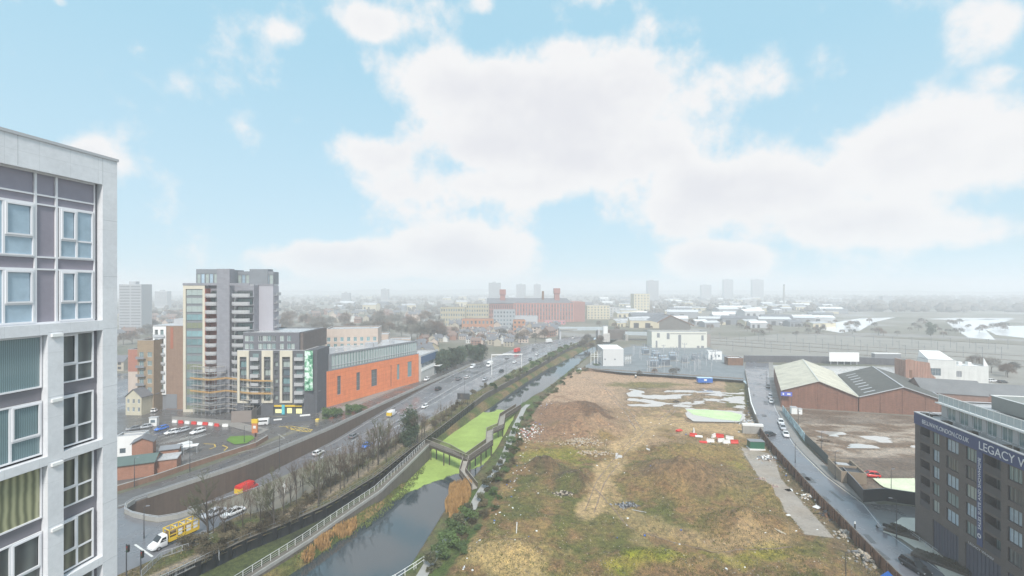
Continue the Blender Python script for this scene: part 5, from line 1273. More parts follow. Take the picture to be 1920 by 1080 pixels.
b = MB(); b.box(15.0, 16.1, -.10, -.02, 6.6, 21.7); b.build('banner', mat('navy_banner', (.045,.07,.17)), t)
b = MB(); b.box(.3, LL, .3, 17.7, 23.1, 23.4); b.build('roof', C_FLAT, t)
b = MB(); b.box(-.15, LL, -.15, .35, 23.9, 24.05); b.box(-.15, .35, .35, 18, 23.72, 24.05); b.build('coping', C_LG, t)
def lettering(txt, parent, loc, size, m_, rot=(pi/2, 0, 0), align='LEFT', width=None, name='lettering'):
    cu = bpy.data.curves.new('txt', 'FONT'); cu.body = txt; cu.size = size; cu.extrude = .015; cu.align_x = align
    o = bpy.data.objects.new('txt', cu); COL.objects.link(o); dg = bpy.context.evaluated_depsgraph_get(); me = bpy.data.meshes.new_from_object(o.evaluated_get(dg)); bpy.data.objects.remove(o)
    me.materials.clear(); me.materials.append(m_)
    if width:
        xs = [v.co.x for v in me.vertices]; k = width/(max(xs)-min(xs))
        for v in me.vertices: v.co.x *= k
    r = bpy.data.objects.new(name, me); link(r, parent); r.location = loc; r.rotation_euler = rot; return r
C_LET = mat('white_lettering', (.70,.70,.74), .5, .02)
lettering('BELLWAYLONDON.CO.UK', t, (2.2, -.15, 22.4), 1.1, C_LET, width=11.2)
lettering('LEGACY WHARF', t, (15.4, -.15, 22.15), 1.85, C_LET, width=13.2)
lettering('SALES SUITE AND SHOWHOME', t, (15.82, -.12, 9.2), .75, C_LET, rot=(pi/2, -pi/2, 0), width=11.5)
lettering('LEGACY WHARF', t, (13.2, -.06, 5.75), .55, mat('faded_lettering', (.5,.5,.52), .6), width=5.0)
b = MB(); b.loft([[(15.55+r*cos(a), -.13, 8.2+r*sin(a)) for a in [2*pi*k/14 for k in range(14)]] for r in (.38,.20)], cap=False); b.build('emblem', C_LET, t)
# penthouse storeys set back behind a glazed screen
pops = []; x = 4.6
while x < LL-4: pops.append((x, x+2.0, 23.9, 26.2)); x += 2.9
block(t, LL-3.2, 12.5, 27.0, mat('grey_render', (.44,.44,.44), .7, .08, .3), {'front': [(a-3.2, b_-3.2, c, d) for a, b_, c, d in pops]}, 23.1, C_FLAT, C_FRAME, G_TEAL, 2, 1, .15, .2, 3.2, 2.4, wname='penthouse_wall')
b = MB(); g_ = MB(); k = 3.2
while k < LL-1:
    b.box(k, k+.07, 1.9, 1.97, 26.7, 28.3); g_.box(k+.07, k+1.15, 1.92, 1.95, 26.85, 28.15); k += 1.22
b.box(3.2, LL, 1.88, 1.99, 28.2, 28.32); b.box(2.9, LL, 1.5, 2.4, 26.55, 26.72); b.build('screen_frame', C_W, t); g_.build('screen_glass', mat('screen_glass', (.50,.56,.58), .15, .1, .5), t)
b = MB()
for y in frange(3.2, LL-2, 3): b.box(y, y+.08, .4, .46, 23.7, 24.9)
b.box(3.2, LL, .4, .46, 24.85, 24.93); b.build('terrace_rail', C_MIDG, t)
b = MB(); b.box(8.5, LL, 6.5, 14.5, 27.1, 29.4); b.build('plant_room', mat('ribbed_grey_cladding', (.23,.235,.22), .6, .08, .4), t)
b = MB(); b.box(8.4, LL, 6.4, 6.6, 29.4, 29.5); b.box(8.4, 8.6, 6.6, 14.6, 29.4, 29.5); b.build('coping', C_W, t)
b = MB()
for x0, w_ in ((.6,1.6),(6.,1.2),(12.,.9),(19,1.5),(26,1.2)): b.box(x0, x0+w_, .5, 1.6, 23.4, 24.1)
b.build('terrace_planter', C_TIMBERD, t)
# forecourt of the block: pale paving, planters, bench rails
sheet('pavement', [P(*q, .13).xy for q in ((1655,997),(1690,970),(1740,972),(1785,1000),(1860,1068),(1900,1100),(1800,1110),(1735,1040),(1690,1010))], .13, mat('pale_paving', (.55,.54,.48), .6, .12, .4, wet=.3, coord='World'))

# ------------------------------------------------------------ foliage kit
def tree_mesh(seed, h, spread=.36, twig=C_TWIG, dens=1., trunk_r=.16, lean=0.):
    r = random.Random(seed); tb = MB(); cb = MB()
    def grow(p, d, L_, rad, lv):
        q = p+d*L_; (tb if lv < 2 else cb).tube(p, q, rad, rad*.62, 5 if lv < 2 else 3)
        if lv >= 5: return
        n = (3 if lv < 3 else 3) if lv else 5
        n = max(2, int(n*dens+.5)) if lv > 1 else n
        for i in range(n):
            f = r.uniform(.35, 1.) if lv else r.uniform(.30, 1.)
            a = r.uniform(0, 2*pi); k = r.uniform(.35, .95)*(spread/.36)
            e = (d+Vector((cos(a)*k, sin(a)*k, r.uniform(-.05,.45)))).normalized()
            grow(p.lerp(q, f), e, L_*r.uniform(.42, .66)*(1.1 if lv == 0 else 1), max(.017, rad*.5*(1.1-f*.3)), lv+1)
        if lv < 5: grow(q, (d+Vector((r.uniform(-.25,.25), r.uniform(-.25,.25), .1))).normalized(), L_*.62, rad*.6, lv+1)
    grow(Vector((0,0,0)), Vector((lean, 0, 1)).normalized(), h*.42, trunk_r, 0)
    return tb.mesh('trunk', C_BARK), cb.mesh('crown', twig)
def leaf_mesh(name, seed, rx, ry, rz, n, size, m_, z0=0., lobes=9, flat=False, cone=False, zig=1.):
    r = random.Random(seed); b = MB(); cs = []
    for i in range(lobes):
        a = r.uniform(0, 2*pi); k = r.uniform(.15, .75); zz = r.uniform(.15, .9); kk = (1-zz)*1.1+.12 if cone else 1
        cs.append((cos(a)*k*rx*kk, sin(a)*k*ry*kk, z0+zz*rz*2, r.uniform(.28, .55)*(kk if cone else 1)))
    for i in range(n):
        c = cs[i % lobes]; v = Vector((r.gauss(0,1), r.gauss(0,1), r.gauss(0,1))).normalized()*(r.random()**.4)
        p = Vector((c[0]+v.x*rx*c[3], c[1]+v.y*ry*c[3], max(z0*.9+.05, c[2]+v.z*rz*c[3]*1.1))); s = size*r.uniform(.5, 1.4)
        u = Vector((r.gauss(0,1), r.gauss(0,1), r.gauss(0,1))).normalized(); w_ = u.orthogonal().normalized()
        b.add([p-u*s, p+w_*s*.6, p+u*s, p-w_*s*.6], [(0,1,2,3)])
    return b.mesh(name, m_)
def stem_mesh(h, r): b = MB(); b.tube((0,0,0), (.05,0,h), r, r*.4, 6); return b.mesh('trunk', C_BARK)
BT = [tree_mesh(100+i, 10., .36, C_TWIG if i % 2 else C_TWIGG, lean=(i-3)*.02) for i in range(7)]
BT2 = [tree_mesh(200+i, 8.5, .28, C_TWIG, .8, .10) for i in range(4)]
def bare(p, k, sc, rz, label, group, thin=False):
    tm, cm = (BT2 if thin else BT)[k % (4 if thin else 7)]; t = empty('bare_tree', p, rz, label, 'tree', group)
    inst('trunk', tm, t); inst('crown', cm, t); t.scale = (sc, sc, sc*1.0); return t
ORD = ['first','second','third','fourth','fifth','sixth','seventh','eighth','ninth','tenth','eleventh','twelfth','thirteenth','fourteenth','fifteenth','sixteenth','seventeenth','eighteenth','nineteenth','twentieth','twenty-first','twenty-second','twenty-third','twenty-fourth','twenty-fifth','twenty-sixth']
def ORDN(i): n = i+1; return str(n)+('th' if 10 <= n % 100 <= 20 else {1:'st',2:'nd',3:'rd'}.get(n % 10, 'th'))
near = [(379,1003,1.0,0),(420,1010,.75,1),(514,990,.95,0),(597,950,.95,0),(470,975,.6,1),(545,950,.7,1),(568,925,.8,1),(620,925,.9,1),(638,918,.95,1),(652,905,.8,1),(672,897,1.0,1),(690,885,.8,1),(709,872,1.05,0),(724,868,.9,1),(733,852,.8,1),(797,832,.85,0),(813,822,.75,1),(826,808,.7,1),(845,792,.6,1),(700,850,.8,1),(582,905,.7,1),(500,960,.6,1)]
near += [(400,1000,.8,1),(455,990,.85,1),(488,985,.8,1),(532,965,.85,1),(556,945,.9,1),(590,930,.9,1),(607,920,.95,1),(629,910,.9,1),(645,915,1.,1),(661,893,.95,1),(680,880,.9,1),(699,870,.9,1),(716,860,.85,1),(727,848,.9,1),(742,846,.8,1),(806,826,.8,1),(835,800,.8,1),(856,784,.7,1),(874,770,.6,1)]
near = [q+(0,) for q in near]; near.sort()
for i, (px, py, sc, th, _z) in enumerate(near):
    p = P(px, py, 0); l, r_ = ip(SE, p.y), ip(BW, p.y); p.x = clampf(p.x, l+1.2, r_-1.2); p.z = bank_z(p.x, p.y)-.05
    bare(p, i, sc*1.28, i*1.7, ('slender' if th else 'broad')+' bare tree on the verge, '+ORDN(i)+' from the left along the canal wall', 'bare trees on the verge', bool(th))
t = empty('pine_tree', P(768, 834, 0), 0, 'tall dark green pine standing alone on the verge by the footbridge', 'tree')
p = P(768, 834, 0); p.x = clampf(p.x, ip(SE, p.y)+1.5, ip(BW, p.y)-1.5); t.location = p
inst('trunk', stem_mesh(9.5, .2), t); inst('crown', leaf_mesh('crown', 5, 3.3, 3.3, 5.0, 6500, .20, C_LEAFD, .8, 26, cone=False), t)
BU = [leaf_mesh('foliage', 20+i, 1.5, 1.3, .9, 900, .13, [C_LEAF, mat('scrub_leaf', (.085,.085,.04), .8, .45, .8, rnd=.3), C_LEAF][i % 3], 0, 7) for i in range(5)]
def bush(p, k, sc, label, group, name='bush', cat='bush', sz=1.):
    o = inst(name, BU[k % 5], None, p, k*1.3); o.scale = (sc, sc, sc*sz); return tag(o, label, cat, group)
# hedge and bushes on the right bank (several separate bushes)
hb = [(808,1062,1.6,1),(822,1045,1.5,0),(838,1024,1.7,0),(850,1005,1.8,2),(862,990,1.8,1),(872,975,1.6,2),(880,962,1.4,1),(895,940,1.3,1),(905,915,1.5,1),(912,900,1.4,4),(920,886,1.3,1),(928,872,1.1,1),(935,858,1.1,0),(941,842,1.1,2),(946,828,1.2,0),(952,812,1.2,2),(958,798,1.2,0),(966,785,1.1,0),(978,770,1.0,1),(990,757,1.0,1),(1003,745,1.0,4),(1016,733,1.0,1),(1030,720,1.0,4),(1045,708,1.0,1),(1062,698,1.1,4)]
for i, (px, py, sc, k) in enumerate(hb):
    px += 12 if py < 890 else (9 if py < 950 else 2)
    p = P(px, py, -1.9); p.z = low_z(p.x, p.y)-.1
    if py < 800: sc *= .7
    bush(p, k, sc, ['dark', 'bright', 'olive'][i % 3]+' leafy bush between the towpath and the site, '+ORD[min(i, 25)]+' from the bottom', 'hedge bushes along the towpath', sz=.95)
C_SCR = [leaf_mesh('foliage', 130+i, 1.7, 1.5, 1.0, 1100, .11, mat('brown_scrub', (.13,.105,.055), .9, .4, 1., rnd=.35), 0, 8) for i in range(3)]
rr = random.Random(18); y = 84.; i = 0
while y < 300:
    for k in range(1):
        x = (ip(SL, y) if y < 272 else ip(CR, y)+5)-rr.uniform(-1.0, 3.4)
        if abs(x-ip(TP, y)) < 1.6 and y < 196: x = ip(TP, y)+2.2
        o = inst('shrub', (C_SCR+BU[:1]+BU[3:4])[rr.randrange(5)], None, (x, y, low_z(x, y)-.1), rr.uniform(0, 6)); s_ = rr.uniform(.6, 1.15); o.scale = (s_, s_, s_*rr.uniform(.6,1.)*(1 if y < 180 else .6))
        tag(o, 'brown green scrub along the left edge of the site, '+ORDN(i)+' from the bottom', 'shrub', 'scrub along the site edge'); i += 1
    y += 2.6 if y < 150 else 4.2
# verge shrubs
rr = random.Random(8); sh = [(365,1020),(382,1030),(408,1035),(430,1005),(468,1000),(492,1000),(510,975),(530,985),(548,975),(575,945),(598,935),(612,915),(630,905),(655,890),(675,875),(690,860),(715,850),(730,840),(815,800),(828,790),(860,760),(880,735),(895,725),(350,1028),(420,1000),(440,1015),(480,1000),(500,985),(455,1030),(395,1045),(560,962),(520,1010),(640,880),(660,868),(700,835),(745,830),(840,780),(850,770),(870,745)]
C_SHR = [leaf_mesh('foliage', 60+i, 1.7, 1.5, 1.0, 1100, .10, mat('winter_shrub', (.11,.088,.05), .9, .4, 1., rnd=.3), 0, 8) for i in range(3)]
for i, (px, py) in enumerate(sorted(sh)):
    p = P(px, py, 0); l, r_ = ip(SE, p.y), ip(BW, p.y); p.x = clampf(p.x, l+1., r_-1.2); p.z = bank_z(p.x, p.y)-.1
    o = inst('shrub', C_SHR[i % 3], None, p, i); o.scale = (1.3, 1.3, 1.2); tag(o, 'brownish winter shrub on the verge, '+ORDN(i)+' from the left edge', 'shrub', 'shrubs on the verge')
# reeds
def reeds(name, pts, n, h, label, m_=C_REED):
    r = random.Random(len(name)+n); b = MB(); xs = [p[0] for p in pts]; ys = [p[1] for p in pts]; c = 0
    while c < n:
        x, y = r.uniform(min(xs), max(xs)), r.uniform(min(ys), max(ys))
        if not inpoly(x, y, pts): continue
        if r.random() > clampf(todist(x, y, pts+[pts[0]])/1.6+.12+1.1*fbm(x, y, .35, 3, 17), 0, 1): c += .25; continue
        z = max(low_z(x, y), ZW)-.05; hh = h*r.uniform(.45, 1.2); a = r.uniform(0, pi); dx, dy = .045*cos(a), .045*sin(a); lx, ly = r.uniform(-.35,.35), r.uniform(-.35,.35)
        b.add([(x-dx,y-dy,z),(x+dx,y+dy,z),(x+lx*.7+dx*2,y+ly*.7+dy*2,z+hh*.75),(x+lx,y+ly,z+hh),(x+lx*.7-dx*2,y+ly*.7-dy*2,z+hh*.75)], [(0,1,2,3,4)]); c += 1
    return tag(b.build('reeds', m_), label, 'reeds', None, 'stuff')
reeds('a', [tuple(P(*q, ZW).xy) for q in ((838,985),(834,958),(842,925),(852,912),(884,915),(892,928),(880,948),(862,975))], 5200, 2.1, 'tall orange dry reeds standing below the bridge stairs')
reeds('b', [tuple(P(*q, ZW).xy) for q in ((560,1058),(585,1040),(625,1010),(668,985),(668,1000),(640,1012),(600,1040),(570,1065))], 2600, 1.2, 'short dry reeds along the left bank of the canal')
tuft = mat('bank_grass', (.12,.15,.04), .9, .4, 1.); reeds('c', [tuple(P(*q, ZW).xy) for q in ((560,1072),(600,1045),(680,995),(712,975),(790,900),(800,870),(790,862),(700,945),(600,1010),(540,1060))], 4200, .45, 'green grass on the low bank below the walkway', tuft)
# grass tufts and rubble across the site
r = random.Random(77); gb = MB(); sb = MB(); n = 0
while n < 22000:
    y = 74+(r.random()**1.6)*150; x = r.uniform(ip(SL, y)+.6, ip(WR, y)-.4)
    px = 960+F*x/y; py = 540+F*49.5/y
    if px > 1700 or px < 780 or inpoly(x, y, SLABXY) or py < 700: continue
    dn = fbm(x, y, .13, 3, 40)
    if todist(px, py, TRACK) < 24 or (py < 815 and r.random() < .85): continue
    if dn < .0 and r.random() < .85: continue
    z = low_z(x, y)-.02; h = r.uniform(.10,.34); a = r.uniform(0, pi); w_ = r.uniform(.04,.13)
    mi = 0 if fbm(x, y, .06, 3, 14)+r.uniform(-.3,.3) > -.18 else 1
    gb.add([(x-w_*cos(a),y-w_*sin(a),z),(x+w_*cos(a),y+w_*sin(a),z),(x+r.uniform(-.15,.15),y+r.uniform(-.15,.15),z+h)], [(0,1,2)], mi); n += 1
n = 0
while n < 6500:
    y = r.uniform(74, 210); l_, r_ = ip(SE, y)+.4, ip(BW, y)-.7
    if r_-l_ < 1: continue
    x = r.uniform(l_, r_)
    if abs((x-l_)/(r_-l_)-.66) < .09 and y < 170: continue
    z = bank_z(x, y)-.02; h = r.uniform(.12,.45); a = r.uniform(0, pi); w_ = r.uniform(.05,.15); mi = 0 if r.random() < .65 else 1
    gb.add([(x-w_*cos(a),y-w_*sin(a),z),(x+w_*cos(a),y+w_*sin(a),z),(x+r.uniform(-.15,.15),y+r.uniform(-.15,.15),z+h)], [(0,1,2)], mi); n += 1
tag(gb.build('rough_grass', [mat('site_grass', (.105,.11,.03), .95, .4, .5), mat('straw_grass', (.25,.195,.095), .95, .3, .5)]), 'rough green and straw coloured grass over the cleared site', 'grass', None, 'stuff')
def stone(b, x, y, z, s, mi=0):
    vs = [(x+s*r.uniform(.6,1)*dx, y+s*r.uniform(.6,1)*dy, z+s*r.uniform(.5,.9)*dz) for dx, dy, dz in ((-1,-1,-.3),(1,-1,-.3),(1,1,-.3),(-1,1,-.3),(-.6,-.6,.7),(.6,-.6,.7),(.6,.6,.7),(-.6,.6,.7))]
    b.add(vs, [(4,5,6,7),(0,1,5,4),(1,2,6,5),(2,3,7,6),(3,0,4,7)], mi)
n = 0
while n < 5200:
    y = 74+(r.random()**1.5)*140; x = r.uniform(ip(SL, y)+.3, ip(WR, y)-.3); px = 960+F*x/y; py = 540+F*49.5/y
    if px < 800 or px > 1700: continue
    if inpoly(x, y, SLABXY) and r.random() < .8: continue
    if fbm(x, y, .10, 3, 33) < .02 and r.random() < .8: continue
    stone(sb, x, y, low_z(x, y), r.uniform(.03,.12)*(1.6 if r.random() < .05 else 1), r.choice((0,0,1,1,2))); n += 1
C_ST = [mat('pale_rubble', (.42,.36,.29), .9, .2, 2), mat('brown_rubble', (.24,.16,.11), .9, .3, 2), mat('grey_rubble', (.20,.19,.18), .9, .3, 2)]
tag(sb.build('rubble', C_ST), 'small stones and brick rubble strewn over the cleared site', 'rubble', None, 'stuff')
def heap_(name, px, py, rx, ry, n, s, mats, label, cat='rubble heap', hh=.8, z=ZS):
    c = P(px, py, z); b = MB()
    for i in range(n):
        u, v = r.gauss(0,.45), r.gauss(0,.45); x, y = c.x+u*rx, c.y+v*ry
        zz = (low_z(x, y) if y < 270 else 0)+max(0, (1-u*u-v*v))*hh*r.random(); stone(b, x, y, zz, s*r.uniform(.5,1.5), r.randrange(len(mats)))
    return tag(b.build(name, mats), label, cat)
heap_('rubble_heap', 1088, 832, 7, 2.6, 320, .24, [C_ST[0], mat('tan_rubble', (.36,.26,.15), .9, .3, 2)], 'pale broken rubble line below the big brown mound')
heap_('rubble_heap', 1112, 850, 5, 1.9, 260, .26, [C_ST[0], mat('tan_rubble', (.36,.26,.15))], 'tan heap of broken stone beside the wet ruts')
heap_('rubble_heap', 1058, 928, 2.6, 1.2, 110, .2, [C_ST[0], C_TIMBERD], 'small heap of pale rubble in the grass near the middle of the site')
heap_('rubble_heap', 990, 812, 5, 9, 420, .22, [C_ST[0], C_W, C_ST[2], mat('rusty_bits', (.35,.10,.06), .8, .3)], 'long tip of mixed white and rusty rubble beside the towpath hedge')
heap_('scrap_pile', 1176, 948, 2.8, 1.2, 120, .22, [C_DARKG, C_MIDG], 'dark grey scrap metal pile at the end of the sandy track', 'scrap')
heap_('rubble_heap', 1437, 912, 3.0, 1.0, 90, .28, [mat('purple_brick', (.30,.22,.21), .9, .3), C_ST[0]], 'block rubble heap at the left edge of the concrete apron')
heap_('rubble_heap', 1438, 860, 3.5, 2.4, 110, .28, [C_W, C_MIDG, C_ST[1]], 'white and grey debris pile under the road wall near the green skip')
heap_('rubble_heap', 1515, 935, 1.6, 1.2, 50, .22, [C_W, C_ST[0]], 'small white rubble pile against the rusty wall')
heap_('rubble_heap', 1556, 968, 2.0, 2.0, 60, .26, [C_DARKG, C_RUST], 'dark debris under the rusty wall at mid height')
heap_('rubble_heap', 1592, 1005, 3.0, 1.5, 70, .3, [C_ST[0], C_CONC], 'pale slab rubble at the lower end of the concrete apron')
heap_('rubble_heap', 1625, 1050, 2.5, 3, 80, .3, [C_ST[2], C_ST[0]], 'grey rubble at the foot of the rusty wall near the bottom')
heap_('rubble_heap', 1398, 792, 3, 4, 120, .4, [C_LG, C_ST[0], C_ST[2]], 'pale stone pile at the site edge beyond the white blocks')
heap_('rubble_heap', 1268, 752, 2.0, 1.0, 60, .25, [C_TIMBERD], 'low dark brush pile beside the weedy puddle')
heap_('spoil_heap', 1548, 829, 4.0, 2.6, 500, .3, [mat('dark_spoil', (.12,.085,.06), .95, .3, 2)], 'dark spoil heap on the wet mud yard', 'spoil heap', 2.2, 0)
heap_('scrap_pile', 1592, 785, 9, 1.6, 120, .5, [C_TIMBERD, C_DARKG, C_BLUE, C_ST[1]], 'row of dark scrap and a blue drum along the yard below the warehouse', 'scrap', .8, 0)
heap_('rubble_heap', 1628, 905, 3.5, 1.5, 90, .3, [C_ST[0], mat('old_straw', (.35,.28,.15), .9, .3)], 'straw coloured debris between the hut and the pond', 'rubble heap', .7, 0)
def plank(px, py, l, w_, h, ang, m_, label, name='plank', cat='plank', tilt=0.):
    p = P(px, py, ZS); p.z = low_z(p.x, p.y)+.03; t = MB(); t.box(-l/2, l/2, -w_/2, w_/2, 0, h); o = t.build(name, m_, None, p, radians(ang)); o.rotation_euler = (0, tilt, radians(ang)); return tag(o, label, cat)
C_PLK = mat('pale_plank', (.52,.46,.36), .8, .15, 2)
plank(1455, 1003, 3.0, .2, .1, 106, C_PLK, 'left of two pale planks lying side by side on the site'); plank(1461, 1003, 3.0, .2, .1, 108, C_PLK, 'right of two pale planks lying side by side on the site')
plank(1480, 919, 1.9, 1.3, .12, 10, C_W, 'white board lying on the concrete apron', 'board', 'board'); plank(1532, 954, 1.7, 1.2, .12, 30, C_W, 'white board leaning beside the rusty wall', 'board', 'board')
plank(1478, 968, .9, .5, .1, 15, C_W, 'small white scrap of board on the grass', 'board', 'board'); plank(1200, 958, 3.5, .12, .1, -24, C_LG, 'long thin pale pipe trailing from the scrap pile', 'pipe', 'pipe')
t = thing('marker_post', P(968, 1002, ZS), 'leaning white post standing alone on the left of the site', 'post'); b = MB(); b.tube((0,0,-.2),(.12,.0,2.3),.10,.12,7); b.build('pole', C_W, t); b = MB(); b.tube((.12,0,2.3),(.125,0,2.42),.15,n=7); b.build('cap', C_LG, t)
t = thing('skip_container', P(1417, 842, ZS), 'small dark green site container on pale blocks under the road wall', 'container', rz=radians(-6))
b = MB(); b.box(-2.1,2.1,-1.2,1.2,.5,2.6); b.build('body', mat('dark_green_paint', (.02,.13,.075), .5, .15), t); b = MB(); b.box(-2.2,2.2,-1.3,1.3,2.6,2.72); b.build('roof', C_MIDG, t); b = MB(); b.box(-2.3,2.3,-1.35,1.35,0,.5); b.build('base', C_W, t)
t = thing('block_wall', P(1411, 813, ZS), 'pale curved block wall under the bend of the right road', 'wall', rz=radians(-10))
b = MB(); b.box(-3.2,3.2,-.4,.6,0,2.6); b.build('wall', C_CONC, t); b = MB(); b.box(-3.3,3.3,-.5,.7,2.6,3.3); b.build('coping', C_W, t)
t = thing('site_trailer', P(1321, 719, ZS), 'bright blue welfare trailer with white roof on the far edge of the site', 'trailer', rz=radians(-4))
b = MB(); b.box(-3.7,3.7,-1.3,1.3,.7,3.0); b.build('body', C_BLUE, t); b = MB(); b.box(-3.8,3.8,-1.4,1.4,3.0,3.12); b.build('roof', mat('pale_blue_paint', (.45,.62,.78), .5, .1), t); b = MB(); b.box(-.7,.7,-1.34,-1.3,1.6,2.5); b.build('sign_panel', C_W, t); b = MB(); b.box(3.7,5.2,-.06,.06,.5,.65); b.build('tow_bar', C_DARKG, t); add_wheels(t, (-.6,.6), 1.2, .4)
t = thing('litter_skip', P(1192, 707, ZS), 'white drum with a dark base at the far edge of the site', 'drum'); b = MB(); b.tube((0,0,.5),(0,0,1.2),.5,n=8); b.build('drum', C_W, t); b = MB(); b.tube((0,0,0),(0,0,.5),.6,n=8); b.build('base', C_RUB, t)
t = thing('planter', P(1692, 1000, .12), 'dark planted bed edged in metal on the pale paving at the right', 'planter', rz=radians(-50))
b = MB(); b.prism([(-2.6,-1.6),(2.8,-1.2),(2.6,1.5),(-1.2,1.8),(-2.9,.6)], 0, .45); b.build('edging', C_TIMBERD, t); inst('plants', leaf_mesh('plants', 91, 2.4, 1.5, .45, 1600, .11, mat('dry_plants', (.075,.065,.04), .9, .3, 1), .3, 10), t)
t = thing('planter', P(1790, 1066, .12), 'long dark planted bed at the foot of the dark block, bottom right', 'planter', rz=radians(-58))
b = MB(); b.box(-5.5,4.5,-1.4,1.6,0,.45); b.build('edging', C_TIMBERD, t); inst('plants', leaf_mesh('plants', 92, 5.2, 1.5, .45, 2600, .11, mat('dry_plants', (.075,.065,.04)), .3, 16), t)
post_fence('cycle_rail', [P(1700,1000,.14), P(1758,1042,.14)], 1.0, 1.6, C_LG, 'row of metal cycle rails between the two planted beds', 'railing', (.6, 1.), .05)
# ------------------------------------------------------------ apartment tower
C_TG = courses('tower_grey', (.27,.27,.30), (.24,.24,.27), (.19,.19,.21), 1.2, .6, streak=.06)
C_BEI = mat('beige_stone', (.60,.55,.45), .7, .08, .4, streak=.08)
C_BALC = mat('balcony_grey', (.42,.42,.43), .6, .08, .5)
X0, Y0 = -127.2, 176.
t = empty('apartment_tower', (X0, Y0, 0), 0, 'sixteen storey grey apartment tower with stacked balconies and a beige framed corner', 'tower block')
def rel(px, Y=Y0): return (px-960)*Y/F - X0
fl = 16; FH = 3.2; z16 = 49.0
xa0, xa1, xb1, xc1, xd1 = 0, rel(384), rel(407), rel(431), rel(468)
gl_ops = []
for k in range(15): gl_ops.append((xa0+1.1, xa1-1.0, z16-3.9-FH*k, z16-1.5-FH*k))
mb = MB(); wall_face(mb, 0, 0, 0, xa1, 0, z16, [(1.0, xa1-.9, 1.0, z16-1.4)], .35); mb.build('beige_frame', C_BEI, t)
G_OLIVE = fold_mat('olive_glass', (.13,.15,.10), (.26,.28,.18), 5)
b = MB(); b.box(1.0, xa1-.9, .45, .6, 1.0, z16-1.4); b.build('bay_panel', C_MIDG, t)
rr = random.Random(9)
for k, o in enumerate(gl_ops): place_windows(t, 0, .08, 0, [o+((G_PALE, G_TEAL, C_GLASSB, G_OLIVE)[0 if k < 3 else rr.randrange(1, 4)],)], C_MIDG, C_GLASS, 3, 1, .22, th=.10)
b = MB(); b.box(0, xa1, .6, 12, 0, z16); b.box(xa1, xd1, 3.0, 12, 0, z16); b.box(xb1+.0, xc1, -.2, 2.99, 0, 55.4); b.build('wall', C_TG, t)
b = MB(); b.box(xa1, xa1+.25, 0, 3.0, 0, z16-1.2); b.box(xa1+.25, xb1, 2.8, 2.99, 0, 12*FH); b.build('red_brick_reveal', mat('red_reveal', (.36,.12,.09), .8, .2, .4), t)
for k in range(15):
    zz = z16-4.6-FH*k
    for x0, x1, y0 in ((xa1+.2, xb1-.15, -.9), (xc1+.7, xd1-.1, -.9)):
        if k == 14 and x0 > 15: continue
        b = MB(); n = 8; R_ = (x1-x0)/2
        pts = [(x0,3.0),(x0,.2)]+[((x0+x1)/2-R_*cos(pi*i/n), .2-1.25*sin(pi*i/n)) for i in range(1, n)]+[(x1,.2),(x1,3.0)]
        b.prism(pts, zz, zz+.25); s_ = b.build('balcony', C_BALC, t)
        r_ = MB(); q = pts[1:-1]
        for a, c in zip(q, q[1:]): r_.bar((a[0],a[1],zz+1.45), (c[0],c[1],zz+1.45), .12, 1.1)
        r_.build('balustrade', C_BALC, s_)
        place_windows(t, 0, 2.75, 0, [(x0+.5, x1-.4, zz+.3, zz+2.6)], C_FRAMED, (G_DIM, G_TEAL, G_PALE)[k % 3], 3, 1, .22, name='balcony_door', th=.09)
# stair core strip of narrow windows
b = MB()
for k in range(14): b.box(xc1+.15, xc1+.6, 2.6, 2.99, z16-4-FH*k, z16-2.4-FH*k)
b.build('stair_window', G_PALE, t)
# plain rear wing
b = MB(); xe0, xe1 = (468-960)*182.5/F-X0, (512-960)*182.5/F-X0; b.box(xd1+.01, xe1, 6.5, 11, 0, 48.9); b.build('rear_wing', mat('pale_grey_brick', (.40,.39,.43), .8, .05, .3, streak=.05), t)
for k in range(14):
    b = MB(); b.box(xe1+.01, xe1+1.2, 7, 10.5, 45-FH*k, 45.2-FH*k); b.box(xe1+1.1, xe1+1.2, 7, 10.5, 45.2-FH*k, 46.2-FH*k); b.build('side_balcony', C_BALC, t)
# crown of two glazed storeys
b = MB(); b.box(rel(361), xd1-.2, 3.2, 12, z16, z16+.35); b.box(xd1, xe1-.2, 6.7, 11, 48.92, 49.3); b.build('roof', C_FLAT, t)
b = MB(); x0c, x1c = rel(361), rel(432, 178); kk = 0
ops1 = [(a, a+1.35, z16+.5, z16+4.6) for a in (.3, 1.9, 3.6, 5.2, 6.9, 8.5)]
mb = MB(); wall_face(mb, x0c, 2., 0, x1c-x0c, z16, 55.4, ops1, .2); mb.box(x0c, x1c, 2.45, 11, z16+.4, 55.2); mb.build('crown_wall', mat('crown_grey', (.21,.225,.25), .6, .08, .4), t)
place_windows(t, x0c, 2., 0, [o+((G_PALE, G_SKY)[i % 2],) for i, o in enumerate(ops1)], C_MIDG, G_PALE, 1, 2, .2, name='crown_window')
x2c = rel(436, 180); L2c = rel(513, 183)-x2c; ops2 = [(a, a+1.3, z16+.4, z16+4.3) for a in (.3, 1.9, 3.5, L2c-3.2, L2c-1.6)]
mb = MB(); wall_face(mb, x2c, 7., 0, L2c, z16, 54.7, ops2, .2); mb.box(x2c, x2c+L2c, 7.45, 11, z16+.4, 54.5); mb.box(x2c+5.2, x2c+12.5, 6.7, 10.8, z16+.0, 55.6); mb.build('crown_wall', MATS['crown_grey'], t)
place_windows(t, x2c, 7., 0, [o+((G_PALE, G_SKY)[i % 2],) for i, o in enumerate(ops2)], C_MIDG, G_PALE, 1, 2, .2, name='crown_window')
b = MB(); b.box(-.1, xd1, -.1, .2, z16, z16+.9); b.box(xd1, xe1+.1, 6.4, 6.6, 48.9, 49.7); b.build('parapet', C_TG, t)
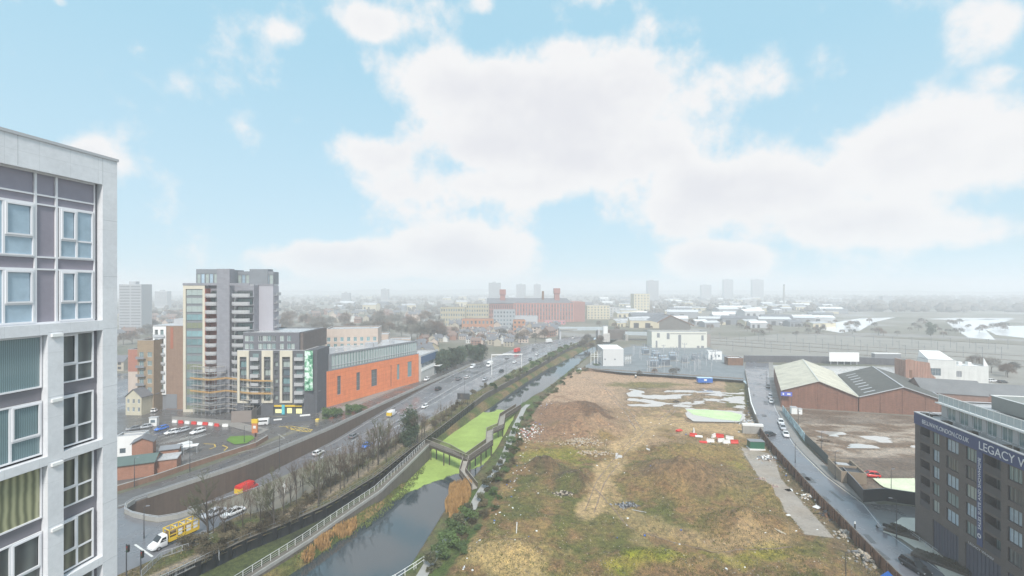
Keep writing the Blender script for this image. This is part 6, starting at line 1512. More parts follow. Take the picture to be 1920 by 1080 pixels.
# scaffold round its foot
t = empty('scaffolding', (0,0,0), 0, 'tube scaffolding with orange edge boards round the foot of the tower', 'scaffold')
sp = [Vector((P(326,790).x-1, 173.5, 0)), Vector(((393-960)*170/F, 170, 0)), Vector(((423-960)*173.5/F, 173.5, 0)), Vector(((470-960)*169/F, 169, 0)), Vector(((509-960)*168.6/F, 168.6, 0))]
tb = MB(); bd = MB(); ob = MB(); HS = 18.5
for si, (p, q) in enumerate(zip(sp, sp[1:])):
    d = (q-p); n = max(1, round(d.length/1.9)); nn = Vector((-d.y, d.x, 0)).normalized(); top = HS if si < 2 else (15.5 if si == 2 else 12.5)
    for i in range(n+1):
        for o in (0, 1.25):
            if si == 3 and i > 0: base_ = 7.0
            else: base_ = 0
            c = p+d*(i/n)+nn*o; tb.tube(c+Vector((0,0,base_)), c+Vector((0,0,top)), .04, n=4)
    z = 2.2
    while z < top:
        if not (si == 3 and z < 7):
            for o in (0, 1.25):
                for dz in ((0, 1.0) if o == 0 else (0,)): tb.tube(p+nn*o+Vector((0,0,z+dz)), q+nn*o+Vector((0,0,z+dz)), .04, n=4)
            m_ = p+nn*.62+Vector((0,0,z)); m2 = q+nn*.62+Vector((0,0,z)); (ob if round(z,1) in (8.6, 13.4) else bd).bar(m_, m2, 1.2, .12)
            if round(z,1) in (8.6, 13.4): ob.bar(p+Vector((0,0,z+.6)), q+Vector((0,0,z+.6)), .06, .2)
        z = round(z+ (2.4 if z != 2.2 else 2.0), 1) if z != 2.2 else 4.2
        if z == 4.2: z = 3.8
        z = round(z, 1)
    tb.tube(p+Vector((0,0,.2)), q+Vector((0,0,min(top,9))), .04, n=4)
for zz in (8.6, 13.4):
    for p, q in zip(sp, sp[1:]):
        nn = Vector((-(q-p).y, (q-p).x, 0)).normalized()
        ob.bar(p+nn*.62+Vector((0,0,zz+.02)), q+nn*.62+Vector((0,0,zz+.02)), 1.3, .10); ob.bar(p-nn*.05+Vector((0,0,zz+.45)), q-nn*.05+Vector((0,0,zz+.45)), .06, .25)
tb.build('tubes', C_LG, t); bd.build('boards', C_TIMBER, t); ob.build('edge_boards', mat('orange_board', (.50,.30,.11), .7, .15, 1), t)
t = empty('site_hoarding', P(452, 792), radians(10), 'plain brown hoarding at the foot of the scaffolding beside the barriers', 'hoarding')
b = MB(); b.box(-3.2,3.4,-.05,.05,0,4.2); b.box(3.35,3.45,.05,5,0,4.2); b.build('panel', mat('brown_ply', (.24,.20,.18), .7, .08, .5), t); b = MB(); b.box(-3.25,3.45,-.08,.08,4.2,4.3); b.build('coping', C_DARKG, t)
# ------------------------------------------------------------ lower block with beige frames
X0, Y0 = -103.2, 170.8; W_ = 25.4
t = empty('apartment_block', (X0, Y0, 0), 0, 'grey apartment block with three beige frames, a green mural strip and a lit shop front', 'apartment block')
fr_ = [(.3, 4.6), (9.4, 13.6), (22.5-6.3, 22.5-1.6)]
C_LB = courses('charcoal_brick', (.11,.115,.13), (.09,.092,.105), (.14,.14,.15), .45, .15, streak=.06)
ops = []
for k in range(6):
    z = 5.6+k*3.15
    for x0, x1 in ((1.15, 3.75), (10.3, 12.7), (17.1, 20.0)): ops.append((x0, x1, z, z+2.5, (G_TEAL, C_GLASS, G_DIM, C_GLASSB, G_PALE)[(k*3+int(x0)) % 5]))
    for x0 in (14.1, ): ops.append((x0, x0+1.3, z+.3, z+2.2, (G_PALE, G_DIM)[k % 2]))
shop = [(13.6, 24.6, .3, 3.4)]; entr = [(3.0, 9.0, .1, 4.2)]
mb = MB(); wall_face(mb, 0, 0, 0, W_, 0, 24.5, [o[:4] for o in ops]+shop+entr, .5)
for sd in ((W_, 0, pi/2, 15), (W_, 15, pi, W_), (0, 15, -pi/2, 15)): wall_face(mb, *sd, 0, 24.5, [])
mb.build('wall', C_LB, t); place_windows(t, 0, 0, 0, ops, C_FRAMED, C_GLASS, 2, 1, .5, th=.1)
b = MB()
for x0, x1 in fr_:
    zb = 4.9; e = .85
    b.box(x0, x0+e, -.35, -.01, zb, 24.5); b.box(x1-e, x1, -.35, -.01, zb, 24.5); b.box(x0+e, x1-e, -.352, -.01, 22.2+.0, 24.5); b.box(x0+e, x1-e, -.352, -.01, zb, zb+.8)
b.build('beige_frame', C_BEI, t)
for k in range(6):
    z = 5.1+k*3.15
    for x0, x1 in ((5.6, 8.6), (22.0, 25.2)):
        s_ = MB(); s_.box(x0, x1, -1.3, -.01, z, z+.22); s_ = s_.build('balcony', C_BALC, t); b = MB(); b.box(x0, x1, -1.3, -1.2, z+.22, z+1.3); b.box(x0, x0+.1, -1.2, -.01, z+.22, z+1.3); b.box(x1-.1, x1, -1.2, -.01, z+.22, z+1.3); b.build('balustrade', C_BALC, s_)
        b = MB(); b.box(x0+.4, x1-.4, -.06, -.005, z+.25, z+2.5); b.build('balcony_door', (G_DIM, G_TEAL)[k % 2], t)
# shop front, lit
b = MB(); b.box(13.7, 24.5, .42, .5, .3, 3.4); b.build('shop_glass', G_DIM, t)
b = MB()
for x0, x1, z0, z1 in ((14.2,16.6,1.0,2.4),(18.6,20.4,.9,2.9),(22.0,24.2,.8,2.6)): b.box(x0, x1, .34, .41, z0, z1)
b.build('lit_window', mat('lit_shop', (.75,.70,.35), .6, .4, 2., emit=.45), t)
b = MB(); b.box(14.0, 24.4, -.12, -.01, 3.45, 4.1); b.build('fascia', C_YEL, t); b = MB(); b.box(16.9, 18.0, -.3, -.13, .6, 4.2); b.build('blue_sign', mat('turquoise_sign', (.10,.50,.58), .5, .1), t)
b = MB(); b.box(2.9, 9.1, .6, .7, .1, 4.2); b.build('entrance', C_RUB, t)
# set back top storeys
uops = [(a, a+1.5, 24.9, 27.0, (G_PALE, G_TEAL)[i % 2]) for i, a in enumerate((2.2, 4.0, 7.3, 9.0, 10.7, 12.4, 15.5, 18.2, 19.6))]+[(a, a+1.5, 27.9, 30.0, (G_PALE, G_TEAL, G_DIM)[i % 3]) for i, a in enumerate((2.2, 4.0, 7.3, 9.0, 10.7, 12.4, 15.5, 18.2))]
x1u = W_-2.6
block(t, x1u-1.6, 22, 31.2, mat('purple_grey_cladding', (.15,.15,.17), .6, .08, .3), {'front': [(o[0]-1.6, o[1]-1.6)+o[2:] for o in uops]}, 24.0, C_FLAT, C_FRAME, G_PALE, 2, 1, .2, .3, 1.6, 1.2, wname='upper_wall')
b = MB(); b.box(x1u+.03, x1u+1.1, 2, 24, 24.0, 31.0); b.build('side_cladding', courses('brown_side_brick', (.16,.13,.12), (.14,.115,.11), (.10,.09,.09), 1.5, .5), t)
b = MB(); b.box(.4, W_-.3, .4, 14.6, 24.1, 24.3); b.build('roof', C_FLAT, t)
b = MB(); b.box(0, W_, -.04, .1, 24.5, 24.7); b.build('coping', C_LG, t)
# mural strip on the corner, generic leaves
b = MB(); b.add([(W_+.02,-.1,9.4),(W_+2.6,.9,9.4),(W_+2.6,.9,24.4),(W_+.02,-.1,24.4),(W_+.02,.1,9.4),(W_+2.6,1.1,9.4),(W_+2.6,1.1,24.4),(W_+.02,.1,24.4)], [(0,1,2,3),(7,6,5,4),(0,4,5,1),(3,2,6,7),(0,3,7,4),(1,5,6,2)])
m = bpy.data.materials.new('leaf_banner'); m.use_nodes = True; N = m.node_tree.nodes; L = m.node_tree.links
tc = N.new('ShaderNodeTexCoord'); vo = N.new('ShaderNodeTexNoise'); vo.inputs['Scale'].default_value = .55; vo.inputs['Detail'].default_value = 5; vo.inputs['Roughness'].default_value = .7; L.new(tc.outputs['Object'], vo.inputs['Vector'])
cr = N.new('ShaderNodeValToRGB'); cr.color_ramp.interpolation = 'EASE'; L.new(vo.outputs[0], cr.inputs[0]); e = cr.color_ramp.elements; e[0].position = .38; e[0].color = (.03,.13,.10,1); e[1].position = .56; e[1].color = (.72,.82,.76,1)
for ps, c in ((.44,(.10,.32,.18,1)),(.50,(.30,.55,.38,1))): k = e.new(ps); k.color = c
L.new(cr.outputs[0], N['Principled BSDF'].inputs['Base Color']); b.build('mural_banner', m, t)
b = MB(); b.add([(W_,0,0),(W_+3.2,3.4,0),(W_+3.2,3.4,24.4),(W_,0,24.4),(W_+3.2,15,0),(W_+3.2,15,24.4),(W_,15,0),(W_,15,24.4)], [(0,1,2,3),(1,4,5,2),(4,6,7,5),(3,2,5,7)]); b.build('corner_wall', C_LB, t)
b = MB(); b.box(W_+.7, W_+.8, .2, .3, 1.6, 2.0)
lettering('bar & grill', t, (W_-3.0, -.3, 2.2), .01, C_LET) if False else None
t = empty('shop_hoarding', P(532, 793), radians(22), 'long dark hoarding with pale blocks of lettering outside the shop', 'hoarding')
b = MB(); b.box(-4.2,8.8,-.05,.05,0,2.2); b.build('panel', mat('slate_hoarding', (.11,.115,.13), .5, .1, .5), t); b = MB(); b.box(5.2,8.6,-.09,-.051,.75+1.0,1.35+1.0); b.box(-3.2,-.6,-.09,-.051,1.2,1.7); b.build('sign_panel', C_W, t)
# ------------------------------------------------------------ orange rendered building
A = P(597, 768); B = P(785, 716); ang, LL = pframe(A, B)
t = empty('orange_building', (A.x, A.y, 0), ang, 'long orange rendered building with a glazed top storey beside the local road', 'building')
def ox_(px):                       # photo column -> distance along the wall
    k = (px-960)/F; d = (B-A).normalized(); return (k*A.y-A.x)/(d.x-k*d.y)
ops = []
for px, ph, za, zb in ((636,7,3.8,11.6),(672,7,3.6,11.4),(702,11,3.6,11.2),(747,5,3.8,11.2),(768.5,8,3.8,11.4)):
    c = ox_(px); h_ = abs(ox_(px+ph/2)-ox_(px-ph/2))/2; ops.append((c-h_, c+h_, za, zb, (G_DIM, C_GLASSB)[px % 2 > 0]))
mb = MB(); wall_face(mb, 0, 0, 0, LL, 0, 14.4, [o[:4] for o in ops], .3)
for sd in ((LL, 0, pi/2, 22), (LL, 22, pi, LL), (0, 22, -pi/2, 22)): wall_face(mb, *sd, 0, 14.4, [])
mb.build('wall', C_ORANGE, t)
for i, o in enumerate(ops): place_windows(t, 0, 0, 0, [o], C_MIDG, C_GLASS, 1 if o[1]-o[0] < 2 else 2, 4, .3, th=.16)
b = MB(); b.box(-1.5, .0, 1.0, 22, 0, 14.4); b.build('grey_end_wall', mat('grey_end', (.17,.165,.17), .8, .1, .4), t)
b = MB(); c = ox_(733); b.box(c-.12, c+.12, -.12, -.01, 1.5, 11.6); b.build('flue_strip', C_RUST, t)
gx0, gx1 = ox_(622.5)-.0, LL-1.2; n = 34
g_ = MB(); g_.box(gx0+.1, gx1-.1, .45, .55, 14.9, 20.6); g_.build('glazing', fold_mat('green_glazing', (.20,.28,.28), (.42,.50,.49), 1.2, .2), t)
b = MB()
for i in range(n+1): x = gx0+(gx1-gx0)*i/n; b.box(x-.07, x+.07, .25, .45, 14.9, 20.7)
for z in (16.2, 20.6): b.box(gx0, gx1, .24, .46, z-.09, z+.09)
b.build('mullion', C_LG, t)
b = MB(); b.box(gx0-1.2, gx0, .2, 20, 14.4, 21.0); b.box(gx0, gx1, .2, .5, 14.38, 14.9); b.box(gx0-.3, gx1+.3, .1, .9, 20.7, 21.2); b.box(gx1, gx1+.25, .2, 20, 14.4, 21.0); b.build('top_storey_frame', C_MIDG, t)
b = MB(); b.box(gx0, gx1, .9, 20, 20.4, 20.8); b.box(0, gx0-1.2, .3, 20, 14.1, 14.3); b.build('roof', C_FLAT, t)
b = MB()
for x, s_ in ((8, 3.5), (14, 2), (30, 3), (33.5, 2.5), (45, 2)): b.box(x, x+s_, 4, 4+s_*.8, 20.8, 22.0+.3*s_)
b.build('roof_plant', C_LG, t)
b = MB(); b.box(-.05, LL+.05, -.08, .2, 14.4, 14.55); b.build('coping', C_MIDG, t)
for i, (px, py, sc) in enumerate(((612,786,2.0),(622,784,1.9),(655,778,1.9),(664,775,1.7),(678,772,1.3),(634,780,1.4))):
    bush(P(px, py), 2+3*(i % 2), sc, 'dark bush at the foot of the orange wall, '+ORD[i]+' from the street corner', 'bushes under the orange wall')
# pale stone building behind it
a = PY(610, 640, 215); t = empty('stone_building', (a.x, 215, 0), radians(10), 'pale pinkish stone building with many windows rising behind the orange one', 'building')
C_PINK = mat('pinkish_stone', (.52,.43,.37), .75, .1, .3, streak=.08)
def zat(py, Y): return CAMZ-(py-540)*Y/F
block(t, 24, 16, zat(617, 215), C_PINK, {'front': grid(24, 0, 8, 1.5, 8, 3.1, 2.0)}, 0, C_FLAT, C_FRAME, C_GLASSB, 2, 1)
a = PY(699, 640, 250); t = empty('stone_building', (a.x-8, 250, 0), radians(12), 'lower stepped wing of pale stone behind the glazed storey', 'building')
block(t, 16, 14, zat(628, 250), C_PINK, {'front': grid(16, 0, 4, 1.5, 6, 3.1, 1.6)}, 0, C_FLAT); block(t, 12, 12, zat(638, 250), C_PINK, {}, 0, C_FLAT, ox=16.1, oy=.6)
# shop with dark blue front beyond the orange building
A = P(786, 716); B = P(818, 700); ang, LL = pframe(A, B)
t = empty('garage_shop', (A.x+.6, A.y+1, 0), ang, 'small white garage with a dark blue band right of the orange building', 'building')
block(t, LL, 12, 13.2, mat('dirty_white', (.50,.49,.47), .7, .15, .5), {'front': [(1.5, LL-5.5, 6.8, 10.4), (LL-5.0, LL-1, .2, 4.6)]}, 0, C_FLAT, C_LG, C_GLASS, 4, 1)
b = MB(); b.box(.2, LL-.2, -.4, -.02, 9.0, 12.6); b.build('blue_band', mat('dark_blue_band', (.04,.09,.19), .4, .1), t); b = MB(); b.box(.5, LL-.5, -.3, -.02, 5.0, 6.2); b.build('fascia', C_W, t)
b = MB(); b.box(LL-5.6, LL-.4, -3.2, 0, 4.9, 5.2); b.build('canopy', C_W, t)
car(P(800, 713, .05), ang+pi, 'suv', 'white', 'white car parked outside the small garage')
# ------------------------------------------------------------ left side blocks
A = PY(286.7, 740, 180); t = empty('apartment_block', (A.x, 180, 0), 0, 'brown brick apartment block with a white framed balcony bay', 'apartment block')
bops = [(x0, x0+1.3, 7.4+3.6*k, 9.9+3.6*k, (G_DIM, G_TEAL, G_SKY)[(k+i) % 3]) for k in range(7) for i, x0 in enumerate((.7, 2.9))]
mb = MB(); wall_face(mb, 0, 0, 0, 5.2, 5.8, 32.8, [o[:4] for o in bops], .4); mb.box(0, 5.2, .55, 1.0, 5.8, 32.8); mb.build('white_frame', C_W, t); place_windows(t, 0, 0, 0, bops, C_MIDG, C_GLASS, 1, 1, .4, th=.08)
for k in range(7):
    b = MB(); b.box(.3, 4.9, -.5, -.01, 7.0+3.6*k, 7.15+3.6*k); b.box(.3, 4.9, -.5, -.44, 7.15+3.6*k, 8.0+3.6*k); b.build('balcony', C_LG, t)
C_BB = courses('brown_brick', (.30,.19,.13), (.25,.155,.11), (.28,.22,.18), .45, .15, streak=.12)
b = MB(); b.box(5.21, 16, .1, 16, 0, 33.0); b.box(0.2, 5.2, 1.01, 16, 0, 32.0); b.build('wall', C_BB, t)
b = MB(); b.box(6.9, 8.0, .02, .09, 24, 32.4); b.build('red_panel', mat('red_panel', (.36,.13,.08), .8, .15, .4), t)
b = MB(); b.box(0, 16.1, 0, 16, 33.0, 33.3); b.box(6, 15, 3, 12, 33.3, 35.6); b.build('roof', C_LG, t)
b = MB(); b.box(.2, 5.1, .5, .9, 0, 5.7); b.box(5.3, 9.5, -.05, .08, .3, 6); b.build('ground_floor', C_MIDG, t)
A = PY(262, 740, 176); t = empty('apartment_block', (A.x-.9, 176, 0), 0, 'brown and tan flats with corner balconies left of the white framed block', 'apartment block')
block(t, 6.3, 12, zat(638, 176), courses('tan_brick', (.34,.25,.16), (.28,.20,.13), (.3,.25,.2), .45, .15), {'front': grid(6.3, 3.4, 2, 1.7, 6, 3.4, 1.9)}, 0, C_FLAT, C_FRAME, G_TEAL, 2, 1)
for k in range(6): b = MB(); b.box(.1, 3.3, -1.0, -.01, 3.6+3.4*k, 3.75+3.4*k); b.box(.1, 3.3, -1.0, -.93, 3.75+3.4*k, 4.6+3.4*k); b.build('balcony', C_MIDG, t)
A = PY(240, 740, 196); t = empty('brick_building', (A.x, 196, 0), 0, 'red brick block with a pale lower half at the far left', 'building')
block(t, 5.5, 12, zat(655, 196), courses('red_brick', (.42,.16,.11), (.36,.14,.10), (.35,.25,.2), .45, .15), {}, 12, C_ROOF); b = MB(); b.box(0.03, 5.47, .03, 12, 0, 12); b.build('lower_wall', C_PINK, t)
A = PY(238, 757, 172); t = empty('gabled_house', (A.x-.5, 172, 0), radians(-6), 'cream gabled house in front of the tan flats', 'house')
gable(t, 6.6, 7, 7.0, 2.8, mat('cream_render', (.52,.48,.37), .8, .12, .4, streak=.1), C_ROOF, {'front': grid(6.6, .8, 3, .9, 2, 3.1, 1.6, .6)}, 'y', nx=2)
A = P(238, 905); t = empty('brick_shed', (A.x-4, A.y+1, 0), radians(24), 'small brick substation hut with green and grey lean-to roofs at the car park corner', 'hut')
C_SB = courses('shed_brick', (.36,.155,.095), (.30,.13,.08), (.35,.25,.2), .45, .15)
gable(t, 8, 6, 3.6, 1.2, C_SB, mat('dark_green_roof', (.09,.13,.12), .6, .15, .5), {}, 'x'); b = MB(); b.box(8.05, 12.5, 1.5, 6, 0, 3.2); b.build('annex', C_SB, t); b = MB(); b.box(7.9, 12.7, 1.2, 6.2, 3.2, 3.45); b.build('roof', C_FLAT, t)
A = P(262, 872); t = empty('brick_shed', (A.x-3, A.y+1, 0), radians(28), 'tall narrow brick shed behind the lean-to hut', 'hut'); gable(t, 4.6, 4, 5.4, 1.2, C_SB, C_ROOF, {}, 'y')
A = P(232, 862); t = empty('white_kiosk', (A.x-4, A.y+2, 0), radians(18), 'white flat roofed kiosk behind the brick sheds at the left', 'kiosk'); block(t, 6.5, 4, 5.8, C_W, {'front': grid(6.5, 0, 2, 1.4, 1, 3, 1.4)}, 0, C_FLAT)
A = P(314, 860); t = empty('brick_shed', (A.x-2, A.y, 0), radians(24), 'low orange brick bin store beside the white van', 'hut'); gable(t, 4.2, 3, 2.4, .6, C_SB, C_MIDG, {}, 'x')
t = empty('fuel_canopy', P(358, 850), radians(24), 'small white canopy beside the white van behind the low wall', 'canopy'); b = MB(); b.box(-1.8,1.8,-1,1,2.2,2.4); b.build('roof', C_W, t); b = MB(); [b.tube((x,y,0),(x,y,2.2),.06) for x in (-1.6,1.6) for y in (-.8,.8)]; b.build('post', C_LG, t)
t = empty('white_booth', P(289, 798), radians(8), 'white booth with two posts beside the bright blue car', 'booth'); b = MB(); b.box(-1.2,1.2,-.7,.7,0,2.9); b.build('body', C_W, t); b = MB(); b.box(-.7,.7,-.74,-.7,1.2,2.2); b.build('window', C_GLASS, t); b = MB(); b.box(-1.35,1.35,-.85,.85,2.9,3.05); b.build('roof', C_LG, t)

# ------------------------------------------------------------ warehouses on the right (skewed plans, real coordinates)
def warehouse(c0, c1, c2, c3, ez, rz_, wallm, roofm, label, trim, skyl=False):
    """front left, front right, back right, back left corners; ridge from mid front to mid back"""
    t = empty('warehouse', (c0[0], c0[1], 0), 0, label, 'warehouse'); o = Vector((c0[0], c0[1]))
    q = [Vector(c)-o for c in (c0, c1, c2, c3)]; mf = (q[0]+q[1])/2; mb_ = (q[2]+q[3])/2; b = MB()
    b.add([(*q[0],0),(*q[1],0),(*q[1],ez[1]),(*mf,rz_),(*q[0],ez[0])], [(0,1,2,3,4)]); b.add([(*q[3],0),(*q[2],0),(*q[2],ez[1]),(*mb_,rz_),(*q[3],ez[0])], [(4,3,2,1,0)])
    b.add([(*q[0],0),(*q[3],0),(*q[3],ez[0]),(*q[0],ez[0])], [(3,2,1,0)]); b.add([(*q[1],0),(*q[2],0),(*q[2],ez[1]),(*q[1],ez[1])], [(0,1,2,3)])
    for k in range(1, 4):   # piers
        p_ = q[0].lerp(q[1], k/4); zt = ez[0]+(rz_-ez[0])*(1-abs(k/4-.5)*2)-.3; b.cbox(p_.x, p_.y, 0, zt-.6, .6, .25, atan2((q[1]-q[0]).y, (q[1]-q[0]).x))
    b.build('wall', wallm, t); fd = (mf-mb_).normalized()*.5; b = MB(); s_ = MB()
    for a, e, z in ((q[0], q[3], ez[0]), (q[1], q[2], ez[1])):
        f0, f1, g0, g1 = a+fd, mf+fd, e-fd, mb_-fd
        b.loft([[(*f0,z+.05),(*f1,rz_+.05),(*f1,rz_+.22),(*f0,z+.22)], [(*g0,z+.05),(*g1,rz_+.05),(*g1,rz_+.22),(*g0,z+.22)]])
    r_ = b.build('roof', roofm, t)
    b = MB(); z_ = Vector((0,0,0)); b.bar((*(q[0]+fd*1.2),ez[0]+.35), (*(mf+fd*1.2),rz_+.35), .2, .3); b.bar((*(mf+fd*1.2),rz_+.35), (*(q[1]+fd*1.2),ez[1]+.35), .2, .3)
    b.bar((*mf,rz_+.35), (*mb_,rz_+.35), .5, .15); b.bar((*(q[1]+fd),ez[1]+.4), (*(q[2]-fd),ez[1]+.4), .35, .3); b.build('bargeboard', trim, t)
    if skyl:
        for k in range(8):
            u = .08+k*.11; p_ = (q[0]+(mf-q[0])*.16).lerp(q[3]+(mb_-q[3])*.16, u); e_ = (q[0]+(mf-q[0])*.42).lerp(q[3]+(mb_-q[3])*.42, u)
            z1 = ez[0]+(rz_-ez[0])*.16+.34; z2 = ez[0]+(rz_-ez[0])*.42+.34; s_.bar((*p_,z1),(*e_,z2), .7, .06)
        s_.build('skylight', C_LG, r_)
    return t
C_WB = courses('warehouse_brick', (.25,.115,.075), (.17,.08,.058), (.20,.13,.10), .45, .15, streak=.30)
def corr(name, col, streak=.2): 
    m_ = mat(name, col, .7, .30, .22, streak=0); N = m_.node_tree.nodes; L = m_.node_tree.links; b = N['Principled BSDF']
    return m_
d1 = Vector((28.2, 54.0)); d2 = Vector((24.0, 45.0))
warehouse((108.4,183.5), (134.3,176.6), (134.3+d1.x,176.6+d1.y), (108.4+d1.x,183.5+d1.y), (6.7,5.7), 11.1, C_WB, corr('tan_sheet_roof', (.52,.49,.40)), 'brick warehouse with a tan corrugated gable roof beside the right road', mat('pale_trim', (.55,.55,.50), .6, .1))
warehouse((134.6,176.5), (162.5,169.), (162.5+d2.x,169.+d2.y), (134.6+d2.x,176.5+d2.y), (5.7,5.4), 10.3, C_WB, corr('dark_slate_sheet', (.085,.083,.074)), 'brick warehouse with a dark slate gable roof and pale skylight strips', C_LG, True)
t = empty('shop_sign', (107.3, 182.6, 0), radians(-15), 'blue sign board on the near corner of the tan roofed warehouse', 'sign'); b = MB(); b.box(.4,4.4,-.5,-.3,4.9,6.5); b.build('sign_panel', mat('violet_blue_sign', (.12,.15,.55), .5, .1), t); b = MB(); b.box(1.0,1.5,-.54,-.5,5.3,6.1); b.box(2.6,3.8,-.54,-.5,5.4,6.0); b.build('emblem', C_W, t); b = MB(); b.tube((.6,-.4,0),(.6,-.4,4.9),.07); b.tube((4.2,-.4,0),(4.2,-.4,4.9),.07); b.build('post', C_DARKG, t)
t = empty('white_shed', P(1488, 776), radians(-15), 'pair of small white cabins against the warehouse wall by the gate', 'cabin'); b = MB(); b.box(-1,1,-1,1,0,2.6); b.box(1.4,2.6,-1,.6,0,2.2); b.build('body', C_W, t); b = MB(); b.box(-1.1,1.1,-1.1,1.1,2.6,2.7); b.box(1.3,2.7,-1.1,.7,2.2,2.3); b.build('roof', C_LG, t)
# ruin, white works and grey roofed building further right
A = PY(1698, 735, 214); t = empty('brick_ruin', (A.x, 214, 0), radians(-14), 'tall stained red brick wall of a part demolished building beyond the dark roof', 'ruin')
b = MB(); pr = [(0,14.2),(1.8,14.6),(4,13.9),(9.5,13.2),(10.2,8.0),(11.8,6.5),(12.2,3.0)]
for (xa, za), (xb, zb) in zip(pr, pr[1:]): b.add([(xa,0,0),(xb,0,0),(xb,0,zb),(xa,0,za),(xa,.7,0),(xb,.7,0),(xb,.7,zb),(xa,.7,za)], [(0,1,2,3),(7,6,5,4),(3,2,6,7),(1,5,6,2),(0,3,7,4)])
b.box(0,.7,.7,9,0,13.8); b.box(9.0,9.7,.7,8,0,12.6); b.build('wall', courses('ruin_brick', (.38,.17,.12), (.33,.20,.15), (.35,.27,.22), .45, .15, streak=.5), t); b = MB(); b.box(1.5,2.6,-.1,-.01,6,9.5); b.build('doorway', C_RUST, t)
A = PY(1740, 716, 232); t = empty('white_works', (A.x, 232, 0), radians(-14), 'white rendered works building with a pale mono pitch roof right of the ruin', 'works building')
C_WK = mat('works_white', (.58,.58,.56), .7, .12, .3, streak=.12)
block(t, 12, 9, 11.5, C_WK, {'front': [(1,5.5,3.5,7.2)]}, 0, C_W, C_LG, C_GLASS, 4, 2); b = MB(); b.add([(.3,.3,11.7),(11,.3,11.7),(9.5,8.5,15.2),(.5,8.5,15.2),(.3,8.6,11.7),(11,8.6,11.7)], [(0,1,2,3),(0,3,4),(1,5,2),(3,2,5,4)]); b.build('pitched_roof', C_W, t)
A = PY(1779, 722, 232); t = empty('white_works', (A.x, 232, 0), radians(-12), 'long low white workshop with rooftop vents at the far right', 'works building')
block(t, 17, 9, 8.6, C_WK, {'front': [(1.2,5.6,2.8,5.8)]}, 0, C_W, C_LG, C_MIDG, 5, 1)
for k in range(3): b = MB(); b.box(1.5+4*k, 3.1+4*k, 2, 4, 8.6, 10.2); b.build('vent', C_W, t)
b = MB(); b.add([(15,.1,8.7),(17,.1,8.7),(15,.1,12.8),(15,.5,8.7),(17,.5,8.7),(15,.5,12.8)], [(0,1,2),(5,4,3),(0,2,5,3),(1,4,5,2)]); b.build('fin', C_W, t)
A = PY(1776, 772, 176); t = empty('brick_workshop', (A.x, 186, 0), radians(-22), 'brick workshop with a grey hipped roof beyond the dark apartment block', 'works building'); gable(t, 20, 17, 5.6, 4.2, courses('dull_brick', (.27,.15,.12), (.22,.13,.10), (.24,.18,.15), .45, .15), mat('grey_felt_roof', (.17,.17,.175), .7, .2, .2), {}, 'x')
A = PY(1868, 772, 165); t = empty('grey_roofed_shed', (A.x+8, 190, 0), radians(-20), 'low grey roofed shed at the right edge behind the roof terrace', 'works building'); gable(t, 34, 16, 4.5, 3.0, C_WB, mat('grey_felt_roof', (.17,.17,.175)), {}, 'x')
t = empty('motor_boat', P(1886, 736, 0), radians(10), 'upturned white boat with a dark outboard on the wet yard', 'boat'); b = MB(); b.loft([[(x, -w_, .2), (x, -w_*.4, 1.1), (x, w_*.4, 1.1), (x, w_, .2)] for x, w_ in ((-4,.9),(-1,1.3),(2,1.1),(4,.2))]); b.build('hull', C_W, t); b = MB(); b.box(-4.6,-4,-.3,.3,.4,1.6); b.build('outboard', C_RUB, t)
# billboards
A = PY(1555, 683, 285); t = empty('billboard', (A.x, 285, 0), radians(-4), 'blank white billboard on legs behind the tan roof', 'billboard'); b = MB(); b.box(0,17.8,0,.3,2.0,7.8); b.build('panel', C_W, t); b = MB(); [b.box(x,x+.3,.3,.7,0,7.4) for x in (1,5,9,13,16.5)]; b.build('leg', C_LG, t)
A = PY(1640, 678, 300); t = empty('trailer', (A.x, 300, 0), radians(-4), 'grey trailer with a bright white roof parked beyond the dark wall', 'trailer'); b = MB(); b.box(0,16.5,0,3,1.2,4.6); b.build('body', C_MIDG, t); b = MB(); b.box(-.1,16.6,-.1,3.1,4.6,5.0); b.build('roof', C_W, t); add_wheels(t, (2, 12.8), 1.3, .6)
t = thing('boundary_wall', (0,0,0), 'long dark wall between the railway land and the pale yard', 'wall')
b = MB(); pts = [P(*q) for q in ((1395,679),(1500,680),(1600,682),(1690,686),(1705,688))]; ribbon(b, [(p.x, p.y, 0, 4.2) for p in pts], .4); b.build('wall', mat('dark_wall', (.10,.10,.11), .85, .3, .1, streak=.3), t); b = MB(); ribbon(b, [(p.x, p.y-.02, 4.2, 4.4) for p in pts], .5); b.build('coping', C_MIDG, t)

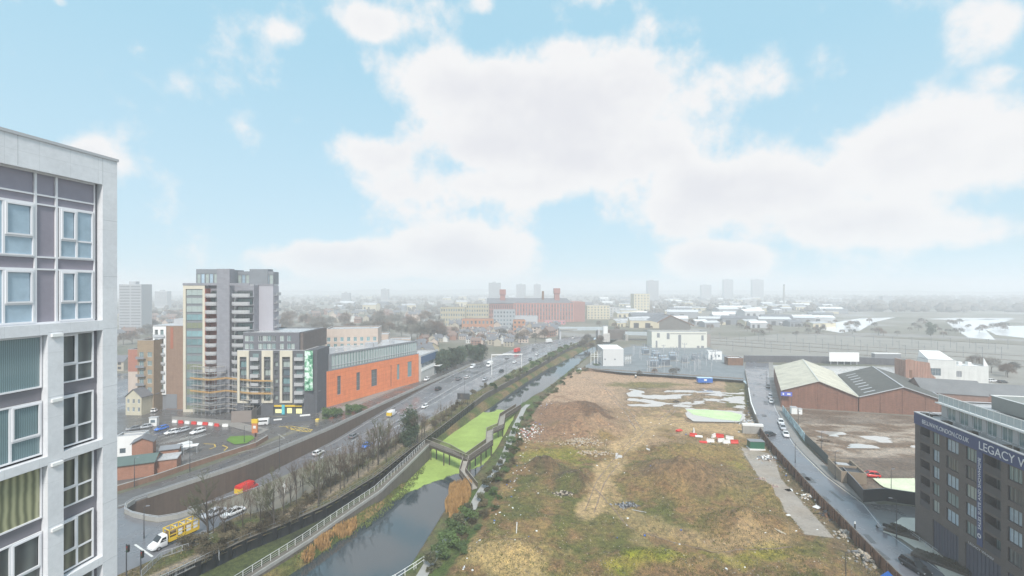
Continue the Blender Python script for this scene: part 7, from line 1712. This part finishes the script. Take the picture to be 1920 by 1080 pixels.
# ------------------------------------------------------------ electrical compound
A = PY(1130.6, 686, 280); t = empty('plant_building', (A.x, 280, 0), radians(-2), 'windowless pale grey cube building at the near edge of the electrical compound', 'building')
C_CUBE = mat('pale_grey_sheet', (.60,.60,.60), .55, .03, .3)
b = MB(); b.box(0, 12.6, 0, 22, 0, 10.2); b.build('wall', C_CUBE, t); b = MB(); b.box(-.1, 12.7, -.1, 22.1, 10.2, 10.45); b.build('roof', C_W, t)
for x in (1.3, 7.3): b = MB(); b.tube((x,-.15,4.2),(x,.0,4.2),.5,n=8); b.build('wall_bushing', C_MIDG, t)
def frame_bus(p, rz, n, w_, h, label):
    t = empty('busbar_frame', p, rz, label, 'electrical frame', 'busbar frames of the compound'); b = MB()
    for i in range(n): b.cbox(i*w_, 0, 0, h, .28, .28); 
    for z in (h*.62, h*.78): b.box(0, (n-1)*w_, -.12, .12, z, z+.22)
    b.build('frame', C_W, t); c = MB()
    for i in range(n*2): c.tube((i*w_*.5,0,h*.84),(i*w_*.5,0,h*1.12),.12,.2,6); c.tube((i*w_*.5+.4,0,h*.55),(i*w_*.5+.4,0,h*.30),.16,.1,6)
    c.build('insulator', C_CONC, t); return t
frame_bus(PY(1108,683,284)*1, radians(-6), 4, 2.1, 8.5, 'white busbar frame left of the windowless cube').location.z = 0
frame_bus(P(1172,683), radians(30), 4, 1.6, 5, 'white busbar frame low on the right of the windowless cube')
A = PY(1226, 650, 372); t = empty('switch_house', (A.x-3.6, 366, 0), radians(-1.5), 'long cream switch house with tall dark louvres behind the compound', 'building')
block(t, 44, 14, 13.0, mat('cream_sheet', (.66,.65,.58), .6, .04, .2), {}, 0, C_MIDG, par=.6)
for x, w_, z0, z1 in ((4.2,2.2,8.2,11.8),(12.0,2.2,7,11.8),(21.2,2.2,.2,10.4),(39.5,1.8,6,10),(36,2,.1,1.6),(39.3,2.2,.1,1.6),(3.2,1.3,.2,5.6)): b = MB(); b.box(x, x+w_, -.12, -.01, z0, z1); b.build('louvre', C_MIDG, t)
b = MB(); b.box(14.8, 43.2, -.06, -.01, 10.9, 11.7); b.build('trim', C_CONC, t)
A = PY(1313, 648, 380); t = empty('brick_annex', (A.x, 380, 0), 0, 'small brown blockhouse at the right end of the cream switch house', 'building'); block(t, 8.5, 8, 9.5, mat('brown_block', (.28,.24,.22), .8, .1, .3), {}, 0, C_MIDG)
A = PY(1328, 674, 305); t = empty('control_cabin', (A.x, 305, 0), radians(-4), 'small white control cabin with a door and two windows in the compound', 'cabin'); block(t, 9, 7, 5.6, C_W, {'front': [(1.6,2.7,.1,3.2),(4.2,5.3,1.8,3.2),(6.4,7.5,1.8,3.2)]}, 0, C_W)
A = PY(1362, 690, 285); t = empty('brick_store', (A.x, 283, 0), radians(-8), 'brown store with a white roof near the end of the dark wall', 'building'); block(t, 9, 7, 4.6, C_RUST, {}, 0, C_W)
C_TRF = mat('transformer_blue_grey', (.33,.40,.47), .5, .12, .5); C_TRF2 = mat('transformer_grey', (.24,.27,.31), .5, .12, .5)
def transformer(p, rz, s, label, m_=None):
    t = empty('transformer', p, rz, label, 'transformer', 'transformers of the compound'); b = MB(); b.box(-2.2*s,2.2*s,-1.3*s,1.3*s,.4,3.6*s); b.build('tank', m_ or C_TRF, t); b = MB()
    for i in range(7): b.box(-2.0*s+i*.62*s, -1.75*s+i*.62*s, -2.1*s, -1.31*s, .8, 3.2*s); b.box(-2.0*s+i*.62*s, -1.75*s+i*.62*s, 1.31*s, 2.1*s, .8, 3.2*s)
    b.build('radiator', C_TRF2, t); b = MB()
    for i in (-1.3, 0, 1.3): b.tube((i*s,0,3.6*s),(i*s*1.3,0,5.6*s),.22*s,.1*s,6)
    b.build('bushing', C_CONC, t); b = MB(); b.tube((-2.4*s,.6*s,4.6*s),(1.8*s,.6*s,4.6*s),.5*s,n=8); b.build('conservator', m_ or C_TRF, t); b = MB(); b.box(-3*s,3*s,-2.6*s,2.6*s,0,.4); b.build('plinth', C_CONC, t)
for px, py, s, lb in ((1226,688,1.2,'large blue grey transformer nearest the middle of the compound'),(1245,686,1.3,'blue grey transformer right of the largest one'),(1262,676,1.1,'blue grey transformer behind the near pair'),(1230,672,1.1,'blue grey transformer on the back row at the left'),(1303,676,.9,'grey transformer at the right of the back row'),(1284,680,.8,'small grey transformer between the poles'),(1210,664,1.0,'pale transformer close to the cream switch house')): transformer(P(px, py), radians(px % 7*4-12), s, lb, C_TRF if px < 1270 else C_TRF2)
pk = MB(); pk.tube((0,0,0),(0,0,3.6),.14,n=5); pk.tube((0,0,3.6),(0,0,5.8),.26,.16,6); pm = pk.mesh('pole_body', C_LG); ak = MB(); ak.box(-1.4,1.4,-.1,.1,5.8,5.98); [ak.tube((x,0,5.98),(x,0,6.8),.12,.08,5) for x in (-1.2,0,1.2)]; am = ak.mesh('crossarm', C_TRF2)
rr = random.Random(5)
for k in range(64):
    px, py = rr.uniform(1185,1345), rr.uniform(658,699)
    if px > 1300 and py < 670: continue
    if px < 1200 and py > 676: continue
    t = empty('insulator_post', P(px, py), rr.uniform(-.3,.3), 'grey insulator post with a crossarm standing in the electrical compound', 'insulator post', 'insulator posts'); inst('post', pm, t); inst('crossarm', am, t); s = rr.uniform(.7,1.25); t.scale = (s,s,s)
# overhead masts on the railway land
pk = MB(); pk.tube((0,0,0),(0,0,8),.14,n=5); pm2 = pk.mesh('mast_body', C_MIDG); ak = MB(); ak.bar((0,0,7.4),(3.2,0,7.2),.1,.1); ak.bar((0,0,6.2),(2.6,0,7.2),.08,.08); am2 = ak.mesh('bracket', C_MIDG)
for k in range(46):
    px = 1350+k*12; py = 640+(k % 3)*9+(px-1350)*.028; t = empty('catenary_mast', P(px, py), radians(90), 'thin grey catenary mast beside the railway tracks', 'mast', 'catenary masts'); inst('mast', pm2, t); inst('bracket', am2, t)
# flyover and rail bridges at the far end of the canal
t = empty('flyover', (0,0,0), 0, 'pale steel girder flyover crossing the dual carriageway in the haze', 'bridge')
a, c = Vector((54, 428, 10.2)), Vector((82, 432, 9.8)); b = MB(); b.bar(a-Vector((10,1,0)), c+Vector((8,1,0)), 9, 1.1); b.build('deck', C_CONC, t); b = MB()
for s in (-4.6, 4.6): b.bar(a+Vector((-10,s,1.0)), c+Vector((8,s,1.0)), .4, 2.6)
b.build('girder', mat('pale_blue_girder', (.42,.47,.50), .6, .1, .3), t); b = MB()
for x in (45, 81, 88): b.box(x-.8, x+.8, 424, 436, 0, 9.2)
b.build('pier', C_LG, t); b = MB(); b.box(88, 108, 425, 437, 0, 8.5); b.build('abutment', mat('dark_brick_abutment', (.13,.11,.10), .9, .2, .3), t)
t = empty('rail_bridge', (0,0,0), 0, 'pale girder rail bridge over the canal left of the cream switch house', 'bridge')
b = MB(); 
for s in (0, 7): b.bar((105,416+s,7.6), (128,412+s,7.4), .5, 2.6)
b.build('girder', MATS['pale_blue_girder'], t); b = MB(); b.bar((105,419.5,5.6),(128,415.5,5.4),7,.6); b.build('deck', C_CONC, t); b = MB(); b.box(103.5,106,415,425,0,5.2); b.box(126.5,129,410,420,0,5.2); b.build('abutment', C_CONC, t)
t = empty('stair_tower', (PY(1130, 630, 405).x, 405, 0), 0, 'white lift and stair tower beside the flyover', 'tower'); b = MB(); b.box(0,6.5,0,5,0,7.5); b.build('base', mat('mottled_white', (.48,.46,.44), .8, .4, .8), t); b = MB(); b.box(.8,4.6,.3,4,7.5,14.2); b.build('shaft', C_W, t); b = MB(); b.box(.6,4.8,.1,4.2,14.2,14.5); b.build('roof', C_MIDG, t)
# ------------------------------------------------------------ mill and middle distance
C_MILL = mat('mill_red_brick', (.33,.17,.15), .85, .15, .1, streak=.08)
A = PY(963, 604, 640); t = empty('mill_building', (A.x, 640, 0), radians(2), 'huge red brick mill with rows of tall windows and flared water towers', 'mill')
LM_ = (1076-963)*.75; zt = 27.
block(t, LM_, 30, zt, C_MILL, {'front': grid(LM_, 3, 21, 1.5, 4, 5.6, 4.2, .8)}, 0, C_MILL, C_FRAMED, C_GLASS, 1, 1, .4, 1.0)
b = MB()
for i in range(22): b.box(i*LM_/21-.45+(.45 if i == 0 else 0)-(.45 if i == 21 else 0), i*LM_/21+.45+(.45 if i == 0 else 0)-(.45 if i == 21 else 0), -.7, -.02, 0, zt-1.2)
b.build('pilaster', mat('mill_pale_brick', (.52,.25,.20), .85, .1, .2), t)
b = MB(); b.add([(-38,1,zt-.8),(LM_-1,1,zt-.8),(LM_-8,14,zt+6.5),(-38,14,zt+6.5),(LM_-1,29,zt-.8),(-38,29,zt-.8)], [(0,1,2,3),(3,2,4,5),(1,4,2),(0,3,5)]); b.build('slate_roof', C_ROOF, t)
b = MB(); b.box(-38, -.02, 2, 30, 0, zt-.9); b.box(LM_+.02, LM_+17, 4, 60, 0, zt+1); b.build('wing', C_MILL, t)
b = MB()
for i in range(12): b.box(-37+i*3.1, -35.6+i*3.1, 1.85, 1.99, 5, 9); b.box(-37+i*3.1, -35.6+i*3.1, 1.85, 1.99, 12, 17); b.box(-37+i*3.1, -35.6+i*3.1, 1.85, 1.99, 19, 24)
b.build('wing_windows', C_DARKG, t)
for px, w_, top in ((943, 8.5, 46), (1045, 8.5, 47.6)):
    x = (px-960)*650/F-A.x; b = MB(); b.loft([[(x-w_*k,12-w_*k,z),(x+w_*k,12-w_*k,z),(x+w_*k,12+w_*k,z),(x-w_*k,12+w_*k,z)] for z, k in ((zt,.42),(top-9,.42),(top-7,.52),(top,.52))]); b.build('water_tower', mat('mill_tower_red', (.33,.15,.13), .85, .12, .2), t)
b = MB(); b.box(41,44,10,13,zt,43.5); b.build('chimney', C_RUST, t)
def simple(name, px0, px1, pyb, ptop, D, m_, label, cat='building', Y=None, wn=0, fl=0, rm=None, rz=0):
    Y = Y or F*CAMZ/(pyb-540); A = PY(px0, pyb, Y); L_ = (px1-px0)*Y/F; H = zat(ptop, Y)
    t = empty(name, (A.x, Y, 0), rz, label, cat); ops = {'front': grid(L_, 0, wn, min(2.2, L_/wn*.55), fl, H/fl*.97, H/fl*.5, H/fl*.25)} if wn else {}
    block(t, L_, D, H, m_, ops, 0, rm or C_FLAT, C_LG, C_GLASS, 1, 1, .25, .6, th=.12); return t
C_YB = mat('yellow_brick', (.43,.385,.28), .85, .12, .2); C_CRM = mat('cream_stone', (.58,.52,.38), .85, .1, .2); C_OB = mat('orange_brick', (.44,.22,.13), .85, .15, .2)
simple('cream_block', 1101, 1143, 598, 573, 30, C_CRM, 'cream office block right of the red mill', Y=700, wn=7, fl=5)
simple('office_block', 1143, 1162, 596, 577, 30, mat('pale_grey_stone', (.45,.45,.45), .85, .1), 'small pale block right of the cream office block', Y=760, wn=3, fl=4)
simple('yellow_flats', 826, 872, 597, 576, 14, C_YB, 'yellow brick flats left of the mill', Y=560, wn=10, fl=4, rm=C_ROOF); simple('yellow_flats', 874, 916, 594, 570, 14, C_YB, 'taller yellow brick flats next to the mill', Y=590, wn=9, fl=5, rm=C_ROOF)
simple('orange_flats', 866, 925, 612, 598, 12, C_OB, 'orange brick terrace with a dark roof in front of the yellow flats', Y=500, wn=8, fl=2, rm=C_ROOF)
simple('grey_flats', 925, 966, 610, 581, 14, mat('grey_blue_stone', (.36,.38,.40), .85, .1), 'pale grey flats with orange ends in front of the mill', Y=520, wn=7, fl=5); simple('orange_flats', 962, 985, 628, 600, 12, C_OB, 'narrow orange brick block among the bare trees near the flyover', Y=480, wn=3, fl=3, rm=C_ROOF)
simple('pale_warehouse', 960, 1008, 605, 593, 20, C_LG, 'low pale shed below the mill wall', Y=570); simple('pink_store', 1022, 1060, 612, 602, 14, mat('pink_shop', (.55,.22,.24), .8, .3, .3), 'low pink store at the foot of the mill', Y=600, wn=6, fl=1)
simple('yellow_office', 1189, 1218, 582, 551, 26, C_CRM, 'yellowish tower of offices fading in the haze right of the mill', Y=850, wn=5, fl=7)
# distant tower blocks
for px0, px1, top, Y, lb in ((223,265,533,470,'wide pale tower slab at the far left with bands of windows'),(290,313,546,720,'small hazy tower block right of the wide slab'),(916,939,530,900,'tallest hazy tower left of the first mill water tower'),(968,986,533,1050,'hazy tower block between the mill water towers'),(1001,1014,533,1100,'narrow hazy tower block left of the mill chimney'),(1214,1235,526,1000,'hazy tower block above the yellow offices'),
    (1315,1334,534,1300,'squat faint tower block left of the right-hand pair'),(1357,1375,524,1250,'left of the two faint pale towers'),(1411,1432,524,1250,'right of the two faint pale towers'),(714,728,542,1000,'faint tower low on the skyline left of centre'),(640,655,549,900,'faint low block on the skyline right of the grey tower'),(1655,1675,555,900,'pale low slab block on the skyline at the right')):
    Y *= 1. if px0 < 240 else 1.5; A = PY(px0, 560, Y); L_ = (px1-px0)*Y/F; H = zat(top, Y); t = empty('tower_block', (A.x, Y, 0), 0, lb, 'tower block', 'distant tower blocks'); n = int(H/3)
    b = MB(); b.box(0, L_, 0, 14, 0, H); b.box(L_*.3, L_*.6, 4, 9, H, H+3); b.build('wall', mat('distant_concrete', (.40,.41,.43), .85, .06), t)
    b = MB()
    for k in range(2, n):
        if Y < 750: b.box(.8, L_*.48, -.1, -.01, k*3+.8, k*3+2.2); b.box(L_*.54, L_-.8, -.1, -.01, k*3+.8, k*3+2.2)
        else: b.box(.8, L_-.8, -.1, -.01, k*3+.8, k*3+2.3)
    b.build('window_bands', C_MIDG, t)
t = empty('factory_chimney', (PY(1470,540,1150).x, 1150, 0), 0, 'thin lone chimney on the hazy skyline right of the pale pair', 'chimney'); b = MB(); b.tube((0,0,0),(0,0,55),3,1.8,8); b.build('shaft', C_CONC, t); b = MB(); b.tube((0,0,55),(0,0,57),2.2,2.2,8); b.build('cap', C_DARKG, t)
t = empty('portal_shed', PY(1236,620,470)*1, 0, 'dark open framed shed with a long sloping roof behind the cream switch house', 'shed'); t.location.z = 0; x0 = 0
b = MB(); b.add([(0,0,0),(32,0,0),(32,0,10),(12,0,19.5),(0,0,13)], [(0,1,2,3,4)]); b.build('gable_wall', mat('shed_dark', (.16,.15,.14), .85, .15, .2), t); b = MB(); b.bar((-2,0,12.5),(12,0,20),1.2,.9); b.bar((12,0,20),(36,0,9.5),1.2,.9); b.bar((12,20,20),(12,-.2,20),1,.5); b.build('roof_frame', C_RUST, t); b = MB(); b.add([(-2,0,12.4),(12,0,19.8),(12,40,19.8),(-2,40,12.4)], [(0,1,2,3)]); b.add([(12,0,19.8),(36,0,9.3),(36,40,9.3),(12,40,19.8)], [(0,1,2,3)]); b.build('roof', C_ROOF, t)
# ------------------------------------------------------------ houses, sheds, trees of the middle distance
HM = []
for k, (wm, rm) in enumerate(((C_PINK, C_ROOF), (mat('house_buff', (.42,.38,.31), .85, .1), C_ROOF), (mat('house_white', (.62,.62,.60), .8, .1), C_ROOF), (mat('house_brick', (.30,.17,.13), .85, .15), mat('brown_tile', (.20,.14,.12), .8, .15)))):
    b = MB(); b.box(0,8,0,8,0,5.4,0); b.add([(0,0,5.4),(0,8,5.4),(0,4,8.4)], [(0,1,2)], 0); b.add([(8,0,5.4),(8,8,5.4),(8,4,8.4)], [(2,1,0)], 0)
    b.add([(-.3,-.4,5.2),(8.3,-.4,5.2),(8.3,4,8.5),(-.3,4,8.5)], [(0,1,2,3)], 1); b.add([(-.3,8.4,5.2),(8.3,8.4,5.2),(8.3,4,8.5),(-.3,4,8.5)], [(3,2,1,0)], 1)
    b.box(.8,1.6,3.4,4.4,7.4,9.6,0); [b.box(x,x+1.2,-.05,-.005,z,z+1.4,2) for x in (1.,3.4,5.8) for z in (1.,3.5)]
    HM.append(b.mesh('house', [wm, rm, C_DARKG]))
rr = random.Random(21); nh = 0
def houses(x0, x1, y0, y1, n, label, group, rz=(0, .9, 1.57), sc=(.9,1.25)):
    for k in range(n):
        px, py = rr.uniform(x0, x1), rr.uniform(y0, y1); p = P(px, py)
        if ip(FW, min(p.y, 460))-12 < p.x < ip(SE, min(p.y, 460))+4 and p.y < 470: p.x = ip(FW, p.y)-14-rr.random()*10
        o = inst('house', rr.choice(HM), None, p, rr.choice(rz)+rr.uniform(-.15,.15)); s = rr.uniform(*sc); o.scale = (s*rr.uniform(.9,1.7), s, s); tag(o, label, 'house', group)
houses(790, 975, 622, 650, 90, 'small pitched roof house in the rows between the hedge and the flyover', 'houses beyond the evergreen hedge', sc=(.55,.8))
houses(800, 960, 606, 620, 26, 'hazy pitched roof house in front of the yellow flats', 'houses below the yellow flats')
houses(560, 820, 588, 606, 34, 'faint house among the brown bare trees right of the tower', 'houses behind the tower')
houses(100, 350, 585, 640, 44, 'faint house among trees behind the white framed flats', 'houses at the far left')
houses(980, 1060, 618, 634, 14, 'small pale house between the road and the mill', 'houses by the mill')
houses(-300, 215, 592, 700, 24, 'brick or pale house in the streets hidden behind the panelled tower', 'houses behind the panelled tower')
for i, (px, py) in enumerate(((789,682),(800,676),(812,672),(795,664))): 
    A = P(px, py); t = empty('yellow_house', (A.x-4, A.y, 0), radians(30+i*8), 'yellow brick house with a grey roof behind the garage, '+ORD[i]+' from the left', 'house', 'yellow houses behind the garage'); gable(t, 10, 8, 7, 3.2, C_YB, C_ROOF, {'front': grid(10, 0, 3, 1.1, 2, 3.2, 1.5)}, 'x' if i % 2 else 'y', chim=True)
SH = []
for k, (wm, rm) in enumerate(((C_LG, C_W), (mat('shed_grey', (.30,.31,.33), .8, .1), mat('pale_sheet_roof', (.55,.56,.58), .5, .08)), (C_CRM, C_FLAT), (C_MIDG, C_ROOF))):
    b = MB(); b.box(0,30,0,16,0,6,0); b.add([(0,0,6),(0,16,6),(0,8,8)], [(0,1,2)], 0); b.add([(30,0,6),(30,16,6),(30,8,8)], [(2,1,0)], 0); b.add([(-.3,-.4,6),(30.3,-.4,6),(30.3,8,8.1),(-.3,8,8.1)], [(0,1,2,3)], 1); b.add([(-.3,16.4,6),(30.3,16.4,6),(30.3,8,8.1),(-.3,8,8.1)], [(3,2,1,0)], 1); b.box(3,7,-.1,-.01,0,4,2); b.box(12,16,-.1,-.01,0,4,2); SH.append(b.mesh('industrial_shed', [wm, rm, C_DARKG]))
for k in range(130):
    px, py = rr.uniform(1140, 1560), 563+(rr.random()**1.3)*52
    if 1236 < px < 1300 and py > 600: continue
    if 1530 < px: py = min(py, 588)
    o = inst('industrial_shed', rr.choice(SH), None, P(px, py), rr.uniform(-.4,.5)); s = rr.uniform(.5,1.3); o.scale = (s*rr.uniform(.6,1.4), s, s*rr.uniform(.9,1.4)); tag(o, 'pale roofed industrial shed in the hazy estate beyond the railway', 'shed', 'sheds of the far estate')
for k in range(60):
    px, py = rr.uniform(330, 1150), 553+(rr.random()**1.2)*32; o = inst('industrial_shed', rr.choice(SH), None, P(px, py), rr.uniform(-.4,.5)); s = rr.uniform(.5,1.1); o.scale = (s, s, s*rr.uniform(1,2.2)); tag(o, 'long low block in the haze toward the skyline on the left half', 'building', 'hazy blocks of the left half')
def twig_cloud(seed, m_):
    r = random.Random(seed); b = MB()
    for i in range(1500):
        a = r.uniform(0, 2*pi); el = math.asin(r.uniform(-.45, 1)); R_ = (r.random()**.33)*(1+.35*noise.noise(Vector((cos(a)*1.6+seed, sin(a)*1.6, el*1.5)))); d = Vector((cos(a)*cos(el), sin(a)*cos(el), sin(el)))
        p = Vector((0,0,6.2))+Vector((d.x*4.4, d.y*4.4, d.z*4.6))*R_; q = p+(d+Vector((r.gauss(0,.4), r.gauss(0,.4), .35+r.gauss(0,.3)))).normalized()*r.uniform(.6,1.6); n_ = d.orthogonal().normalized()*r.uniform(.05,.13)
        b.add([p-n_, p+n_, q], [(0,1,2)])
    return b.mesh('crown', m_)
TW = [mat('far_twigs', (.16,.11,.08), .95, .15, .2, rnd=.3), mat('far_twigs_grey', (.15,.135,.115), .95, .15, .2, rnd=.3)]
TB = [(tree_mesh(300+i, 11., .44, TW[0], .8, .2)[0], twig_cloud(300+i, TW[i % 2])) for i in range(4)]
def far_tree(p, k, sc, label, group): 
    t = empty('bare_tree', p, k*1.1, label, 'tree', group); inst('trunk', TB[k % 4][0], t); inst('crown', TB[k % 4][1], t); t.scale = (sc*1.15, sc*1.15, sc); return t
def woods(x0, x1, y0, y1, n, sc, label, group):
    for k in range(n):
        p = P(rr.uniform(x0, x1), rr.uniform(y0, y1))
        if p.y < 470 and ip(FW, p.y)-4 < p.x < ip(SE, p.y)+2: p.x = ip(FW, p.y)-6-rr.random()*14
        far_tree(p, rr.randrange(9), sc*rr.uniform(.7,1.25), label, group)
woods(520, 830, 604, 642, 62, 1.35, 'brownish bare tree in the wood right of the grey tower', 'bare trees behind the orange building')
woods(60, 220, 600, 720, 12, .9, 'bare street tree hidden behind the panelled tower', 'street trees behind the panelled tower')
woods(230, 350, 590, 650, 30, 1., 'brownish bare tree behind the white framed flats', 'bare trees at the far left')
woods(800, 1060, 612, 648, 28, .75, 'bare tree among the houses by the flyover', 'bare trees by the flyover')
woods(1120, 1400, 606, 622, 24, .6, 'bare tree on the railway edge beyond the compound', 'bare trees beyond the compound')
woods(1400, 1900, 606, 632, 70, .55, 'bare tree in the scrub before the reservoirs', 'bare trees by the reservoirs')
woods(1720, 1920, 690, 716, 9, .7, 'bare tree along the far side of the wet yard', 'bare trees behind the wet yard')
woods(1090, 1130, 636, 660, 10, .7, 'mossy bare tree crowding the canal end before the flyover', 'trees at the canal end')
woods(1190, 1290, 700, 709, 4, .35, 'small bare sapling on the near edge of the compound', 'saplings at the compound')
# dense evergreen row
EV = [leaf_mesh('crown', 70+i, 4.2, 4.0, 4.6, 2600, .34, C_LEAFD, 1.0, 16) for i in range(3)]; ET = stem_mesh(5, .3)
ev = [(828,700),(838,697),(848,692),(858,688),(868,685),(878,682),(888,679),(898,677),(905,674),(835,688),(850,682),(866,678),(882,672),(897,668)]
for i, (px, py) in enumerate(ev):
    p = P(px, py); p.x = min(p.x, ip(FW, p.y)-9) if p.y < 290 else p.x; t = empty('evergreen_tree', p, i*1.3, 'dense dark evergreen in the row between the garage and the gantry, '+ORD[i]+' along', 'tree', 'evergreens by the dual carriageway'); inst('trunk', ET, t); inst('crown', EV[i % 3], t); s = 1.15-.02*i; t.scale = (s*1.1, s*1.1, s)
t = empty('evergreen_tree', P(1745, 630), 0, 'single dark clump of evergreen before the reservoirs', 'tree'); inst('trunk', ET, t); inst('crown', EV[1], t); t.scale = (1.1, 1.1, 1.4)
for i, (px, py) in enumerate(((993,699),(985,702),(1003,690),(1015,684),(1028,676),(1040,671),(1052,666),(1064,660),(1078,654),(1090,650),(1100,655),(1110,660),(960,716),(940,730),(975,708),(1120,662),(1105,668))):
    p = P(px, py); p.x = clampf(p.x, ip(SE, p.y)+1.2, max(ip(BW, p.y)-.8, ip(SE, p.y)+1.3)); p.z = .02; bush(p, i, 1.7+.2*(i % 3), 'green bush on the far verge above the canal wall, '+ORD[i]+' along', 'bushes on the far verge')
for i, (px, py) in enumerate(((1098,696),(1085,701),(1070,708),(1118,690),(1056,722),(1040,736))):
    bush(P(px, py, -1.5), 4+i, 1.4, 'scrubby bush at the far corner of the site by the canal, '+ORD[i]+' along', 'scrub at the site corner')
# far wood masses and skyline
def wood_mass(name, x0, x1, Ya, Yb, n, h, m_, label, boxy=False):
    r = random.Random(int(Ya)+n); b = MB()
    for i in range(n):
        Y = r.uniform(Ya, Yb); x = (r.uniform(x0, x1)-960)*Y/F; hh = h*r.uniform(.4,1.1); w_ = hh*r.uniform(.45,.8); a = r.uniform(0, pi)
        if boxy: b.cbox(x, Y, 0, hh*.7, w_*r.uniform(1,4), w_*1.2, r.uniform(-.4,.4)); continue
        k = 8; rings = [[(x+w_*q*cos(2*pi*j/k)*r.uniform(.75,1.25), Y+w_*q*sin(2*pi*j/k)*r.uniform(.75,1.25), hh*z*r.uniform(.9,1.1)) for j in range(k)] for q, z in ((.7,0),(1.,.35),(.85,.7),(.4,.95))]
        b.loft(rings)
    return tag(b.build(name, m_), label, 'wood', None, 'stuff')
C_FW = mat('far_wood', (.125,.11,.095), .95, .3, .08)
wood_mass('far_wood', 150, 1250, 800, 2600, 1500, 10, C_FW, 'hazy mass of bare trees spread between the houses to the skyline')
wood_mass('wooded_rise', 1600, 2700, 900, 2200, 1500, 17, C_FW, 'dark wooded rise beyond the reservoirs at the far right')
wood_mass('far_wood', 1200, 2500, 900, 3000, 1400, 12, C_FW, 'hazy mass of bare trees behind the reservoirs and the industrial estate')
wood_mass('scrub_belt', 1320, 2400, 330, 345, 160, 3, C_FW, 'low scrub belt along the edge of the railway land') if False else None
wood_mass('far_town', 100, 2200, 1200, 4200, 1100, 14, mat('far_town_walls', (.34,.33,.33), .9, .15, .02), 'countless pale roofs and blocks melting into the haze', True)
# hills on the horizon
b = MB(); r = random.Random(2); n = 120
for i in range(n+1):
    a = radians(-75+150*i/n); d = 4600; h = 30+26*fbm(i*.13, 0, 1., 4, 3); b.v += [(d*sin(a), d*cos(a), 0), (d*sin(a), d*cos(a), max(6,h)), ((d+700)*sin(a), (d+700)*cos(a), 0)]
for i in range(n): k = i*3; b.f += [(k,k+3,k+4,k+1),(k+1,k+4,k+5,k+2)]; b.m += [0,0]
tag(b.build('hills', C_FW), kind='structure')
# ------------------------------------------------------------ haze
hz = MB(); hz.box(-5400, 5400, -400, 7200, -8, 96)
m = bpy.data.materials.new('haze'); m.use_nodes = True; N = m.node_tree.nodes; L = m.node_tree.links
N.remove(N['Principled BSDF']); pv = N.new('ShaderNodeVolumePrincipled'); pv.inputs['Color'].default_value = (.96,.97,1,1); pv.inputs['Density'].default_value = .0007; pv.inputs['Anisotropy'].default_value = 0.0
L.new(pv.outputs[0], N['Material Output'].inputs['Volume'])
tag(hz.build('haze', m), kind='stuff', label='pale damp haze thickening toward the skyline', cat='haze')

r = random.Random(90); b = MB()
for i in range(240):
    if i % 3: y = r.uniform(78, 200); x = r.choice((ip(SL, y)+abs(r.gauss(0,2.5))+.5, ip(WR, y)-abs(r.gauss(0,2.2))-.5))
    else: y = r.uniform(78, 180); x = r.uniform(ip(SL, y), ip(WR, y))
    b.cbox(x, y, low_z(x, y)+.02, low_z(x, y)+.05+r.random()*.12, r.uniform(.12,.5), r.uniform(.1,.35), r.uniform(0, pi), r.choice((0,0,0,1,2,3)))
tag(b.build('litter', [C_W, C_LG, C_BLUE, C_RUST]), 'pale scraps of litter and board scattered over the cleared site', 'litter', None, 'stuff')
# labels: where look-alikes still share one, say where in their row each stands
def _ord(n): return str(n)+('th' if 10 <= n % 100 <= 20 else {1:'st',2:'nd',3:'rd'}.get(n % 10, 'th'))
bpy.context.view_layer.update()
same = {}
for o in scene.objects:
    if o.parent is None and 'label' in o and o.get('kind') is None: same.setdefault(o['label'], []).append(o)
for lb, os_ in same.items():
    if len(os_) < 2: continue
    os_.sort(key=lambda o: o.location.x/max(1, o.location.y))
    for i, o in enumerate(os_): o['label'] = lb+', '+_ord(i+1)+' from left'
